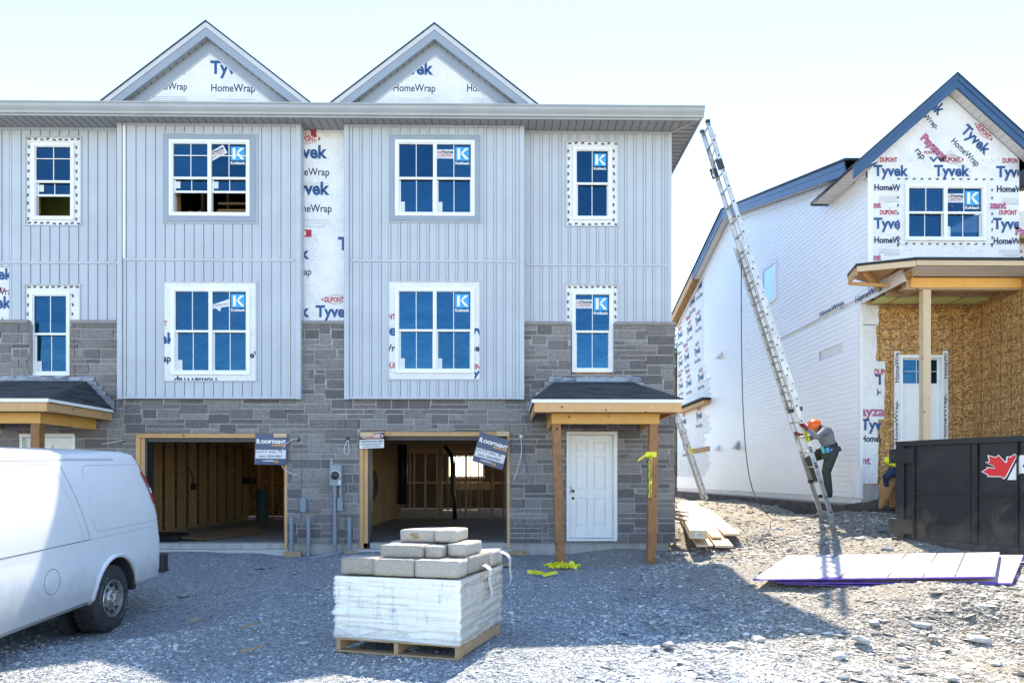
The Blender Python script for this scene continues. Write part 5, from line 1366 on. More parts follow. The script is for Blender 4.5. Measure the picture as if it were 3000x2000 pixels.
def reg_view(ymin, ymax, xmul0, xmul1, dens=1.6):
    def f(r, n):
        u = r.random(n); Y = (ymin**-dens+(ymax**-dens-ymin**-dens)*u)**(-1/dens)
        X = Y*r.uniform(xmul0, xmul1, n)
        ok = ~((X < XRS+.05) & (Y > 12.72)) & ~((X > X2-.02) & (Y > YN-.05)) & ~((Y > 12.6) & (X < -1) & (X > -8) & (Y > 12.65))
        X, Y = X[ok], Y[ok]; keep = r.random(len(X)) < np.clip(.62+fbm(X+40, Y+40, .8, 9)*2.6+fbm(X+40, Y+40, 3.5, 10)*1.2, .12, 1)
        return np.stack([X[keep], Y[keep]], -1)
    return f
def merge(L):
    o = 0; A = []; B = []; C_ = []
    for v, f, t in L: A.append(v); B.append(f+o); C_.append(t); o += len(v)
    return np.concatenate(A), np.concatenate(B), np.concatenate(C_)
L = [scatter(85000, reg_view(4.6, 13.2, -.85, .85), .008, .019, 11), scatter(24000, reg_view(4.6, 13, .18, .9), .010, .034, 12, 2.6, (.15, .5)), scatter(6500, reg_view(10.5, 26, .22, .62, .6), .018, .075, 13, 2.6, (.15, .5)), scatter(1300, reg_view(4.6, 12.5, -.8, .2), .012, .04, 14, 3.5, (.2, .5)), scatter(1500, reg_view(4.8, 12, .12, .9), .02, .075, 15, 3.2, (.12, .35)), scatter(13000, reg_view(10, 13, .25, .75, .5), .010, .045, 16, 2.8, (.15, .5))]
# small mound of gravel at the garage aprons
Vp, Fp_, Tp = merge(L); tag(np_mesh('gravel', Vp, Fp_, M['pebble'], Tp, False), 'loose crushed grey gravel spread over the yard', 'gravel', kind='stuff')
# larger loose rocks, each its own thing
def rock(px, py, sz, flat=.5, m_='rock', lab=None):
    # find the ground point on the pixel ray
    Y = 4.0
    while Y < 30:
        x, z = PT(px, py, Y)
        if z <= ground_z(x, Y): break
        Y += .03
    rr = random.Random(int(px*31+py)); w_ = sz/F*Y/2
    mb = MB(); vs = []
    for v in ico:
        k = 1+rr.uniform(-.28, .28); vs.append((v[0]*w_*k*1.15, v[1]*w_*k*.8, v[2]*w_*k*flat))
    a = rr.uniform(0, 6.28); ta = rr.uniform(-.25, .25)
    R_ = Matrix.Rotation(a, 3, 'Z') @ Matrix.Rotation(ta, 3, 'X')
    vs = [R_ @ Vector(v)+Vector((x, Y, ground_z(x, Y)+w_*flat*.35)) for v in vs]
    mb.add(vs, [tuple(f) for f in icf]); o = mb.build('rock', M[m_], None)
    b = o.modifiers.new('bevel', 'BEVEL'); b.width = w_*.08; b.segments = 1
    return tag(o, lab, 'rock', 'loose rocks on the yard')
RK = [(1518,1812,42,'pale flat rock right of the wrapped paver pallet'),(1676,1887,16,'small rock on the dark gravel in front of the right porch post'),(1805,1756,20,'reddish-grey small rock in the shade below the right porch post'),
 (2145,1898,62,'largest wedge-shaped slate rock in the shaded rubble'),(2218,1876,55,'flat-topped slate slab beside the largest wedge rock'),(2150,1845,36,'grey rock just behind the largest wedge rock'),(2092,1908,40,'rounded rock left of the largest wedge rock'),(2560,1828,48,'square grey rock at the tip of the house shadow'),(2525,1880,60,'long flat slab at the edge of the house shadow'),(2190,1790,34,'grey rock in the shade below the sheet corner'),
 (1940,1780,30,'rounded grey rock in the shade right of the porch'),(1900,1800,24,'small pale rock in the shade right of the porch'),(1925,1900,34,'flat rock at the lower edge of the shade'),(1960,1892,44,'blocky rock at the lower edge of the shade'),(2460,1926,58,'flat tan slab at the sunlit shadow border'),(2290,1550,0,''),
 (2700,1838,48,'flat pale slab in full sun below the purple sheets'),(2735,1870,44,'sunlit slab right of the shadow tip'),(2870,1880,60,'broad white flat rock at the lower right'),(2790,1990,60,'white flat rock at the bottom edge'),(2050,1975,36,'rock in the sun at the bottom edge, left'),(2920,1950,44,'pale rock at the lower right corner'),
 (2880,1560,0,''),(2275,1553,34,'dark rock on the sunlit bank between lumber and ladder'),(2345,1492,34,'flat dark rock against the foundation of the white house'),(2216,1480,22,'square brown block of stone by the foundation'),(2218,1508,16,'small brown rock on the bank'),(2600,1612,36,'dark rock under the corner of the dumpster'),(2520,1580,34,'flat pale rock left of the dumpster'),(2230,1578,30,'white flat rock right of the lumber'),(2590,1556,34,'pale slab in front of the dumpster hinge'),(2300,1512,24,'white rock on the sunlit bank'),
 (2000,1625,36,'broken rock beside the foundation corner'),(2015,1690,24,'small flat rock in the shade right of the porch post'),(2560,1506,26,'pale rock at the corner of the white house'),(2475,1496,30,'flat rock right of the ladder foot'),
 (780,1664,34,'pale rock pile stone near the left garage, nearest the pallet'),(756,1666,28,'pale grey rock left of its twin near the left garage'),(730,1682,20,'small pale rock before the left garage'),(860,1680,26,'flat grey slab near the conduit stubs'),(540,1745,38,'flat pale stone right of the van wheel'),(345,1908,0,''),(170,1848,22,'flat tan stone under the van'),(930,1725,20,'little pale stone left of the paver pallet'),(1735,1692,16,'pale pebble-sized rock between the porch posts'),(1650,1680,18,'flat light chip beside the yellow tape'),
 (1850,1980,30,'rock in the lower sunlit gravel'),(1795,1935,30,'tan rock at the edge of the sunlit gravel'),(1870,1940,34,'blocky tan rock in the sunlit gravel'),(2350,1975,44,'long pale rock at the bottom edge, middle right'),(2120,1960,24,'small brown stone in the sunlit rubble'),(2640,1935,34,'pale rock in the lower right rubble'),(2470,1990,34,'sunlit flat rock at the bottom edge')]
for r_ in RK:
    if r_[2]: rock(r_[0], r_[1], r_[2], .42, 'rock', r_[3])
def drop(px, py):
    Y = 4.0
    while Y < 30:
        x, z = PT(px, py, Y)
        if z <= ground_z(x, Y)+.02: return x, Y, ground_z(x, Y)+.02
        Y += .02
# wood scraps
for i, (p, q, lb) in enumerate((((545, 1824), (590, 1815), 'short wooden stake on the gravel right of the van wheel'), ((705, 1843), (757, 1828), 'splintered wooden stake, middle of the three on the gravel'), ((705, 1915), (762, 1900), 'wooden stake nearest the camera on the dark gravel'))):
    a, b = drop(*p), drop(*q); mb = MB(); mb.obox(Vector(a)+Vector((0,0,.02)), Vector(b)+Vector((0,0,.02)), .028, .015); tag(mb.build('wood_stake', M['pallet_wood'], None), lb, 'wood scrap', 'wood scraps on the gravel')
for (px, py, w_, lb) in ((1480, 1656, .28, 'grey cardboard scrap on the gravel behind the paver pallet'),):
    x, y, z = drop(px, py); mb = MB(); mb.prism([(x-w_/2, y-.08, z+.01), (x+w_/2, y-.1, z+.01), (x+w_/2.4, y+.1, z+.02), (x-w_/3, y+.12, z+.02)], (0, 0, .008)); tag(mb.build('cardboard', M['pallet_wood'], None), lb, 'cardboard')
x, y, z = gx(585, 13.6), 13.6, ZSLAB
P = [(0,0),(.14,.10),(.20,.09),(.26,.03),(.36,-.02),(.45,-.12),(.40,-.20),(.22,-.17),(.08,-.10)]
mb = MB(); mb.prism([(x-.18+a, y+b*1.5, z+.03+.03*math.sin(a*14)) for a, b in P], (0, 0, .01)); tag(mb.build('foil_wrapper', M['leaf_paper'], None), 'crumpled pale green foil wrapper on the left garage floor', 'wrapper')
# dark sheet and membrane offcuts at the curb of the left garage
mb = MB(); x = gx(560, 15.2); mb.prism([(x-1.0, 14.2, ZSLAB+.03), (x+.1, 14.4, ZSLAB+.02), (x-.1, 15.3, ZSLAB+.03), (x-1.0, 15.4, ZSLAB+.05)], (0, 0, .09)); tag(mb.build('membrane_offcut', M['rubber'], None), 'black folded membrane offcut by the curb of the left garage', 'membrane')
mb = MB(); x = gx(600, 15.2); mb.prism([(x-.35, 14.7, ZSLAB+.05), (x+.25, 14.5, ZSLAB+.02), (x+.9, 16.6, ZSLAB+.02), (x+.3, 17.0, ZSLAB+.12)], (0, 0, .02)); tag(mb.build('plywood_offcut', M['pallet_wood'], None), 'thin grey plywood strip leaning on the curb inside the left garage', 'plywood')
mb = MB(); x = gx(769, 20.8); zt = gz(1432, 20.8, 769); mb.lathe([(0, 0), (0, .19), (.3, .17), (.6, .19), (.9, .18), (zt-ZSLAB, .16), (zt-ZSLAB, 0)], (x, 20.8, ZSLAB), (0,0,1), 20); tag(mb.build('membrane_roll', M['roll'], None, smooth=False), 'upright grey-blue roll of membrane at the back of the left garage', 'roll')
mb = MB(); xw = gx(482, 16.6)+.04
for (px, py, n) in ((567, 1424, 1), (728, 1408, 3)):
    for k in range(n): Yb = xw/((px-CX)/F) if False else None
yq_, zq_ = on_x(567, 1424, xw+.02); mb.box(xw-.02, xw+.06, yq_-.07, yq_+.07, zq_-.09, zq_+.08)
yq2, zq2 = on_x(715, 1408, xw+.02)
for k in range(3): mb.box(xw-.02, xw+.06, yq2+k*.35, yq2+k*.35+.24, zq2-.10, zq2+.10)
mb.tube([(xw+.02, yq_, zq_+.08), (xw+.04, yq_-.1, zq_+.3), (xw+.02, yq_-.3, zq_+.5)], .012, 6); 
for k in range(3): mb.tube([(xw+.02, yq2+k*.2, zq2+.1), (xw+.02, yq2+k*.2, ZC-.1)], .012, 6)
mb.build('electric_box', M['black'], house)
mb = MB()
for k in range(5): c = (xb+.06+.01*k, 18.25+.03*k, gz(1419, 18.3)); mb.add(*[[Vector(c)+Vector((.0, math.cos(2*math.pi*i/24)*(.42+.01*k), math.sin(2*math.pi*i/24)*(.40-.01*k)))+Vector((math.cos(2*math.pi*j/6)*.018, 0, math.sin(2*math.pi*j/6)*.018)) for i in range(24) for j in range(6)], [(i*6+j, i*6+(j+1) % 6, ((i+1) % 24)*6+(j+1) % 6, ((i+1) % 24)*6+j) for i in range(24) for j in range(6)]])
tag(mb.build('hose_coil', vary((.05,.04,.09), (.25,.2,.3), 5, .5)('hose'), None, smooth=True), 'coiled dark purple hose hung on the studs inside the right garage', 'hose')
# ================================================================== VAN
Yw = 7.9; wx, wz_ = PT(333, 1751, Yw)
van = thing('van', (wx-1, Yw-1.5, wz_-.39), 'white cargo van parked at the left, seen from its rear quarter', 'van')
vf = Vector((.055, -1, -.030)).normalized(); vw = Vector((-1, -.055, 0)).normalized(); vu = vw.cross(vf).normalized()
if vu.z < 0: vu = -vu
V0 = Vector((wx, Yw, wz_))-vf*1.20-vw*.045-vu*.387
def vp(l, w_, h): return V0+vf*l+vw*w_+vu*h
HP = [(.42,.07),(.47,.02),(.60,.004),(.80,.0),(.95,.0),(1.02,.010),(1.06,.012),(1.25,.022),(1.45,.045),(1.65,.085),(1.85,.14),(1.97,.17),(2.05,.205),(2.09,.30),(2.13,1.0)]
def ins(h):
    for (a, b), (c, d) in zip(HP, HP[1:]):
        if h <= c: return b+(d-b)*max(0, (h-a))/(c-a)
    return 1.0
def lr(h): 
    T = [(0,0),(1.1,0),(1.4,.035),(1.6,.09),(1.8,.17),(1.95,.23),(2.05,.29),(2.13,.42)]
    for (a, b), (c, d) in zip(T, T[1:]):
        if h <= c: return b+(d-b)*(h-a)/(c-a)
    return .55
RC = .16
def rnd(s): return RC-math.sqrt(max(0, RC*RC-(RC-s)**2)) if s < RC else 0
def side(l, h, off=0.0):
    s = max(0, l-lr(h)); return vp(l, ins(h)+rnd(s)-off, h)
Ss = [0,.008,.025,.05,.08,.12,.16,.4,.8,1.2,1.6,2.2,3.0,3.8,4.1,4.4,4.7,4.9,5.1,5.3,5.45,5.55]
def top(s): return 2.13 if s < 3.95 else 2.13-(s-3.95)/.95*.85 if s < 4.9 else 1.28-(s-4.9)*.5
def ring_pts(s):
    P = []; k = (top(s)-.42)/(2.13-.42); fr = max(0, s-5.25)
    for (h, i_) in HP: P.append(vp(s+lr(h)*max(0, 1-s/3.0), i_+rnd(s)+fr*.5, .42+(h-.42)*k))
    Q = [vp(s+lr(h)*max(0, 1-s/3.0), 2.0-i_-rnd(s)-fr*.5, .42+(h-.42)*k) for (h, i_) in HP[:-1]][::-1]
    return P+Q
mb = MB(); RR = [ring_pts(s) for s in Ss]; m = len(RR[0]); n_ = len(HP)
Fc = [(i*m+k, i*m+(k+1) % m, (i+1)*m+(k+1) % m, (i+1)*m+k) for i in range(len(Ss)-1) for k in range(m)]
for base, rev in ((0, False), ((len(Ss)-1)*m, True)):
    for i in range(n_-2):
        q = (base+i, base+m-1-i, base+m-2-i, base+i+1); Fc.append(q if not rev else q[::-1])
    q = (base+n_-2, base+n_, base+n_-1); Fc.append(q if not rev else q[::-1])
mb.add([p for r_ in RR for p in r_], Fc, .5)
body = mb.build('body', M['van'], van)
bm_ = bpy.data.meshes.new('x')
import bmesh
b_ = bmesh.new(); b_.from_mesh(body.data); bmesh.ops.recalc_face_normals(b_, faces=b_.faces); b_.to_mesh(body.data); b_.free()
cuts = []
for lc in (1.20, 4.60):
    for (wa, wb) in ((-.2, .42), (1.58, 2.2)):
        q = MB(); q.lathe([(wa, 0.0001), (wa, .475), (wb, .475), (wb, 0.0001)], vp(lc, 0, .40), vw, 56); c = q.build('cut', M['dark'], van)
        b_ = bmesh.new(); b_.from_mesh(c.data); bmesh.ops.remove_doubles(b_, verts=b_.verts, dist=.001); bmesh.ops.recalc_face_normals(b_, faces=b_.faces); b_.to_mesh(c.data); b_.free()
        md = body.modifiers.new('b', 'BOOLEAN'); md.object = c; md.operation = 'DIFFERENCE'; md.solver = 'EXACT'; cuts.append(c)
dg = bpy.context.evaluated_depsgraph_get(); me = bpy.data.meshes.new_from_object(body.evaluated_get(dg)); body.modifiers.clear(); body.data = me; me.name = 'body'
me.materials.clear(); me.materials.append(M['van'])
for c in cuts: bpy.data.objects.remove(c)
me.polygons.foreach_set('use_smooth', [True]*len(me.polygons))
try: me.set_sharp_from_angle(angle=R(32))
except Exception: pass
def ribbon(path, width, name, m_, off=.0015, parent=van, n=6):
    Q = []
    for i in range(len(path)-1):
        for k in range(n): t = k/n; Q.append((path[i][0]+(path[i+1][0]-path[i][0])*t, path[i][1]+(path[i+1][1]-path[i][1])*t))
    Q.append(path[-1]); mb = MB(); V_ = []
    for i, (l, h) in enumerate(Q):
        a = Q[max(0, i-1)]; b = Q[min(len(Q)-1, i+1)]; dx, dz = b[0]-a[0], b[1]-a[1]; L = math.hypot(dx, dz) or 1; nx2, nz2 = -dz/L*width/2, dx/L*width/2
        V_ += [side(l+nx2, h+nz2, off), side(l-nx2, h-nz2, off)]
    mb.add(V_, [(2*i, 2*i+1, 2*i+3, 2*i+2) for i in range(len(Q)-1)], .5); return mb.build(name, m_, parent)
seam = mat('panel_gap', (.10,.11,.12), .6); crease = mat('panel_crease', (.50,.53,.57), .4)
def rr_path(l0, l1, h0, h1, r=.09, slant=0):
    P = []
    for (cx_, cz_, a0) in ((l1-r, h1-r, 0), (l0+r+slant, h1-r, 90), (l0+r, h0+r, 180), (l1-r, h0+r, 270)):
        for k in range(5): a = R(a0+k*22.5); P.append((cx_+r*math.cos(a), cz_+r*math.sin(a)))
    P.append(P[0]); return P
ribbon(rr_path(.12, 1.62, 1.20, 1.93, .10, .14), .010, 'panel_recess', crease, n=2)
ribbon([(0.02, 1.13), (1.7, 1.13)], .008, 'panel_crease', crease)
ribbon([(1.72, 1.13), (5.0, 1.13)], .008, 'panel_gap', seam)
ribbon([(1.72, 1.13), (1.82, 1.45), (1.98, 1.93)], .007, 'panel_gap', seam)
ribbon([(1.82, 1.13), (1.94, 1.45), (2.10, 1.90), (2.2, 1.945), (3.6, 1.945)], .008, 'panel_recess', crease)
ribbon([(.3, 2.0), (4.0, 2.0)], .018, 'drip_rail', crease); ribbon([(.3, 1.985), (4.0, 1.985)], .004, 'drip_rail', seam)
ribbon([(2.35, .62), (2.35+.001, .62)], .001, 'panel_gap', seam)
cc = [(2.42+.125*math.cos(2*math.pi*k/28), .80+.125*math.sin(2*math.pi*k/28)) for k in range(29)]
ribbon(cc, .006, 'fuel_door', seam, n=1)
ribbon([(.0, .62), (.72, .60)], .006, 'panel_gap', crease)
# wheel arch lips, liners
for lc in (1.20, 4.60):
    mb = MB(); mb.tube([vp(lc+.485*math.cos(R(a)), -.002+ins(max(.42, .40+.485*math.sin(R(a)))), .40+.485*math.sin(R(a))) for a in range(3, 178, 7)], .026, 8); mb.build('wheel_arch', M['van'], van, smooth=True)
    mb = MB(); V_ = []
    for a in range(-5, 187, 8):
        for ww in (.025, .41): V_.append(vp(lc+.468*math.cos(R(a)), ww, .40+.468*math.sin(R(a))))
    k = len(V_)//2; mb.add(V_, [(2*i, 2*i+1, 2*i+3, 2*i+2) for i in range(k-1)], .5); mb.lathe([(.405, 0.001), (.405, .468)], vp(lc, 0, .40), vw, 40); mb.build('wheel_well', M['rubber'], van, smooth=True)
mb = MB(); mb.prism([vp(.70, .03, .40), vp(.76, .03, .40), vp(.76, .03, .60), vp(.70, .03, .62)], vw*.3); mb.build('mud_flap', M['black'], van, bevel=.01)
def wheel(lc, wc, inward):
    c = vp(lc, wc, .387); ax = vw*inward
    mb = MB(); mb.lathe([(.012, .215), (.002, .23), (-.004, .27), (.0, .33), (.018, .367), (.035, .376), (.21, .376), (.235, .36), (.25, .30), (.24, .22)], c, ax, 64)
    u = ax.cross(Vector((0,0,1))).normalized(); v = ax.cross(u)
    for k in range(44):
        for j, (d0, d1) in enumerate(((.012, .075), (.082, .12), (.127, .165), (.172, .236))):
            t = 2*math.pi*(k+.5*(j % 2)+random.uniform(-.08, .08))/44; e = Vector(u*math.cos(t)+v*math.sin(t)); tt = Vector(-u*math.sin(t)+v*math.cos(t)); w2 = .018
            r0, r1 = (.350 if j in (0, 3) else .37), .388
            A = [c+ax*d0+tt*w2+e*r0, c+ax*d0-tt*w2+e*r0, c+ax*d1-tt*w2+e*r0, c+ax*d1+tt*w2+e*r0]; B = [p+e*(r1-r0)+(ax*(.012 if j == 0 else 0)) for p in A]
            mb.add(A+B, [(4,5,6,7), (0,1,5,4), (1,2,6,5), (2,3,7,6), (3,0,4,7)], .5)
    w_ = mb.build('wheel', M['rubber'], van)
    mb = MB(); mb.lathe([(.010, .218), (-.004, .212), (-.002, .200), (.03, .192), (.05, .185), (.035, .165), (.022, .14), (.02, .105), (.0, .088), (-.02, .084)], c, ax, 48)
    mb.lathe([(-.020, .084), (-.035, .062), (-.042, .058), (-.045, .04), (-.046, 0.0)], c, ax, 32)
    for k in range(8):
        t = 2*math.pi*(k+.5)/8; mb.lathe([(-.0, .017), (-.036, .015), (-.042, .008), (-.043, 0)], c+(u*math.cos(t)+v*math.sin(t))*.075, ax, 10)
    rim_ = mb.build('rim', M['chrome'], w_, smooth=False)
    mb = MB()
    for k in range(8):
        t = 2*math.pi*k/8; e = Vector(u*math.cos(t)+v*math.sin(t)); tt = Vector(-u*math.sin(t)+v*math.cos(t))
        P = [c+ax*(.024)+e*(.152+.023*math.cos(a))+tt*.036*math.sin(a) for a in [2*math.pi*i/14 for i in range(14)]]
        mb.prism(P, -ax*.004)
    absorb(rim_, mb, M['dark'])
    mb = MB()
    for (s_, a0) in (('ALL TERRAIN', 60), ('ALL TERRAIN', 240)):
        for i, ch in enumerate(s_):
            if ch == ' ': continue
            a = R(a0-i*6.0); e = Vector(u*math.cos(a)+v*math.sin(a)); tt = (e.cross(ax)).normalized()
            put_text(mb, ch, c-ax*.0055+e*.278-tt*.010, .020 if ch != 'I' else .006, tt, e, .02, height=.028)
    mb.build('lettering', M['grey_ink'], w_)
wheel(1.20, .045, 1); wheel(4.60, .045, 1); wheel(1.20, 1.955, -1); wheel(4.60, 1.955, -1)
# lamps, bumper, door seal
def patch(l0f, l1f, h0, h1, name, m_, off, n=10):
    mb = MB(); V_ = []
    for i in range(n+1):
        h = h0+(h1-h0)*i/n
        for j in range(5): l = lr(h)+l0f+(l1f-l0f)*j/4; V_.append(side(l, h, off))
    mb.add(V_, [(i*5+j, i*5+j+1, i*5+j+6, i*5+j+5) for i in range(n) for j in range(4)], .5)
    V2 = [side(lr(h_)+l_, h_, off-.02) for h_, l_ in ((h0, l0f), (h0, l1f), (h1, l1f), (h1, l0f))]
    return mb.build(name, m_, van, smooth=True)
patch(-.0, .17, 1.42, 1.84, 'tail_light', M['lamp_red'], .016); patch(-.0, .165, 1.56, 1.63, 'tail_light', M['white_ink'], .0175, 3); patch(-.0, .10, 1.86, 2.08, 'door_seal', M['black'], .006)
mb = MB(); mb.box(-.12, .06, 0, 1, 0, 1) if False else None
P = [vp(l, w_, h) for h in (.50, .72) for (l, w_) in ((.10, -.03), (-.08, -.02), (-.15, .05), (-.15, 1.95), (-.08, 2.02), (.10, 2.03))]
mb.add(P, [(0,1,2,3,4,5), (11,10,9,8,7,6)]+[(i, (i+1) % 6, 6+(i+1) % 6, 6+i) for i in range(6)]); mb.build('rear_bumper', M['black'], van, bevel=.02)
for (wa, wb) in ((.25, .95), (1.05, 1.75)):
    mb = MB(); mb.prism([vp(.07, wa, 1.3)-vf*.0, vp(.07, wb, 1.3), vp(.14, wb-.05, 1.78), vp(.14, wa+.05, 1.78)], -vf*.10); mb.build('rear_window', M['glass'], van)
mb = MB(); mb.prism([vp(4.1, .1, 2.0), vp(4.1, 1.9, 2.0), vp(4.93, 1.85, 1.32), vp(4.93, .15, 1.32)], (0,-.02,.03)); mb.build('windscreen', M['glass'], van)
mb = MB(); mb.prism([vp(3.35, .01, 1.2), vp(4.5, .01, 1.2), vp(4.05, .10, 1.85), vp(3.4, .10, 1.85)], vw*-.012); mb.build('side_window', M['glass'], van)
mb = MB(); mb.box(0,0,0,0,0,0) if False else None
for w2 in (.08, 1.6): mb.prism([vp(5.45, w2, .75), vp(5.45, w2+.32, .75), vp(5.5, w2+.32, .95), vp(5.5, w2, .95)], vf*.08)
mb.build('headlight', M['sticker'], van, bevel=.01)
mb = MB(); mb.add([vp(.1, .45, .44), vp(5.4, .45, .44), vp(5.4, 1.55, .44), vp(.1, 1.55, .44), vp(.1, .45, .30), vp(5.4, .45, .30), vp(5.4, 1.55, .30), vp(.1, 1.55, .30)], [(0,1,2,3),(4,7,6,5),(0,4,5,1),(1,5,6,2),(2,6,7,3),(3,7,4,0)]); mb.build('underbody', M['black'], van)
# ================================================================== DUMPSTER
DL = Vector((gx(2622, 10.0), 10.0, z_at(2622, 1600, 10.0)-.0)); DRr = Vector((gx(3000, 8.45), 8.45, z_at(3000, 1638, 8.45)))
dd_ = (DRr-DL).normalized(); dh = Vector((dd_.x, dd_.y, 0)).normalized(); dn = Vector((-dh.y, dh.x, 0)); dn = dn if dn.x > 0 else -dn; dU = dn.cross(dd_).normalized(); dU = dU if dU.z > 0 else -dU
def dp(t, n, h): return DL+dd_*t+dn*n+dU*h
def t_at(px):
    lo, hi = -.5, 3
    for _ in range(50):
        m = (lo+hi)/2; p = dp(m, 0, .8); a = p.x/p.y; xx = CX+F*math.tan(math.atan(a)-YAW)
        if xx < px: lo = m
        else: hi = m
    return lo
dum = thing('dumpster', DL+dd_*3+dn*1, 'black steel roll-off dumpster with a red maple leaf on its side', 'dumpster')
Lh, Wd, Hh = 6.0, 2.3, 1.55
def dbox(mb, t0, t1, n0, n1, h0, h1):
    P = [dp(t, n, h) for h in (h0, h1) for (t, n) in ((t0, n0), (t1, n0), (t1, n1), (t0, n1))]
    mb.add(P, [(0,3,2,1),(4,5,6,7),(0,1,5,4),(1,2,6,5),(2,3,7,6),(3,0,4,7)])
mb = MB(); dbox(mb, .06, Lh, .05, .08, .14, Hh-.05); dbox(mb, .06, Lh, Wd-.08, Wd-.05, .14, Hh-.05); dbox(mb, .06, .10, .08, Wd-.08, .14, Hh-.05); dbox(mb, Lh-.04, Lh, .08, Wd-.08, .14, Hh-.05); dbox(mb, .06, Lh, .081, Wd-.081, .16, .2); mb.each('side_panel', M['steel_dark'], dum)
mb = MB(); dbox(mb, 0, Lh, .0, .12, Hh-.06, Hh+.02); dbox(mb, 0, Lh, Wd-.12, Wd, Hh-.06, Hh+.02); dbox(mb, 0, .1, .121, Wd-.121, Hh-.06, Hh+.019); dbox(mb, .5, Lh, Wd-.10, Wd-.02, Hh+.02, Hh+.10); mb.each('top_rail', M['steel_dark'], dum, bevel=.008)
mb = MB(); dbox(mb, -.04, Lh, -.03, .16, 0.0, .14); dbox(mb, -.04, Lh, .161, Wd, .02, .12); mb.each('bottom_rail', M['rust'], dum, bevel=.008)
mb = MB()
dbox(mb, 0, .13, .0, .10, .14, Hh-.06)
for px, w_ in ((2673, .035), (2838, .02), (2858, .02), (2977, .015)):
    t = t_at(px); dbox(mb, t-w_/2, t+w_/2, .012, .049, .14, Hh-.06)
for t in (2.2, 2.9, 3.6, 4.3, 5.0, 5.9): dbox(mb, t, t+.10, .012, .049, .14, Hh-.06)
t = t_at(2838); dbox(mb, t, t_at(2858), .03, .0495, .14, Hh-.06)
mb.each('rib', M['steel_dark'], dum, bevel=.004)
mb = MB(); dbox(mb, t_at(2673)-.02, Lh, .014, .048, .80, .815); mb.build('side_seam', M['steel_dark'], dum)
for h0, h1 in ((1.24, 1.46), (.20, .42)):
    mb = MB(); dbox(mb, -.07, .28, -.012, .0-.001, h0, h1); mb.tube([dp(-.07, -.01, h0), dp(-.07, -.01, h1)], .022, 8); hg = mb.build('hinge', M['steel_dark'], dum, bevel=.004)
mb = MB(); 
for h in (.3, 1.3): mb.ball(dp(-.03, -.015, h+.05), .016, 8, 6)
mb.build('bolt', M['rust'], dum)
def dpx(zx, zy, off=.0):     # crop pixel -> point on the long face
    px, py = 2560+zx/3.016, 1220+zy/3.016; t = t_at(px); p = dp(t, .05-off, 0)
    dpt = math.sin(YAW)*p.x+math.cos(YAW)*p.y; z = CZ+(CY-py)/F*dpt; return Vector((p.x, p.y, z))
LF = [(933,485),(988,452),(975,442),(1058,452),(1048,440),(967,402),(1003,396),(988,338),(1062,355),(1087,335),(1150,400),(1158,350),(1190,352),(1231,325),(1252,348),(1160,530),(1133,555),(1110,533),(985,530),(990,515)]
LF2 = [(945,485),(995,456),(990,450),(1056,458),(1052,436),(980,404),(1012,398),(1000,347),(1064,362),(1087,343),(1148,408),(1163,403),(1168,357),(1192,360),(1229,333),(1243,350),(1154,520),(1132,546),(1113,526),(995,523),(998,510)]
def poly_fill(mb, P):
    from mathutils.geometry import tessellate_polygon
    mb.add(P, [tuple(t) for t in tessellate_polygon([P])], .5)
mb = MB(); poly_fill(mb, [dpx(a, b, .004) for a, b in LF]); em = mb.build('emblem', M['white_ink'], dum)
mb = MB(); poly_fill(mb, [dpx(a, b, .006) for a, b in LF2]); mb.build('leaf_emblem', mat('emblem_red', (.65,.01,.015), .4), em)
mb = MB()
for P in ([(1165,558),(1278,340),(1345,340),(1248,558)], [(1345,340),(1400,340),(1420,558),(1345,558)], [(1290,445),(1345,445),(1345,500),(1268,500)]): poly_fill(mb, [dpx(a, b, .006) for a, b in P])
mb.build('lettering', M['white_ink'], em)
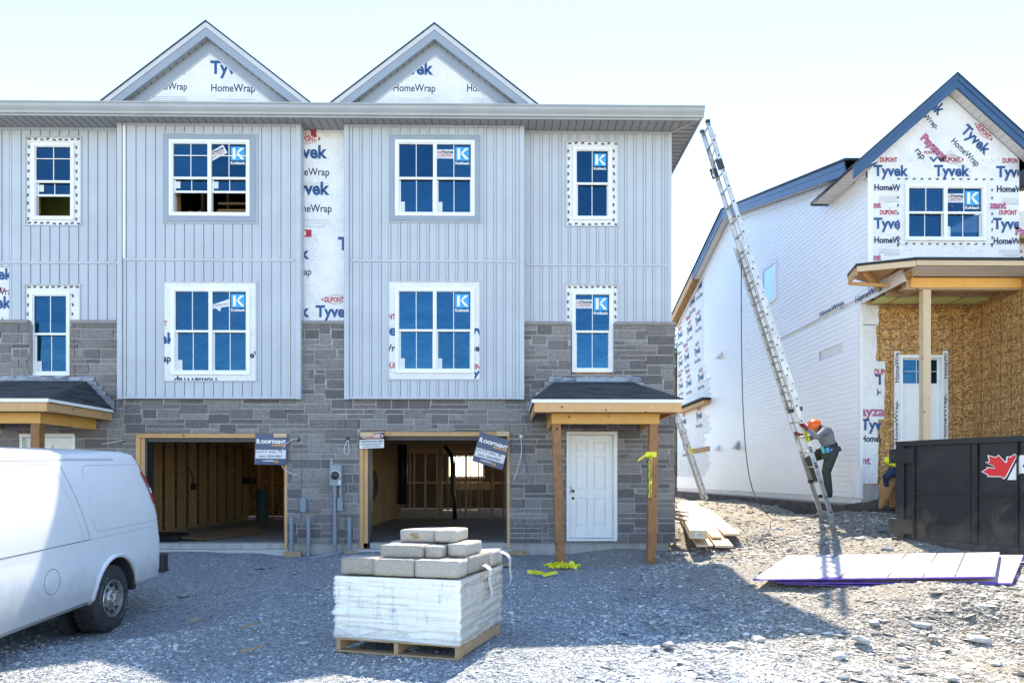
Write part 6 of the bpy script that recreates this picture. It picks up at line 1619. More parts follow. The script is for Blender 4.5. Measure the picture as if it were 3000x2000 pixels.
# ================================================================== SHEETS
def q3(px, py, Y): x, z = PT(px, py, Y); return Vector((x, Y, z))
A, B, C_, D_ = q3(2207, 1707, 8.39), q3(2912, 1701, 6.95), q3(2927, 1628, 7.90), q3(2309, 1636, 9.35)
B2_, C2_ = q3(2962, 1716, 6.85), q3(2997, 1632, 7.80)
B3_, C3_ = q3(2987, 1729, 6.75), q3(3045, 1648, 7.70)
def sheet(A, B, C_, D_, th, lb, lines, dz):
    up = Vector((0,0,1)); A, B, C_, D_ = [p+up*dz for p in (A, B, C_, D_)]
    r = thing('sheathing_sheet', (A+B+C_+D_)/4, lb, 'sheathing sheet', 'sheathing sheets stacked flat on the gravel')
    mb = MB(); mb.prism([A, B, C_, D_], -up*th); bd_ = mb.build('board', M['sheet'], r)
    mb = MB(); e = .0015
    def lp(u, v): return (A.lerp(B, u)).lerp(D_.lerp(C_, u), v)
    mb.prism([lp(-.002, -.004), lp(1.002, -.004), lp(1.002, .0), lp(-.002, .0)], -up*(th+.001)); mb.prism([lp(-.0025, -.003), lp(-.0, -.003), lp(-.0, 1.002), lp(-.0025, 1.002)], -up*(th+.001)); mb.prism([lp(1., -.003), lp(1.003, -.003), lp(1.003, 1.002), lp(1., 1.002)], -up*(th+.001)); mb.prism([lp(-.002, 1), lp(1.002, 1), lp(1.002, 1.004), lp(-.002, 1.004)], -up*(th+.001))
    for i in range(24):
        u0, u1 = i/24, (i+1)/24; v = .045+.02*math.sin(i*1.7)*(.5 if i > 8 else 1) if i < 10 else .03
        mb.add([lp(u0, -.003)+up*e, lp(u1, -.003)+up*e, lp(u1, v)+up*e, lp(u0, v)+up*e], [(0,1,2,3)])
    absorb(bd_, mb, M['violet'])
    if lines:
        mb = MB()
        for i, u in enumerate(lines):
            w_ = .0045 if i not in (3, 6) else .006; sk_ = .0
            mb.add([lp(u-w_, .02)+up*.003, lp(u+w_, .02)+up*.003, lp(u+w_+sk_, .99)+up*.003, lp(u-w_+sk_, .99)+up*.003], [(0,1,2,3)])
        absorb(bd_, mb, M['black_ink'])
        mb = MB(); put_text(mb, 'RATED SHEATHING', lp(.33, .48)+up*.004, .75, (B-A), (D_-A), height=.05); mb.build('lettering', M['grey_ink'], r)
sheet(A, B, C_, D_, .012, 'topmost violet-edged sheet on the gravel, pale with dark marker lines across it', (.14, .26, .40, .60, .74, .86), .045)
sheet(A+Vector((.25,-.1,0)), B2_, C2_, D_+Vector((.3,-.1,0)), .012, 'middle violet-edged sheet, its bare white end sticking out right of the top one', None, .03)
sheet(A+Vector((.35,-.1,0)), B3_, C3_, D_+Vector((.4,-.1,0)), .012, 'lowest violet-edged sheet, its pinkish corner reaching the right picture edge', None, .012)
# ================================================================== LUMBER by the corner
def plank(a, b, w_, th, lb, m_='lumber_pale', roll=0):
    mb = MB(); mb.obox(a, b, w_, th, up=(roll, 0, 1)); return tag(mb.build('plank', M[m_], None, bevel=.003), lb, 'plank', 'planks piled between the two houses')
an, af = q3(2046, 1552, 11.75), q3(1998, 1470, 16.0)
mb = MB(); mb.obox(an+Vector((0,0,-.08)), af+Vector((0,0,-.08)), .30, .15, up=(0,0,1)); pk = tag(mb.build('boxed_boards', M['lumber_pale'], None, bevel=.004), 'long carton of boards with a white end label, topmost at the left of the pile', 'carton', None)
mb = MB(); ce = an+Vector((.03,-.004,-.085)); mb.add([ce+Vector((-.09,-.003,-.045)), ce+Vector((.10,-.003,-.045)), ce+Vector((.10,-.003,.045)), ce+Vector((-.09,-.003,.045))], [(0,1,2,3)]); lbp = mb.build('end_label', M['sticker'], pk)
mb = MB(); put_text(mb, 'BOARD', ce+Vector((-.06,-.006,.0)), .10, bold=.02); put_text(mb, 'LOT 24', ce+Vector((-.06,-.006,-.03)), .08); mb.build('lettering', M['black_ink'], lbp)
plank(q3(2122, 1600, 11.6), q3(2020, 1470, 15.8), .30, .04, 'middle long pale plank, its near end furthest forward')
plank(q3(2145, 1566, 12.1), q3(2062, 1492, 15.6), .29, .04, 'rightmost pale plank of the pile')
plank(q3(2065, 1598, 11.7), q3(2010, 1520, 14.5), .28, .035, 'lowest short plank under the carton, dirty')
plank(q3(2100, 1575, 12.0), q3(2030, 1500, 15.0), .18, .035, 'narrow plank wedged beneath the two long pale planks', 'lumber')
for i, (y0, y1, lb) in enumerate(((1489, 1500, 'upper thin board poking out behind the house corner'), (1502, 1512, 'middle thin board poking out behind the house corner'), (1512, 1526, 'lowest thin board poking out behind the house corner'))):
    plank(q3(1960, y0, 13.6), q3(2012, y1, 13.0), .12, .03, lb)
# ================================================================== PALLET, WRAPPED STACK, BLOCKS
Yr = 5.62; pr_ = q3(1345, 1935, Yr); ang = R(-19.0); pu = Vector((math.cos(ang), math.sin(ang), .012)); pv = Vector((-math.sin(ang), math.cos(ang), .0))
PL = 1.18; O = pr_-pu*PL; 
def pp(u, v, h): return O+pu*u+pv*v+Vector((0,0,h))
def pbox(mb, u0, u1, v0, v1, h0, h1, tone=None):
    P = [pp(u, v, h) for h in (h0, h1) for (u, v) in ((u0, v0), (u1, v0), (u1, v1), (u0, v1))]
    mb.add(P, [(0,3,2,1),(4,5,6,7),(0,1,5,4),(1,2,6,5),(2,3,7,6),(3,0,4,7)], tone)
pal = thing('pallet', pp(.6, .6, 0), 'wooden pallet on the gravel carrying the wrapped pavers', 'pallet'); PD = 1.03
for u in (0, PL/2-.02, PL-.04): mb = MB(); pbox(mb, u, u+.04, 0.0, PD, .018, .108); mb.build('stringer', M['pallet_wood'], pal, bevel=.003)
mb = MB(); pbox(mb, 0, PL, -.003, .09, 0, .0175); mb.build('bottom_board', M['pallet_wood'], pal, bevel=.003)
mb = MB(); pbox(mb, 0, PL, PD-.1, PD, 0, .0175); mb.build('bottom_board', M['pallet_wood'], pal, bevel=.003)
for k in range(7): mb = MB(); v = k*(PD-.09)/6; pbox(mb, 0, PL, v-(.003 if k == 0 else 0), v+.09, .1085, .126); mb.build('deck_board', M['pallet_wood'], pal, bevel=.002)
stk = thing('paver_stack', pp(.6, .6, .13), 'cube of grey pavers in cloudy plastic film, standing on the pallet', 'pavers')
HS = .545; mb = MB(); r5 = random.Random(9)
nl = 6
for i in range(nl):
    h0 = .128+i*HS/nl
    for a in range(10):
        for b in range(10):
            if 0 < a < 9 and 0 < b < 9: continue
            uu = .015+a*(PL-.03)/10; vv = .015+b*(PD-.03)/10; g = .004
            pbox(mb, uu+g, uu+(PL-.03)/10-g, vv+g-r5.uniform(0, .006), vv+(PD-.03)/10-g, h0+.003, h0+HS/nl-.003, r5.random())
pbox(mb, .12, PL-.12, .12, PD-.12, .128, .128+HS-.005); mb.build('pavers', M['block'], stk, bevel=.004)
# film: wavy shell with folds
def film():
    V_ = []; n1, n2 = 150, 42; rr = np.random.default_rng(2); per = []
    for k in range(n1):
        t = k/n1*4; s_ = int(t); f_ = t-s_; per.append([(f_*PL, 0), (PL, f_*PD), (PL-f_*PL, PD), (0, PD-f_*PD)][s_])
    X_, Z_ = np.meshgrid(np.arange(n1), np.arange(n2+1), indexing='ij')
    wv = fbm(X_*.9+5, Z_*9.+3, .09, 5)*.042+fbm(X_*1.+5, Z_*1., .3, 6)*.012
    mb = MB()
    for k, (u, v) in enumerate(per):
        nu = (u-PL/2)/(PL/2); nv = (v-PD/2)/(PD/2); L = max(abs(nu), abs(nv)); du = (nu/L)**5 if L else 0; dv = (nv/L)**5
        for j in range(n2+1):
            h = .125+HS*1.004*j/n2; ly = abs(math.sin(math.pi*((h-.128)/(HS/nl)))); o = .010+float(wv[k, j])+.009*ly
            V_.append(pp(u+du*o, v+dv*o, h))
    Fc = [(k*(n2+1)+j, ((k+1) % n1)*(n2+1)+j, ((k+1) % n1)*(n2+1)+j+1, k*(n2+1)+j+1) for k in range(n1) for j in range(n2)]
    mb.add(V_, Fc, .5); return mb
film().build('stretch_film', M['film'], stk, smooth=True)
mb = MB(); 
for P in ([(-.02, .02, .24), (.25, -.02, .16), (.34, -.025, .15)], [(.25, -.022, .155), (.42, -.025, .21), (.44, -.02, .22)], [(-.01, -.01, .22), (.25, -.03, .15)], [(-.01, -.012, .14), (.3, -.02, .15), (1.18, -.02, .14)]):
    mb.tube([pp(*p) for p in P], .007, 6)
mb.build('film_strand', M['white_ink'], stk, smooth=True)
mb = MB()      # torn film corner, flapping at the right side
for (u, v, h, L, dx) in ((PL+.03, .5, .74, .30, .06), (PL+.05, .9, .82, .34, .10), (PL+.02, .62, .70, .26, .02), (PL+.05, 1.1, .20, .16, .05)):
    V_ = []
    for i in range(8):
        t = i/7; wd_ = .05*(1-t*.7)
        for s_ in (-1, 1): V_.append(pp(u+.02*math.sin(i*1.3)+dx*math.sin(t*3), v+s_*wd_+.06*t, h-L*t+.03*math.sin(t*5)))
    mb.add(V_, [(2*i, 2*i+1, 2*i+3, 2*i+2) for i in range(7)], .5)
mb.build('torn_film', M['film'], stk, smooth=True)
ZA = .128+HS+.012
BL = [ # u0,u1,v0,v1,h0,h1,label
 (.03,.37,.02,.26,0,.145,'front left block of the bottom row of loose blocks'),(.375,.765,-.01,.24,0,.145,'front middle block of the bottom row'),(.775,1.17,-.01,.22,0,.145,'front right block of the bottom row'),
 (.93,1.03,.24,.68,0,.15,'block on edge behind the front right one'),(1.045,1.17,.25,.75,0,.155,'right-hand block seen end on, at the edge of the stack'),(.95,1.17,.77,1.12,0,.145,'rearmost block on the right edge of the stack'),
 (.40,.80,.25,.60,0,.145,'inner block of the bottom row carrying the middle row'),(.30,.85,.62,1.0,0,.145,'rear inner block of the bottom row'),(.03,.28,.45,.95,0,.08,'low block at the rear left of the bottom row'),
 (.38,.79,.10,.38,.15,.255,'long front block of the middle row'),(.80,.955,.13,.50,.15,.25,'short block in the middle of the middle row'),(.98,1.14,.22,.62,.158,.265,'middle row block turned sideways at the right'),(.45,.78,.50,.85,.15,.25,'rear block of the middle row'),(.26,.42,.52,.90,.15,.25,'middle row block at the rear left'),
 (.44,.80,.36,.60,.262,.372,'topmost block with a rusty stain on its face'),(.80,.99,.30,.70,.27,.375,'topmost block lying end on at the right'),(.48,.90,.66,.86,.262,.365,'topmost block at the back')]
for i, (u0, u1, v0, v1, h0, h1, lb) in enumerate(BL):
    c = ((u0+u1)/2, (v0+v1)/2, ZA+(h0+h1)/2); mb = MB(); rr = random.Random(i)
    nu, nv, nh = max(3, int((u1-u0)/.035)), max(3, int((v1-v0)/.035)), 4
    rot = rr.uniform(-.11, .11) if h0 > .1 else rr.uniform(-.02, .02)
    V_ = {}; vs = []; fs = []
    def vid(a, b, c_):
        k = (a, b, c_)
        if k not in V_:
            U, V2, Hq = a/nu, b/nv, c_/nh
            e = .5; ex = [0, 0, 0]
            x, y, z = (U-.5)*(u1-u0), (V2-.5)*(v1-v0), (Hq-.5)*(h1-h0)
            # round the rims
            r0 = .009; hx, hy, hz = (u1-u0)/2, (v1-v0)/2, (h1-h0)/2
            cxx = max(-hx+r0, min(hx-r0, x)); cy = max(-hy+r0, min(hy-r0, y)); cz = max(-hz+r0, min(hz-r0, z)); d = Vector((x-cxx, y-cy, z-cz))
            if d.length > 1e-6: d = d.normalized()*r0
            p = Vector((cxx, cy, cz))+d+Vector([rr.gauss(0, .0012) for _ in range(3)])
            xr2 = p.x*math.cos(rot)-p.y*math.sin(rot); yr2 = p.x*math.sin(rot)+p.y*math.cos(rot)
            V_[k] = len(vs); vs.append(pp(c[0]+xr2, c[1]+yr2, c[2]+p.z))
        return V_[k]
    for a in range(nu):
        for b in range(nv): fs += [(vid(a,b,0), vid(a,b+1,0), vid(a+1,b+1,0), vid(a+1,b,0)), (vid(a,b,nh), vid(a+1,b,nh), vid(a+1,b+1,nh), vid(a,b+1,nh))]
        for h in range(nh): fs += [(vid(a,0,h), vid(a+1,0,h), vid(a+1,0,h+1), vid(a,0,h+1)), (vid(a,nv,h), vid(a,nv,h+1), vid(a+1,nv,h+1), vid(a+1,nv,h))]
    for b in range(nv):
        for h in range(nh): fs += [(vid(0,b,h), vid(0,b,h+1), vid(0,b+1,h+1), vid(0,b+1,h)), (vid(nu,b,h), vid(nu,b+1,h), vid(nu,b+1,h+1), vid(nu,b,h+1))]
    mb.add(vs, fs); ob = tag(mb.build('concrete_block', M['block'], None, smooth=True), lb, 'concrete block', 'loose concrete blocks on the paver stack')
    if 'rusty' in lb:
        q = MB(); cc_ = pp((u0+u1)/2-.02, v0-.002, ZA+h0+.055); P = [cc_+pu*.05*math.cos(a)*(1+.3*math.sin(3*a))+Vector((0,0,.032*math.sin(a)*(1+.2*math.cos(2*a)))) for a in [2*math.pi*k/18 for k in range(18)]]
        q.add(P, [tuple(range(18))]); q.build('stain', vary((.24,.15,.05), (.36,.28,.18), 40, .9)('rust_stain'), ob)
# ================================================================== SIGNS
def sign(name, corners, Y, lb, draw, m_):
    P = [q3(px, py, Y) for px, py in corners]      # tl, tr, br, bl
    o = P[3]; X = (P[2]-P[3]); U = (P[0]-P[3]); L, H = X.length, U.length
    r = thing(name, o, lb, 'sign')
    mb = MB(); mb.prism([P[3], P[2], P[1], P[0]], (0, .006, 0)); mb.build('panel', M[m_], r)
    draw(r, o+Vector((0,-.002,0)), X.normalized(), U.normalized(), L, H)
def q_rect(mb, o, X, U, L, H, a, b, c, d, k=0): mb.add([o+X*a*L+U*c*H-Vector((0,k,0)), o+X*b*L+U*c*H-Vector((0,k,0)), o+X*b*L+U*d*H-Vector((0,k,0)), o+X*a*L+U*d*H-Vector((0,k,0))], [(0,1,2,3)])
def roof_sign(lot, civic, permit):
    def d(r, o, X, U, L, H):
        k = Vector((0,-.0015,0))
        mb = MB(); q_rect(mb, o, X, U, L, H, .03, .97, .20, .48); mb.build('white_band', M['sign_white'], r)
        mb = MB(); put_text(mb, 'R', o+X*.05*L+U*.68*H+k, .115*L, X, U, .06, height=.15*H); put_text(mb, 'OOFTIGHT', o+X*.175*L+U*.68*H+k, .79*L, X, U, .06, height=.12*H)
        put_text(mb, 'rooftight', o+X*.25*L+U*.08*H+k, .36*L, X, U, .02, height=.08*H); mb.build('lettering', M['white_ink'], r)
        mb = MB(); q_rect(mb, o, X, U, L, H, .52, .97, .615, .655); q_rect(mb, o, X, U, L, H, .63, .75, .065, .135); mb.build('orange_bar', M['orange_ink'], r)
        mb = MB(); put_text(mb, 'LOT#', o+X*.04*L+U*.385*H+k, .15*L, X, U, .03); put_text(mb, 'CIVIC#', o+X*.44*L+U*.385*H+k, .22*L, X, U, .03); put_text(mb, 'PERMIT#', o+X*.13*L+U*.24*H+k, .22*L, X, U, .03)
        put_text(mb, lot, o+X*.22*L+U*.40*H+k, .16*L, X, U); put_text(mb, civic, o+X*.74*L+U*.40*H+k, .1*L, X, U); put_text(mb, permit, o+X*.40*L+U*.24*H+k, .45*L, X, U); put_text(mb, 'CA', o+X*.65*L+U*.08*H+k*2, .08*L, X, U, .03); mb.build('lettering', M['navy_ink'], r)
    return d
sign('builder_sign', ((748, 1270), (841, 1270), (839, 1361), (745, 1360)), 12.80, 'upright blue ROOFTIGHT sign at the right end of the left garage header', roof_sign('31-A', '76', '2024-07824'), 'sign_blue')
sign('builder_sign', ((1407, 1264), (1494, 1290), (1472, 1376), (1382, 1350)), 12.80, 'tilted blue ROOFTIGHT sign hanging at the right garage', roof_sign('31-B', '78', '2024-07823'), 'sign_blue')
def danger(r, o, X, U, L, H):
    k = Vector((0,-.0015,0))
    mb = MB(); q_rect(mb, o, X, U, L, H, 0, 1, .56, .97); mb.build('black_band', M['black_ink'], r)
    def el(a, b, off): return [o+X*L*(.5+a*math.cos(t))+U*H*(.77+b*math.sin(t))+Vector((0,-off,0)) for t in [2*math.pi*i/36 for i in range(36)]]
    mb = MB(); mb.add(el(.46, .17, .001), [tuple(range(36))]); mb.build('oval_border', M['white_ink'], r)
    mb = MB(); mb.add(el(.43, .145, .002), [tuple(range(36))]); mb.build('oval', M['red_ink'], r)
    mb = MB(); put_text(mb, 'DANGER', o+X*.17*L+U*.70*H+k*2.5, .66*L, X, U, .04, height=.15*H); mb.build('lettering', M['white_ink'], r)
    mb = MB(); put_text(mb, 'CONSTRUCTION AREA', o+X*.04*L+U*.38*H+k, .92*L, X, U, .035, height=.11*H); put_text(mb, 'AUTHORIZED PERSONNEL ONLY', o+X*.06*L+U*.22*H+k, .86*L, X, U, .02, height=.085*H); put_text(mb, 'PROPER PPE REQUIRED', o+X*.16*L+U*.06*H+k, .68*L, X, U, .02, height=.085*H); mb.build('lettering', M['black_ink'], r)
sign('warning_sign', ((1054, 1268), (1124, 1265), (1125, 1311), (1053, 1314)), 12.80, 'white DANGER CONSTRUCTION AREA sign at the left end of the right garage header', danger, 'sign_white')
for (a, b, c, d, lb) in ((803, 841, 1269, 1281, 'wood block nailed over the top of the upright blue sign'), (1056, 1096, 1266, 1279, 'wood block nailed over the danger sign'), (1455, 1492, 1263, 1277, 'wood block nailed above the tilted blue sign')):
    r_ = rect(a, c, b, d, 12.79); mb = MB(); mb.box(r_[0], r_[1], 12.765, 12.795, r_[2], r_[3]); tag(mb.build('wood_block', M['lumber_pale'], None, bevel=.002), lb, 'wood block')
# ================================================================== CAUTION TAPE
xt, zt = PT(1910, 1330, 11.33)
ct = thing('caution_tape', (xt, 11.33, zt), 'yellow caution tape tied round the right porch post, its end hanging down', 'tape')
mb = MB(); mb.box(xt-.095, xt+.075, 11.325, 11.51, zt-.05, zt+.04)
def tape(P, w_, mb, side_=(1,0,0)):
    V_ = []; s_ = Vector(side_).normalized()*w_/2
    for p in P: V_ += [Vector(p)-s_, Vector(p)+s_]
    mb.add(V_, [(2*i, 2*i+1, 2*i+3, 2*i+2) for i in range(len(P)-1)], .5)
z1__ = z_at(1908, 1457, 11.3)
tape([(xt-.03+.006*math.sin(i*2), 11.318-.01*math.sin(i), zt-.03-(zt-.03-z1__)*i/12) for i in range(13)], .05, mb)
tape([(xt-.09-.03*i, 11.32, zt+.0-.022*i-.01*math.sin(i*3)) for i in range(6)], .045, mb, (.3,0,1)); mb.build('tape_band', M['yellow'], ct)
mb = MB(); put_text(mb, 'CAUTION', (xt-.048, 11.30, zt-.02), .42, (0,0,-1), (1,0,0), .04, height=.035); put_text(mb, 'CAUTION', (xt-.045, 11.30, zt-.5), .3, (0,0,-1), (1,0,0), .04, height=.03); mb.build('lettering', M['black_ink'], ct)
rr = random.Random(4); mb = MB()
bx, by, bz = drop(1655, 1662)
for s_ in range(26):
    a = rr.uniform(0, 6.28); r0 = rr.uniform(.02, .20); cx_, cy_ = bx-.02+r0*math.cos(a), by-.10+r0*.45*math.sin(a); P = []
    hd = rr.uniform(0, 6.28); 
    for i in range(5): cx_ += .045*math.cos(hd); cy_ += .035*math.sin(hd); hd += rr.uniform(-1.1, 1.1); P.append((cx_, cy_, bz+.02+rr.uniform(0, .075)*math.exp(-r0*3)))
    tape(P, .055, mb, (rr.uniform(-1,1), rr.uniform(-1,1), rr.uniform(.2,1.2)))
p1, p2, p3 = Vector(drop(1552, 1678)), Vector(drop(1596, 1688)), Vector(drop(1632, 1682))
up = Vector((0,0,.035)); 
for j_ in range(5):
    P = [p1.lerp(p2, t)+Vector((rr.uniform(-.02,.02), rr.uniform(-.03,.03), .01+rr.uniform(0,.04))) for t in (0, .2, .4, .6, .8, 1)]+[p3+Vector((0, rr.uniform(-.03,.03), .03))]
    tape(P[rr.randint(0, 2):], .035, mb, (rr.uniform(-.4,.4), rr.uniform(-1,1), rr.uniform(-1,1)))
tape([drop(1545, 1674), drop(1562, 1676), drop(1575, 1679)], .06, mb, (0,.5,.9)); tape([drop(1608, 1660), drop(1640, 1662)], .02, mb, (0,.3,1))
tag(mb.build('tape_heap', M['yellow'], None), 'crumpled yellow caution tape on the gravel at the foot of the left porch post', 'tape')
# ================================================================== LADDERS
def ladder(name, foot, topp, yn, yf, sections, lb, off=.055, texts=True):
    """foot/top: (x,z) of the near rail; sections: list of (t0, t1, offset, gauge)"""
    r = thing(name, (foot[0], yn, foot[1]), lb, 'ladder', None)
    Fv = Vector((foot[0], 0, foot[1])); Tv = Vector((topp[0], 0, topp[1])); d = (Tv-Fv); L = d.length; d.normalize(); nrm = Vector((d.z, 0, -d.x))
    if nrm.x < 0: nrm = -nrm
    for (t0, t1, of, gi, nm) in sections:
        a, b = yn+gi, yf-gi
        for yy in (a, b):
            mb = MB(); p0 = Fv+d*t0*L+nrm*of; p1 = Fv+d*t1*L+nrm*of; p0 = Vector((p0.x, yy, p0.z)); p1 = Vector((p1.x, yy, p1.z))
            s_ = 1 if yy == a else -1; web = .006; fl = .028; dep = .078
            q0 = nrm*dep/2; y_ = Vector((0, s_, 0))
            mb.obox(p0, p1, web, dep, up=nrm); mb.obox(p0+q0+y_*fl/2, p1+q0+y_*fl/2, fl, .005, up=nrm); mb.obox(p0-q0+y_*fl/2, p1-q0+y_*fl/2, fl, .005, up=nrm)
            rl = mb.build(nm+'_rail', M['alu'], r)
            mb = MB(); k = t0*L+.15
            while k < t1*L-.05:
                c = Fv+d*k+nrm*of; mb.lathe([(0, .0), (0, .017), (.004, .017)], (c.x, yy-s_*.008, c.z), (0, s_, 0), 12); k += .305
            absorb(rl, mb, M['dark'])
        k = t0*L+.15
        mb = MB()
        while k < t1*L-.05:
            c = Fv+d*k+nrm*of; mb.tube([(c.x, a, c.z), (c.x, b, c.z)], .017, 10); k += .305
        mb.build('rungs', M['alu_rung'], r, smooth=True)
    return r, Fv, d, nrm, L
fx, fz = PT(2441, 1522, 12.80); tx, tz = PT(2067, 356, 12.80); Lz = tz-fz
tb = (PT(2137, 702, 12.8)[1]-fz)/Lz; tf = (PT(2390, 1192, 12.8)[1]-fz)/Lz
lad, Fv, dl, nl_, LL = ladder('extension_ladder', (fx, fz), (tx, tz), 12.80, 13.25, [(0, tb, 0, 0, 'base'), (tf, 1, -.0+.06, .035, 'fly')], 'tall aluminium extension ladder with a worker on it, leaning on the grey eaves')
mb = MB()
for yy in (12.795, 13.255):
    c = Fv+dl*.05; mb.obox((c.x, yy, fz-.03), (c.x+dl.x*.12, yy, fz+.12), .035, .11, up=nl_)
mb.build('ladder_foot', M['alu'], lad)
mb = MB()
for yy in (12.835, 13.215):
    c = Fv+dl*(tf*LL-.03)+nl_*.06; mb.obox((c.x-dl.x*.02, yy, c.z-.06), (c.x+dl.x*.02, yy, c.z+.02), .05, .09, up=nl_)
    c = Fv+dl*LL+nl_*.06; mb.obox((c.x, yy, c.z-.03), (c.x+dl.x*.02, yy, c.z+.03), .045, .085, up=nl_)
    c = Fv+dl*(LL-.95)+nl_*.03; mb.obox((c.x, yy, c.z), (c.x+dl.x*.2, yy, c.z+dl.z*.2), .03, .12, up=nl_)
mb.build('end_cap', M['black'], lad)
mb = MB()
c0 = Fv+dl*(LL-.55)+nl_*.03; mb.tube([(c0.x, 12.84, c0.z+.3), (c0.x+.03, 12.95, c0.z+.1), (c0.x, 13.05, c0.z-.1), (c0.x+.04, 13.15, c0.z-.25), (c0.x+.02, 13.0, c0.z-.45), (c0.x, 12.88, c0.z-.5)], .013, 8)
mb.tube([(c0.x-.02, 13.2, c0.z+.15), (c0.x-.03, 13.1, c0.z-.05), (c0.x+.02, 12.95, c0.z-.3)], .016, 8); mb.build('rung_lock', M['gutter'], lad, smooth=True)
def on_rail(t, w0, w1, yy=12.792): 
    c = Fv+dl*t; return Vector((c.x, yy, c.z))
mb = MB(); a = on_rail(PT(1,1268,12.8)[1]-0, 0, 0) if False else None
def rail_t(py): return (PT(2400, py, 12.8)[1]-fz)/dl.z
t0_, t1_ = rail_t(1295), rail_t(1265)
mb = MB(); mb.obox(on_rail(t0_, 0, 0)+Vector((0,-.002,0)), on_rail(t1_, 0, 0)+Vector((0,-.002,0)), .004, .066, up=nl_); st = mb.build('warning_label', M['yellow'], lad)
mb = MB(); put_text(mb, 'FEATHERLITE', on_rail(t1_-.01, 0, 0)+Vector((-.025*nl_.x, -.007, -.01)), (t1_-t0_)*.9, -dl, nl_, .03, height=.035); mb.build('lettering', M['black_ink'], st)
mb = MB()
for py in (1312, 1318, 1324, 1358, 1364, 1370):
    mb.obox(on_rail(rail_t(py), 0, 0)+Vector((0,-.002,0)), on_rail(rail_t(py-4), 0, 0)+Vector((0,-.002,0)), .004, .05, up=nl_)
mb.build('spec_label', M['navy_ink'], lad)
fx2, fz2 = PT(2072, 1462, 19.0); tx2, tz2 = PT(1985, 1203, 19.0); k = 2.1; tx2, tz2 = fx2+(tx2-fx2)*k, fz2+(tz2-fz2)*k
lad2, F2, d2, n2_, L2 = ladder('small_ladder', (fx2, fz2), (tx2, tz2), 19.0, 19.45, [(0, 1, 0, 0, 'base')], 'shorter aluminium ladder further back between the houses, at the far end of the white wall')
mb = MB(); zq = PT(2022, 1330, 19)[1]; zq2_ = PT(2022, 1308, 19)[1]; ta, tb_ = (zq-fz2)/d2.z, (zq2_-fz2)/d2.z; a, b = F2+d2*ta, F2+d2*tb_; mb.obox((a.x, 18.992, a.z), (b.x, 18.992, b.z), .004, .066, up=n2_); mb.build('warning_label', M['yellow'], lad2)
# pull rope hanging from the big ladder
rp = [q3(2172, 775, 12.95), q3(2172, 900, 12.93), q3(2173, 1050, 12.9), q3(2177, 1200, 12.88), q3(2187, 1340, 12.85), q3(2204, 1430, 12.8), q3(2232, 1485, 12.6), Vector(drop(2262, 1522))+Vector((0,0,.02)), Vector(drop(2300, 1528))+Vector((0,0,.02)), Vector(drop(2350, 1523))+Vector((0,0,.03)), Vector(drop(2400, 1513))+Vector((0,0,.03))]
Q = []
for i in range(len(rp)-1):
    p0, p1, p2, p3 = [rp[max(0, min(len(rp)-1, i+d))] for d in (-1, 0, 1, 2)]
    for k in range(6): t = k/6; Q.append(.5*((2*p1)+(p2-p0)*t+(2*p0-5*p1+4*p2-p3)*t*t+(3*p1-p0-3*p2+p3)*t**3))
Q.append(rp[-1]); mb = MB(); mb.tube(Q, .009, 6); tag(mb.build('rope', M['black'], None, smooth=True), 'thin dark pull rope hanging from the tall ladder and looping over the rubble', 'rope')
# ================================================================== PEOPLE
def cap(mb, a, b, ra, rb, n=14):
    a, b = Vector(a), Vector(b); m = 8
    pts = [a+(b-a)*i/m for i in range(m+1)]; mb.tube(pts, [ra+(rb-ra)*i/m for i in range(m+1)], n)
    mb.ball(a, ra, n, 8); mb.ball(b, rb, n, 8)
def fused(mb, name, m_, parent, vox=.012, sm=6):
    o = mb.build(name, m_, parent)
    r_ = o.modifiers.new('remesh', 'REMESH'); r_.mode = 'VOXEL'; r_.voxel_size = vox; r_.use_smooth_shade = True
    s_ = o.modifiers.new('smooth', 'SMOOTH'); s_.factor = .5; s_.iterations = sm
    dg = bpy.context.evaluated_depsgraph_get(); me = bpy.data.meshes.new_from_object(o.evaluated_get(dg)); o.modifiers.clear(); o.data = me; me.name = name
    me.materials.clear(); me.materials.append(m_); return o
def hand(mb, wr, grip, fwd, side_, s=1.0):
    """palm from wrist to grip point, four curled fingers and a thumb; fwd = finger direction, side_ = across the palm"""
    wr, grip = Vector(wr), Vector(grip); f_ = Vector(fwd).normalized(); s_ = Vector(side_).normalized(); n = f_.cross(s_).normalized()
    cap(mb, wr, grip, .026, .030, 10)
    for i, L in enumerate((.060, .070, .066, .052)):
        b = grip+s_*(.030-.020*i)+f_*.015; k1 = b+f_*L*.5+n*.004; k2 = k1+f_*L*.25-n*L*.45; k3 = k2-f_*L*.15-n*L*.35
        mb.tube([b-f_*.01, k1, k2, k3], [.0105, .010, .009, .008], 8); mb.ball(k3, .008, 8, 6); mb.ball(k1, .010, 8, 6)
    b = wr.lerp(grip, .5)+s_*.028; mb.tube([b, b+s_*.022+f_*.025-n*.012, b+s_*.018+f_*.050-n*.03], [.013, .0115, .009], 8); mb.ball(b+s_*.018+f_*.050-n*.03, .009, 8, 6)
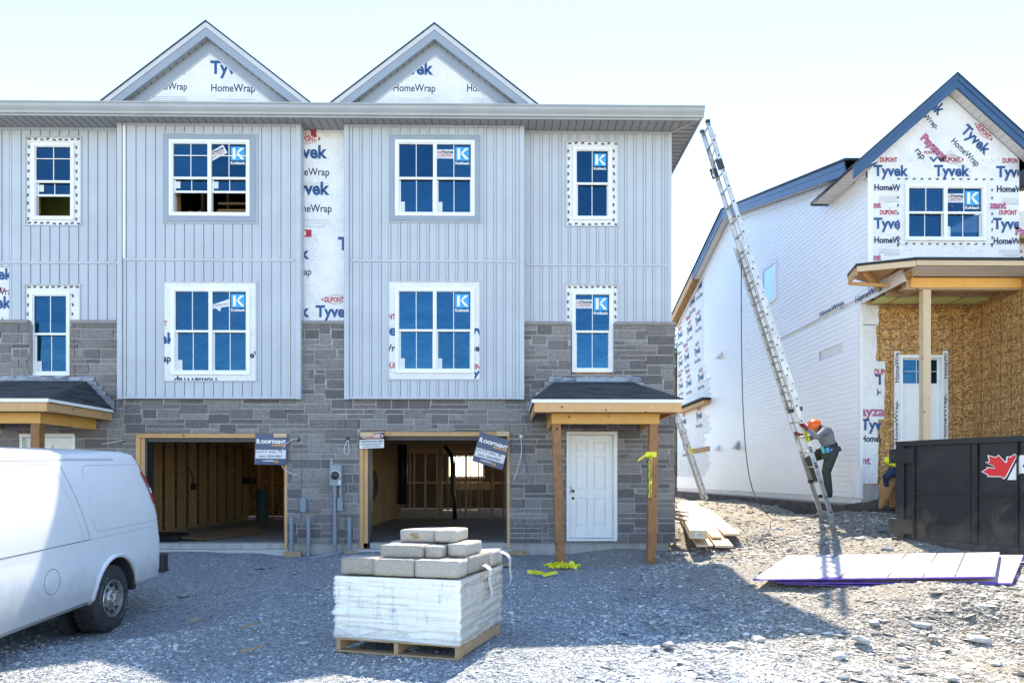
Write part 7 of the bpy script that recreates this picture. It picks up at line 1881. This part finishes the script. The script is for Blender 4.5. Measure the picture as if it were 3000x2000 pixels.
def head(mb, c, face, up_, s=1.0):
    c = Vector(c); f_ = Vector(face).normalized(); u = Vector(up_).normalized(); s_ = f_.cross(u).normalized(); u = s_.cross(f_).normalized()
    Rm = Matrix((s_, f_, u)).transposed()
    mb.ball(c, .100*s, 18, 14, (.76, .95, 1.08), Rm); mb.ball(c+f_*.030*s-u*.065*s, .062*s, 14, 10, (.85, .95, .9), Rm)
    mb.ball(c+f_*.098*s-u*.012*s, .017*s, 8, 6, (.8, 1.1, 1.5), Rm)           # nose
    mb.ball(c+f_*.082*s-u*.058*s, .016*s, 8, 6, (1.6, .7, .5), Rm)             # mouth
    mb.ball(c+f_*.070*s-u*.095*s, .024*s, 8, 6, (1, .8, .8), Rm)
    for k in (-1, 1): mb.ball(c+s_*.078*s*k-u*.015*s-f_*.005*s, .026*s, 8, 6, (.3, .7, 1.1), Rm)
    return f_, u, s_, Rm
P3 = lambda px, py, Y: q3(px, py, Y)
# ---- worker climbing the ladder (faces left, towards the ladder)
wk = thing('person', P3(2425, 1455, 13.0), 'person in grey shirt, dark trousers and orange hard hat climbing the tall ladder', 'person')
J = dict(pel=P3(2435, 1318, 13.02), wst=P3(2427, 1299, 13.02), chs=P3(2417, 1273, 13.02), nck=P3(2408, 1256, 13.02), hed=P3(2389, 1251, 13.02),
 shn=P3(2415, 1262, 12.84), shf=P3(2411, 1262, 13.20), eln=P3(2393, 1279, 12.66), elf=P3(2372, 1284, 13.30), wrn=P3(2361, 1252, 12.76), wrf=P3(2343, 1273, 13.27), han=P3(2353, 1245, 12.79), haf=P3(2335, 1271, 13.26),
 hpn=P3(2437, 1324, 12.92), hpf=P3(2428, 1320, 13.12), knn=P3(2421, 1381, 12.90), knf=P3(2371, 1345, 13.12), ann=P3(2429, 1441, 12.93), anf=P3(2390, 1398, 13.12))
fdir = (J['hed']-J['nck']).normalized(); face = Vector((-.80, -.06, -.55)); upv = Vector((-.45, 0, .9))
mb = MB()
for a, b, ra, rb in (('pel','wst',.115,.105),('wst','chs',.105,.125),('chs','nck',.12,.06),('nck','hed',.055,.052),('chs','shn',.08,.062),('chs','shf',.08,.062),('shn','eln',.050,.040),('eln','wrn',.040,.028),('shf','elf',.050,.040),('elf','wrf',.040,.028),
 ('pel','hpn',.09,.085),('pel','hpf',.09,.085),('hpn','knn',.080,.056),('knn','ann',.053,.038),('hpf','knf',.080,.056),('knf','anf',.053,.038)): cap(mb, J[a], J[b], ra, rb)
hf, hu, hs_, Rm = head(mb, J['hed'], face, upv)
fw = Vector((-.4, 0, .3)); hand(mb, J['wrn'], J['han'], (-.9, .35, .1), (-.3, 0, .95)); hand(mb, J['wrf'], J['haf'], (-.9, -.3, .1), (-.3, 0, .95))
for an, (tx_, ty_), Y in (('ann', (2398, 1454), 12.93), ('anf', (2369, 1411), 13.12)):
    cap(mb, J[an], J[an]+Vector((0,0,-.03)), .038, .035); cap(mb, J[an]+Vector((.02,0,-.05)), P3(tx_, ty_-1, Y), .033, .026)
fused(mb, 'body', M['skin'], wk, .009, 3)
def lower(J, keys, grow=1.0):
    mb = MB()
    for a, b, ra, rb in (('pel','wst',.148,.128),('pel','hpn',.130,.125),('pel','hpf',.130,.125),('hpn','knn',.124,.086),('knn','ann',.082,.066),('hpf','knf',.120,.084),('knf','anf',.074,.066)): cap(mb, J[a], J[b], ra, rb)
    return mb
mb = lower(J, None); fused(mb, 'trousers', M['trousers'], wk, .012, 4)
mb = MB()
for a, b, ra, rb in (('wst','chs',.134,.160),('chs','nck',.150,.078),('chs','shn',.098,.080),('chs','shf',.098,.080),('shn','eln',.068,.054),('eln','wrn',.052,.038),('shf','elf',.068,.054),('elf','wrf',.052,.038)): cap(mb, J[a], J[b], ra, rb)
cap(mb, J['wst'], J['pel']+Vector((0,0,.05)), .128, .132); fused(mb, 'shirt', M['grey_shirt'], wk, .012, 4)
mb = MB()
for w_, h_ in (('wrn', 'han'), ('wrf', 'haf')): cap(mb, J[w_]+(J[w_]-J[h_])*.6, J[w_], .040, .036); hand(mb, J[w_], J[h_]+(J[h_]-J[w_])*.0, (-.9, .35 if h_ == 'han' else -.3, .1), (-.3, 0, .95)); cap(mb, J[w_], J[h_], .034, .038)
fused(mb, 'gloves', M['red_glove'], wk, .007, 1)
mb = MB()
for an, (tx_, ty_), Y in (('ann', (2397, 1453), 12.93), ('anf', (2368, 1410), 13.12)):
    cap(mb, J[an]+Vector((0,0,.05)), J[an]+Vector((.005,0,-.05)), .052, .050); cap(mb, J[an]+Vector((.025,0,-.065)), P3(tx_, ty_, Y)+Vector((.02,0,0)), .042, .034)
fused(mb, 'boots', M['boot'], wk, .010, 2)
def helmet(c, m_, parent, hf, hu, hs_, tilt=0):
    mb = MB(); n = 24; rings = 8; V_ = []
    for i in range(rings+1):
        th = math.pi/2*i/rings*1.0
        for k in range(n):
            ph = 2*math.pi*k/n; V_.append(c+hs_*.118*math.sin(th)*math.cos(ph)+hf*.145*math.sin(th)*math.sin(ph)+hu*(.135*math.cos(th)))
    mb.add(V_, [(i*n+k, (i+1)*n+k, (i+1)*n+(k+1) % n, i*n+(k+1) % n) for i in range(rings) for k in range(n)], .5)
    V_ = []
    for k in range(n):
        ph = 2*math.pi*k/n; b_ = .06 if math.sin(ph) > .3 else .015
        V_ += [c+hs_*.117*math.cos(ph)+hf*.144*math.sin(ph)+hu*.004, c+hs_*(.117+.015)*math.cos(ph)+hf*(.144+b_)*math.sin(ph)-hu*.012]
    mb.add(V_, [(2*k, 2*k+1, (2*k+3) % (2*n), (2*k+2) % (2*n)) for k in range(n)], .5)
    mb.obox(c+hu*.137-hf*.09, c+hu*.137+hf*.09, .02, .012, up=hu)
    o = mb.build('hard_hat', m_, parent, smooth=True); sd = o.modifiers.new('solid', 'SOLIDIFY'); sd.thickness = .005; return o
helmet(J['hed']+hu*.022, M['orange'], wk, hf, hu, hs_)
mb = MB()       # dark hair and beard under the hat
mb.ball(J['hed']-hf*.022-hu*.012, .098, 14, 10, (.84, .90, .95), Rm); mb.build('hair', M['boot'], wk, smooth=True)
mb = MB(); mb.ball(J['hed']+hf*.040-hu*.082, .050, 12, 8, (1.0, .95, .7), Rm); mb.build('beard', M['boot'], wk, smooth=True)
# belt with pouches
mb = MB(); c = J['wst'].lerp(J['pel'], .42); ax = (J['wst']-J['pel']).normalized(); u = Vector((0,1,0)); v = ax.cross(u).normalized()
V_ = []
for dz in (-.028, .028):
    for k in range(28): t = 2*math.pi*k/28; V_.append(c+ax*dz+u*.150*math.cos(t)+v*.150*math.sin(t))
mb.add(V_, [(k, (k+1) % 28, 28+(k+1) % 28, 28+k) for k in range(28)], .5); bl = mb.build('tool_belt', M['boot'], wk, smooth=True); sd = bl.modifiers.new('solid', 'SOLIDIFY'); sd.thickness = .012
for (px, py, Y, w_, h_, m_, nm, lb) in ((2410, 1317, 12.85, .05, .15, 'teal', 'tool', None), (2424, 1318, 12.82, .07, .10, 'lblue', 'tool', None), (2438, 1324, 12.84, .055, .14, 'lblue', 'tool', None), (2422, 1330, 12.86, .22, .13, 'trousers', 'pouch', None), (2457, 1315, 13.0, .08, .10, 'boot', 'pouch', None), (2399, 1322, 12.95, .10, .12, 'boot', 'pouch', None)):
    q = P3(px, py, Y); mb = MB(); a_ = Vector((-.35, 0, .94)).normalized(); mb.obox(q-a_*h_/2, q+a_*h_/2, w_, .05, up=(0,1,0)); mb.build(nm, M[m_], bl, bevel=.01)
# ---- worker bending behind the dumpster
Y2 = 12.25
w2 = thing('person', P3(2598, 1492, Y2), 'person in tan work trousers and navy shirt bending down behind the dumpster', 'person')
J = dict(pel=P3(2606, 1412, Y2), wst=P3(2611, 1398, Y2), chs=P3(2626, 1382, Y2), nck=P3(2640, 1372, Y2), hed=P3(2628, 1362, Y2-.12), shn=P3(2622, 1380, Y2-.18), shf=P3(2640, 1376, Y2+.16), eln=P3(2594, 1396, Y2-.25), elf=P3(2640, 1410, Y2+.2), wrn=P3(2597, 1420, Y2-.20), wrf=P3(2630, 1440, Y2+.1), han=P3(2600, 1430, Y2-.18), haf=P3(2628, 1452, Y2+.05),
 hpn=P3(2598, 1418, Y2-.1), hpf=P3(2614, 1418, Y2+.1), knn=P3(2593, 1455, Y2-.15), knf=P3(2620, 1452, Y2+.1), ann=P3(2584, 1482, Y2-.1), anf=P3(2616, 1484, Y2+.1))
mb = MB()
for a, b, ra, rb in (('pel','wst',.115,.105),('wst','chs',.105,.125),('chs','nck',.12,.06),('nck','hed',.055,.052),('chs','shn',.08,.062),('chs','shf',.08,.062),('shn','eln',.050,.040),('eln','wrn',.040,.028),('shf','elf',.050,.040),('elf','wrf',.040,.028),
 ('pel','hpn',.09,.085),('pel','hpf',.09,.085),('hpn','knn',.080,.056),('knn','ann',.053,.038),('hpf','knf',.080,.056),('knf','anf',.053,.038)): cap(mb, J[a], J[b], ra, rb)
hf, hu, hs_, Rm = head(mb, J['hed'], (.8, -.3, -.5), (.3, 0, .9)); hand(mb, J['wrn'], J['han'], (.1, 0, -1), (1, 0, 0)); hand(mb, J['wrf'], J['haf'], (.1, 0, -1), (1, 0, 0))
fused(mb, 'body', M['skin'], w2, .010, 3)
fused(lower(J, None), 'trousers', M['tan_trousers'], w2, .012, 4)
mb = MB()
for a, b, ra, rb in (('wst','chs',.130,.150),('chs','nck',.140,.078),('chs','shn',.098,.080),('chs','shf',.098,.080),('shn','eln',.070,.056),('eln','wrn',.054,.042),('shf','elf',.068,.054),('elf','wrf',.052,.038)): cap(mb, J[a], J[b], ra, rb)
fused(mb, 'shirt', M['navy_shirt'], w2, .012, 4)
mb = MB()
for an in ('ann', 'anf'): cap(mb, J[an]+Vector((0,0,.04)), J[an]+Vector((0,0,-.03)), .06, .05); cap(mb, J[an]+Vector((0,0,-.035)), J[an]+Vector((.05,-.18,-.04)), .045, .04)
fused(mb, 'boots', M['boot'], w2, .012, 2)
helmet(P3(2612, 1361, Y2-.12), M['yellow'], w2, hf, Vector((.1,0,1)).normalized(), hf.cross(Vector((0,0,1))).normalized())
# ================================================================== TREES behind, seen in the gap
def tree(x, y, z, h, r, lb, seed):
    rr = random.Random(seed); t = thing('tree', (x, y, z), lb, 'tree', 'trees behind the houses')
    mb = MB(); mb.tube([(x, y, z-.3), (x+.05, y, z+h*.3), (x-.05, y, z+h*.65), (x, y, z+h*.92)], [.17, .13, .08, .03], 10)
    tips = []
    for k in range(16):
        a = rr.uniform(0, 6.28); h0 = z+h*rr.uniform(.12, .85); L = r*rr.uniform(.5, .95)*(1-.5*(h0-z)/h); e = Vector((x+L*math.cos(a), y+L*math.sin(a), h0+L*rr.uniform(.2, .7))); mb.tube([(x, y, h0), ((x+e.x)/2, (y+e.y)/2, (h0+e.z)/2-.05), e], [.05, .03, .012], 6); tips.append(e); tips.append(Vector((x, y, h0)).lerp(e, .6))
    mb.build('trunk', M['bark'], t)
    mb = MB()
    for c in tips+[Vector((x, y, z+h*k/6)) for k in range(1, 7)]:
        cr = rr.uniform(.4, .75); tn = rr.random()
        for i in range(190):
            d = Vector([rr.gauss(0, 1) for _ in range(3)]).normalized()*cr*rr.random()**.4; p = c+d; s_ = rr.uniform(.04, .09)
            a = Vector([rr.gauss(0, 1) for _ in range(3)]).normalized(); b = a.cross(Vector([rr.gauss(0, 1) for _ in range(3)])).normalized()
            mb.add([p-a*s_, p-b*s_*.5, p+a*s_, p+b*s_*.5], [(0,1,2,3)], min(1, max(0, tn*.6+rr.random()*.4)))
    mb.build('crown', M['leaf'], t)
tree(gx(1984, 31.5), 31.5, .5, 8.0, 2.2, 'leafy green tree showing in the gap between the houses', 3)
tree(gx(1950, 38), 38, .5, 7.0, 2.4, 'leafy tree behind the grey townhouses, mostly hidden', 5)
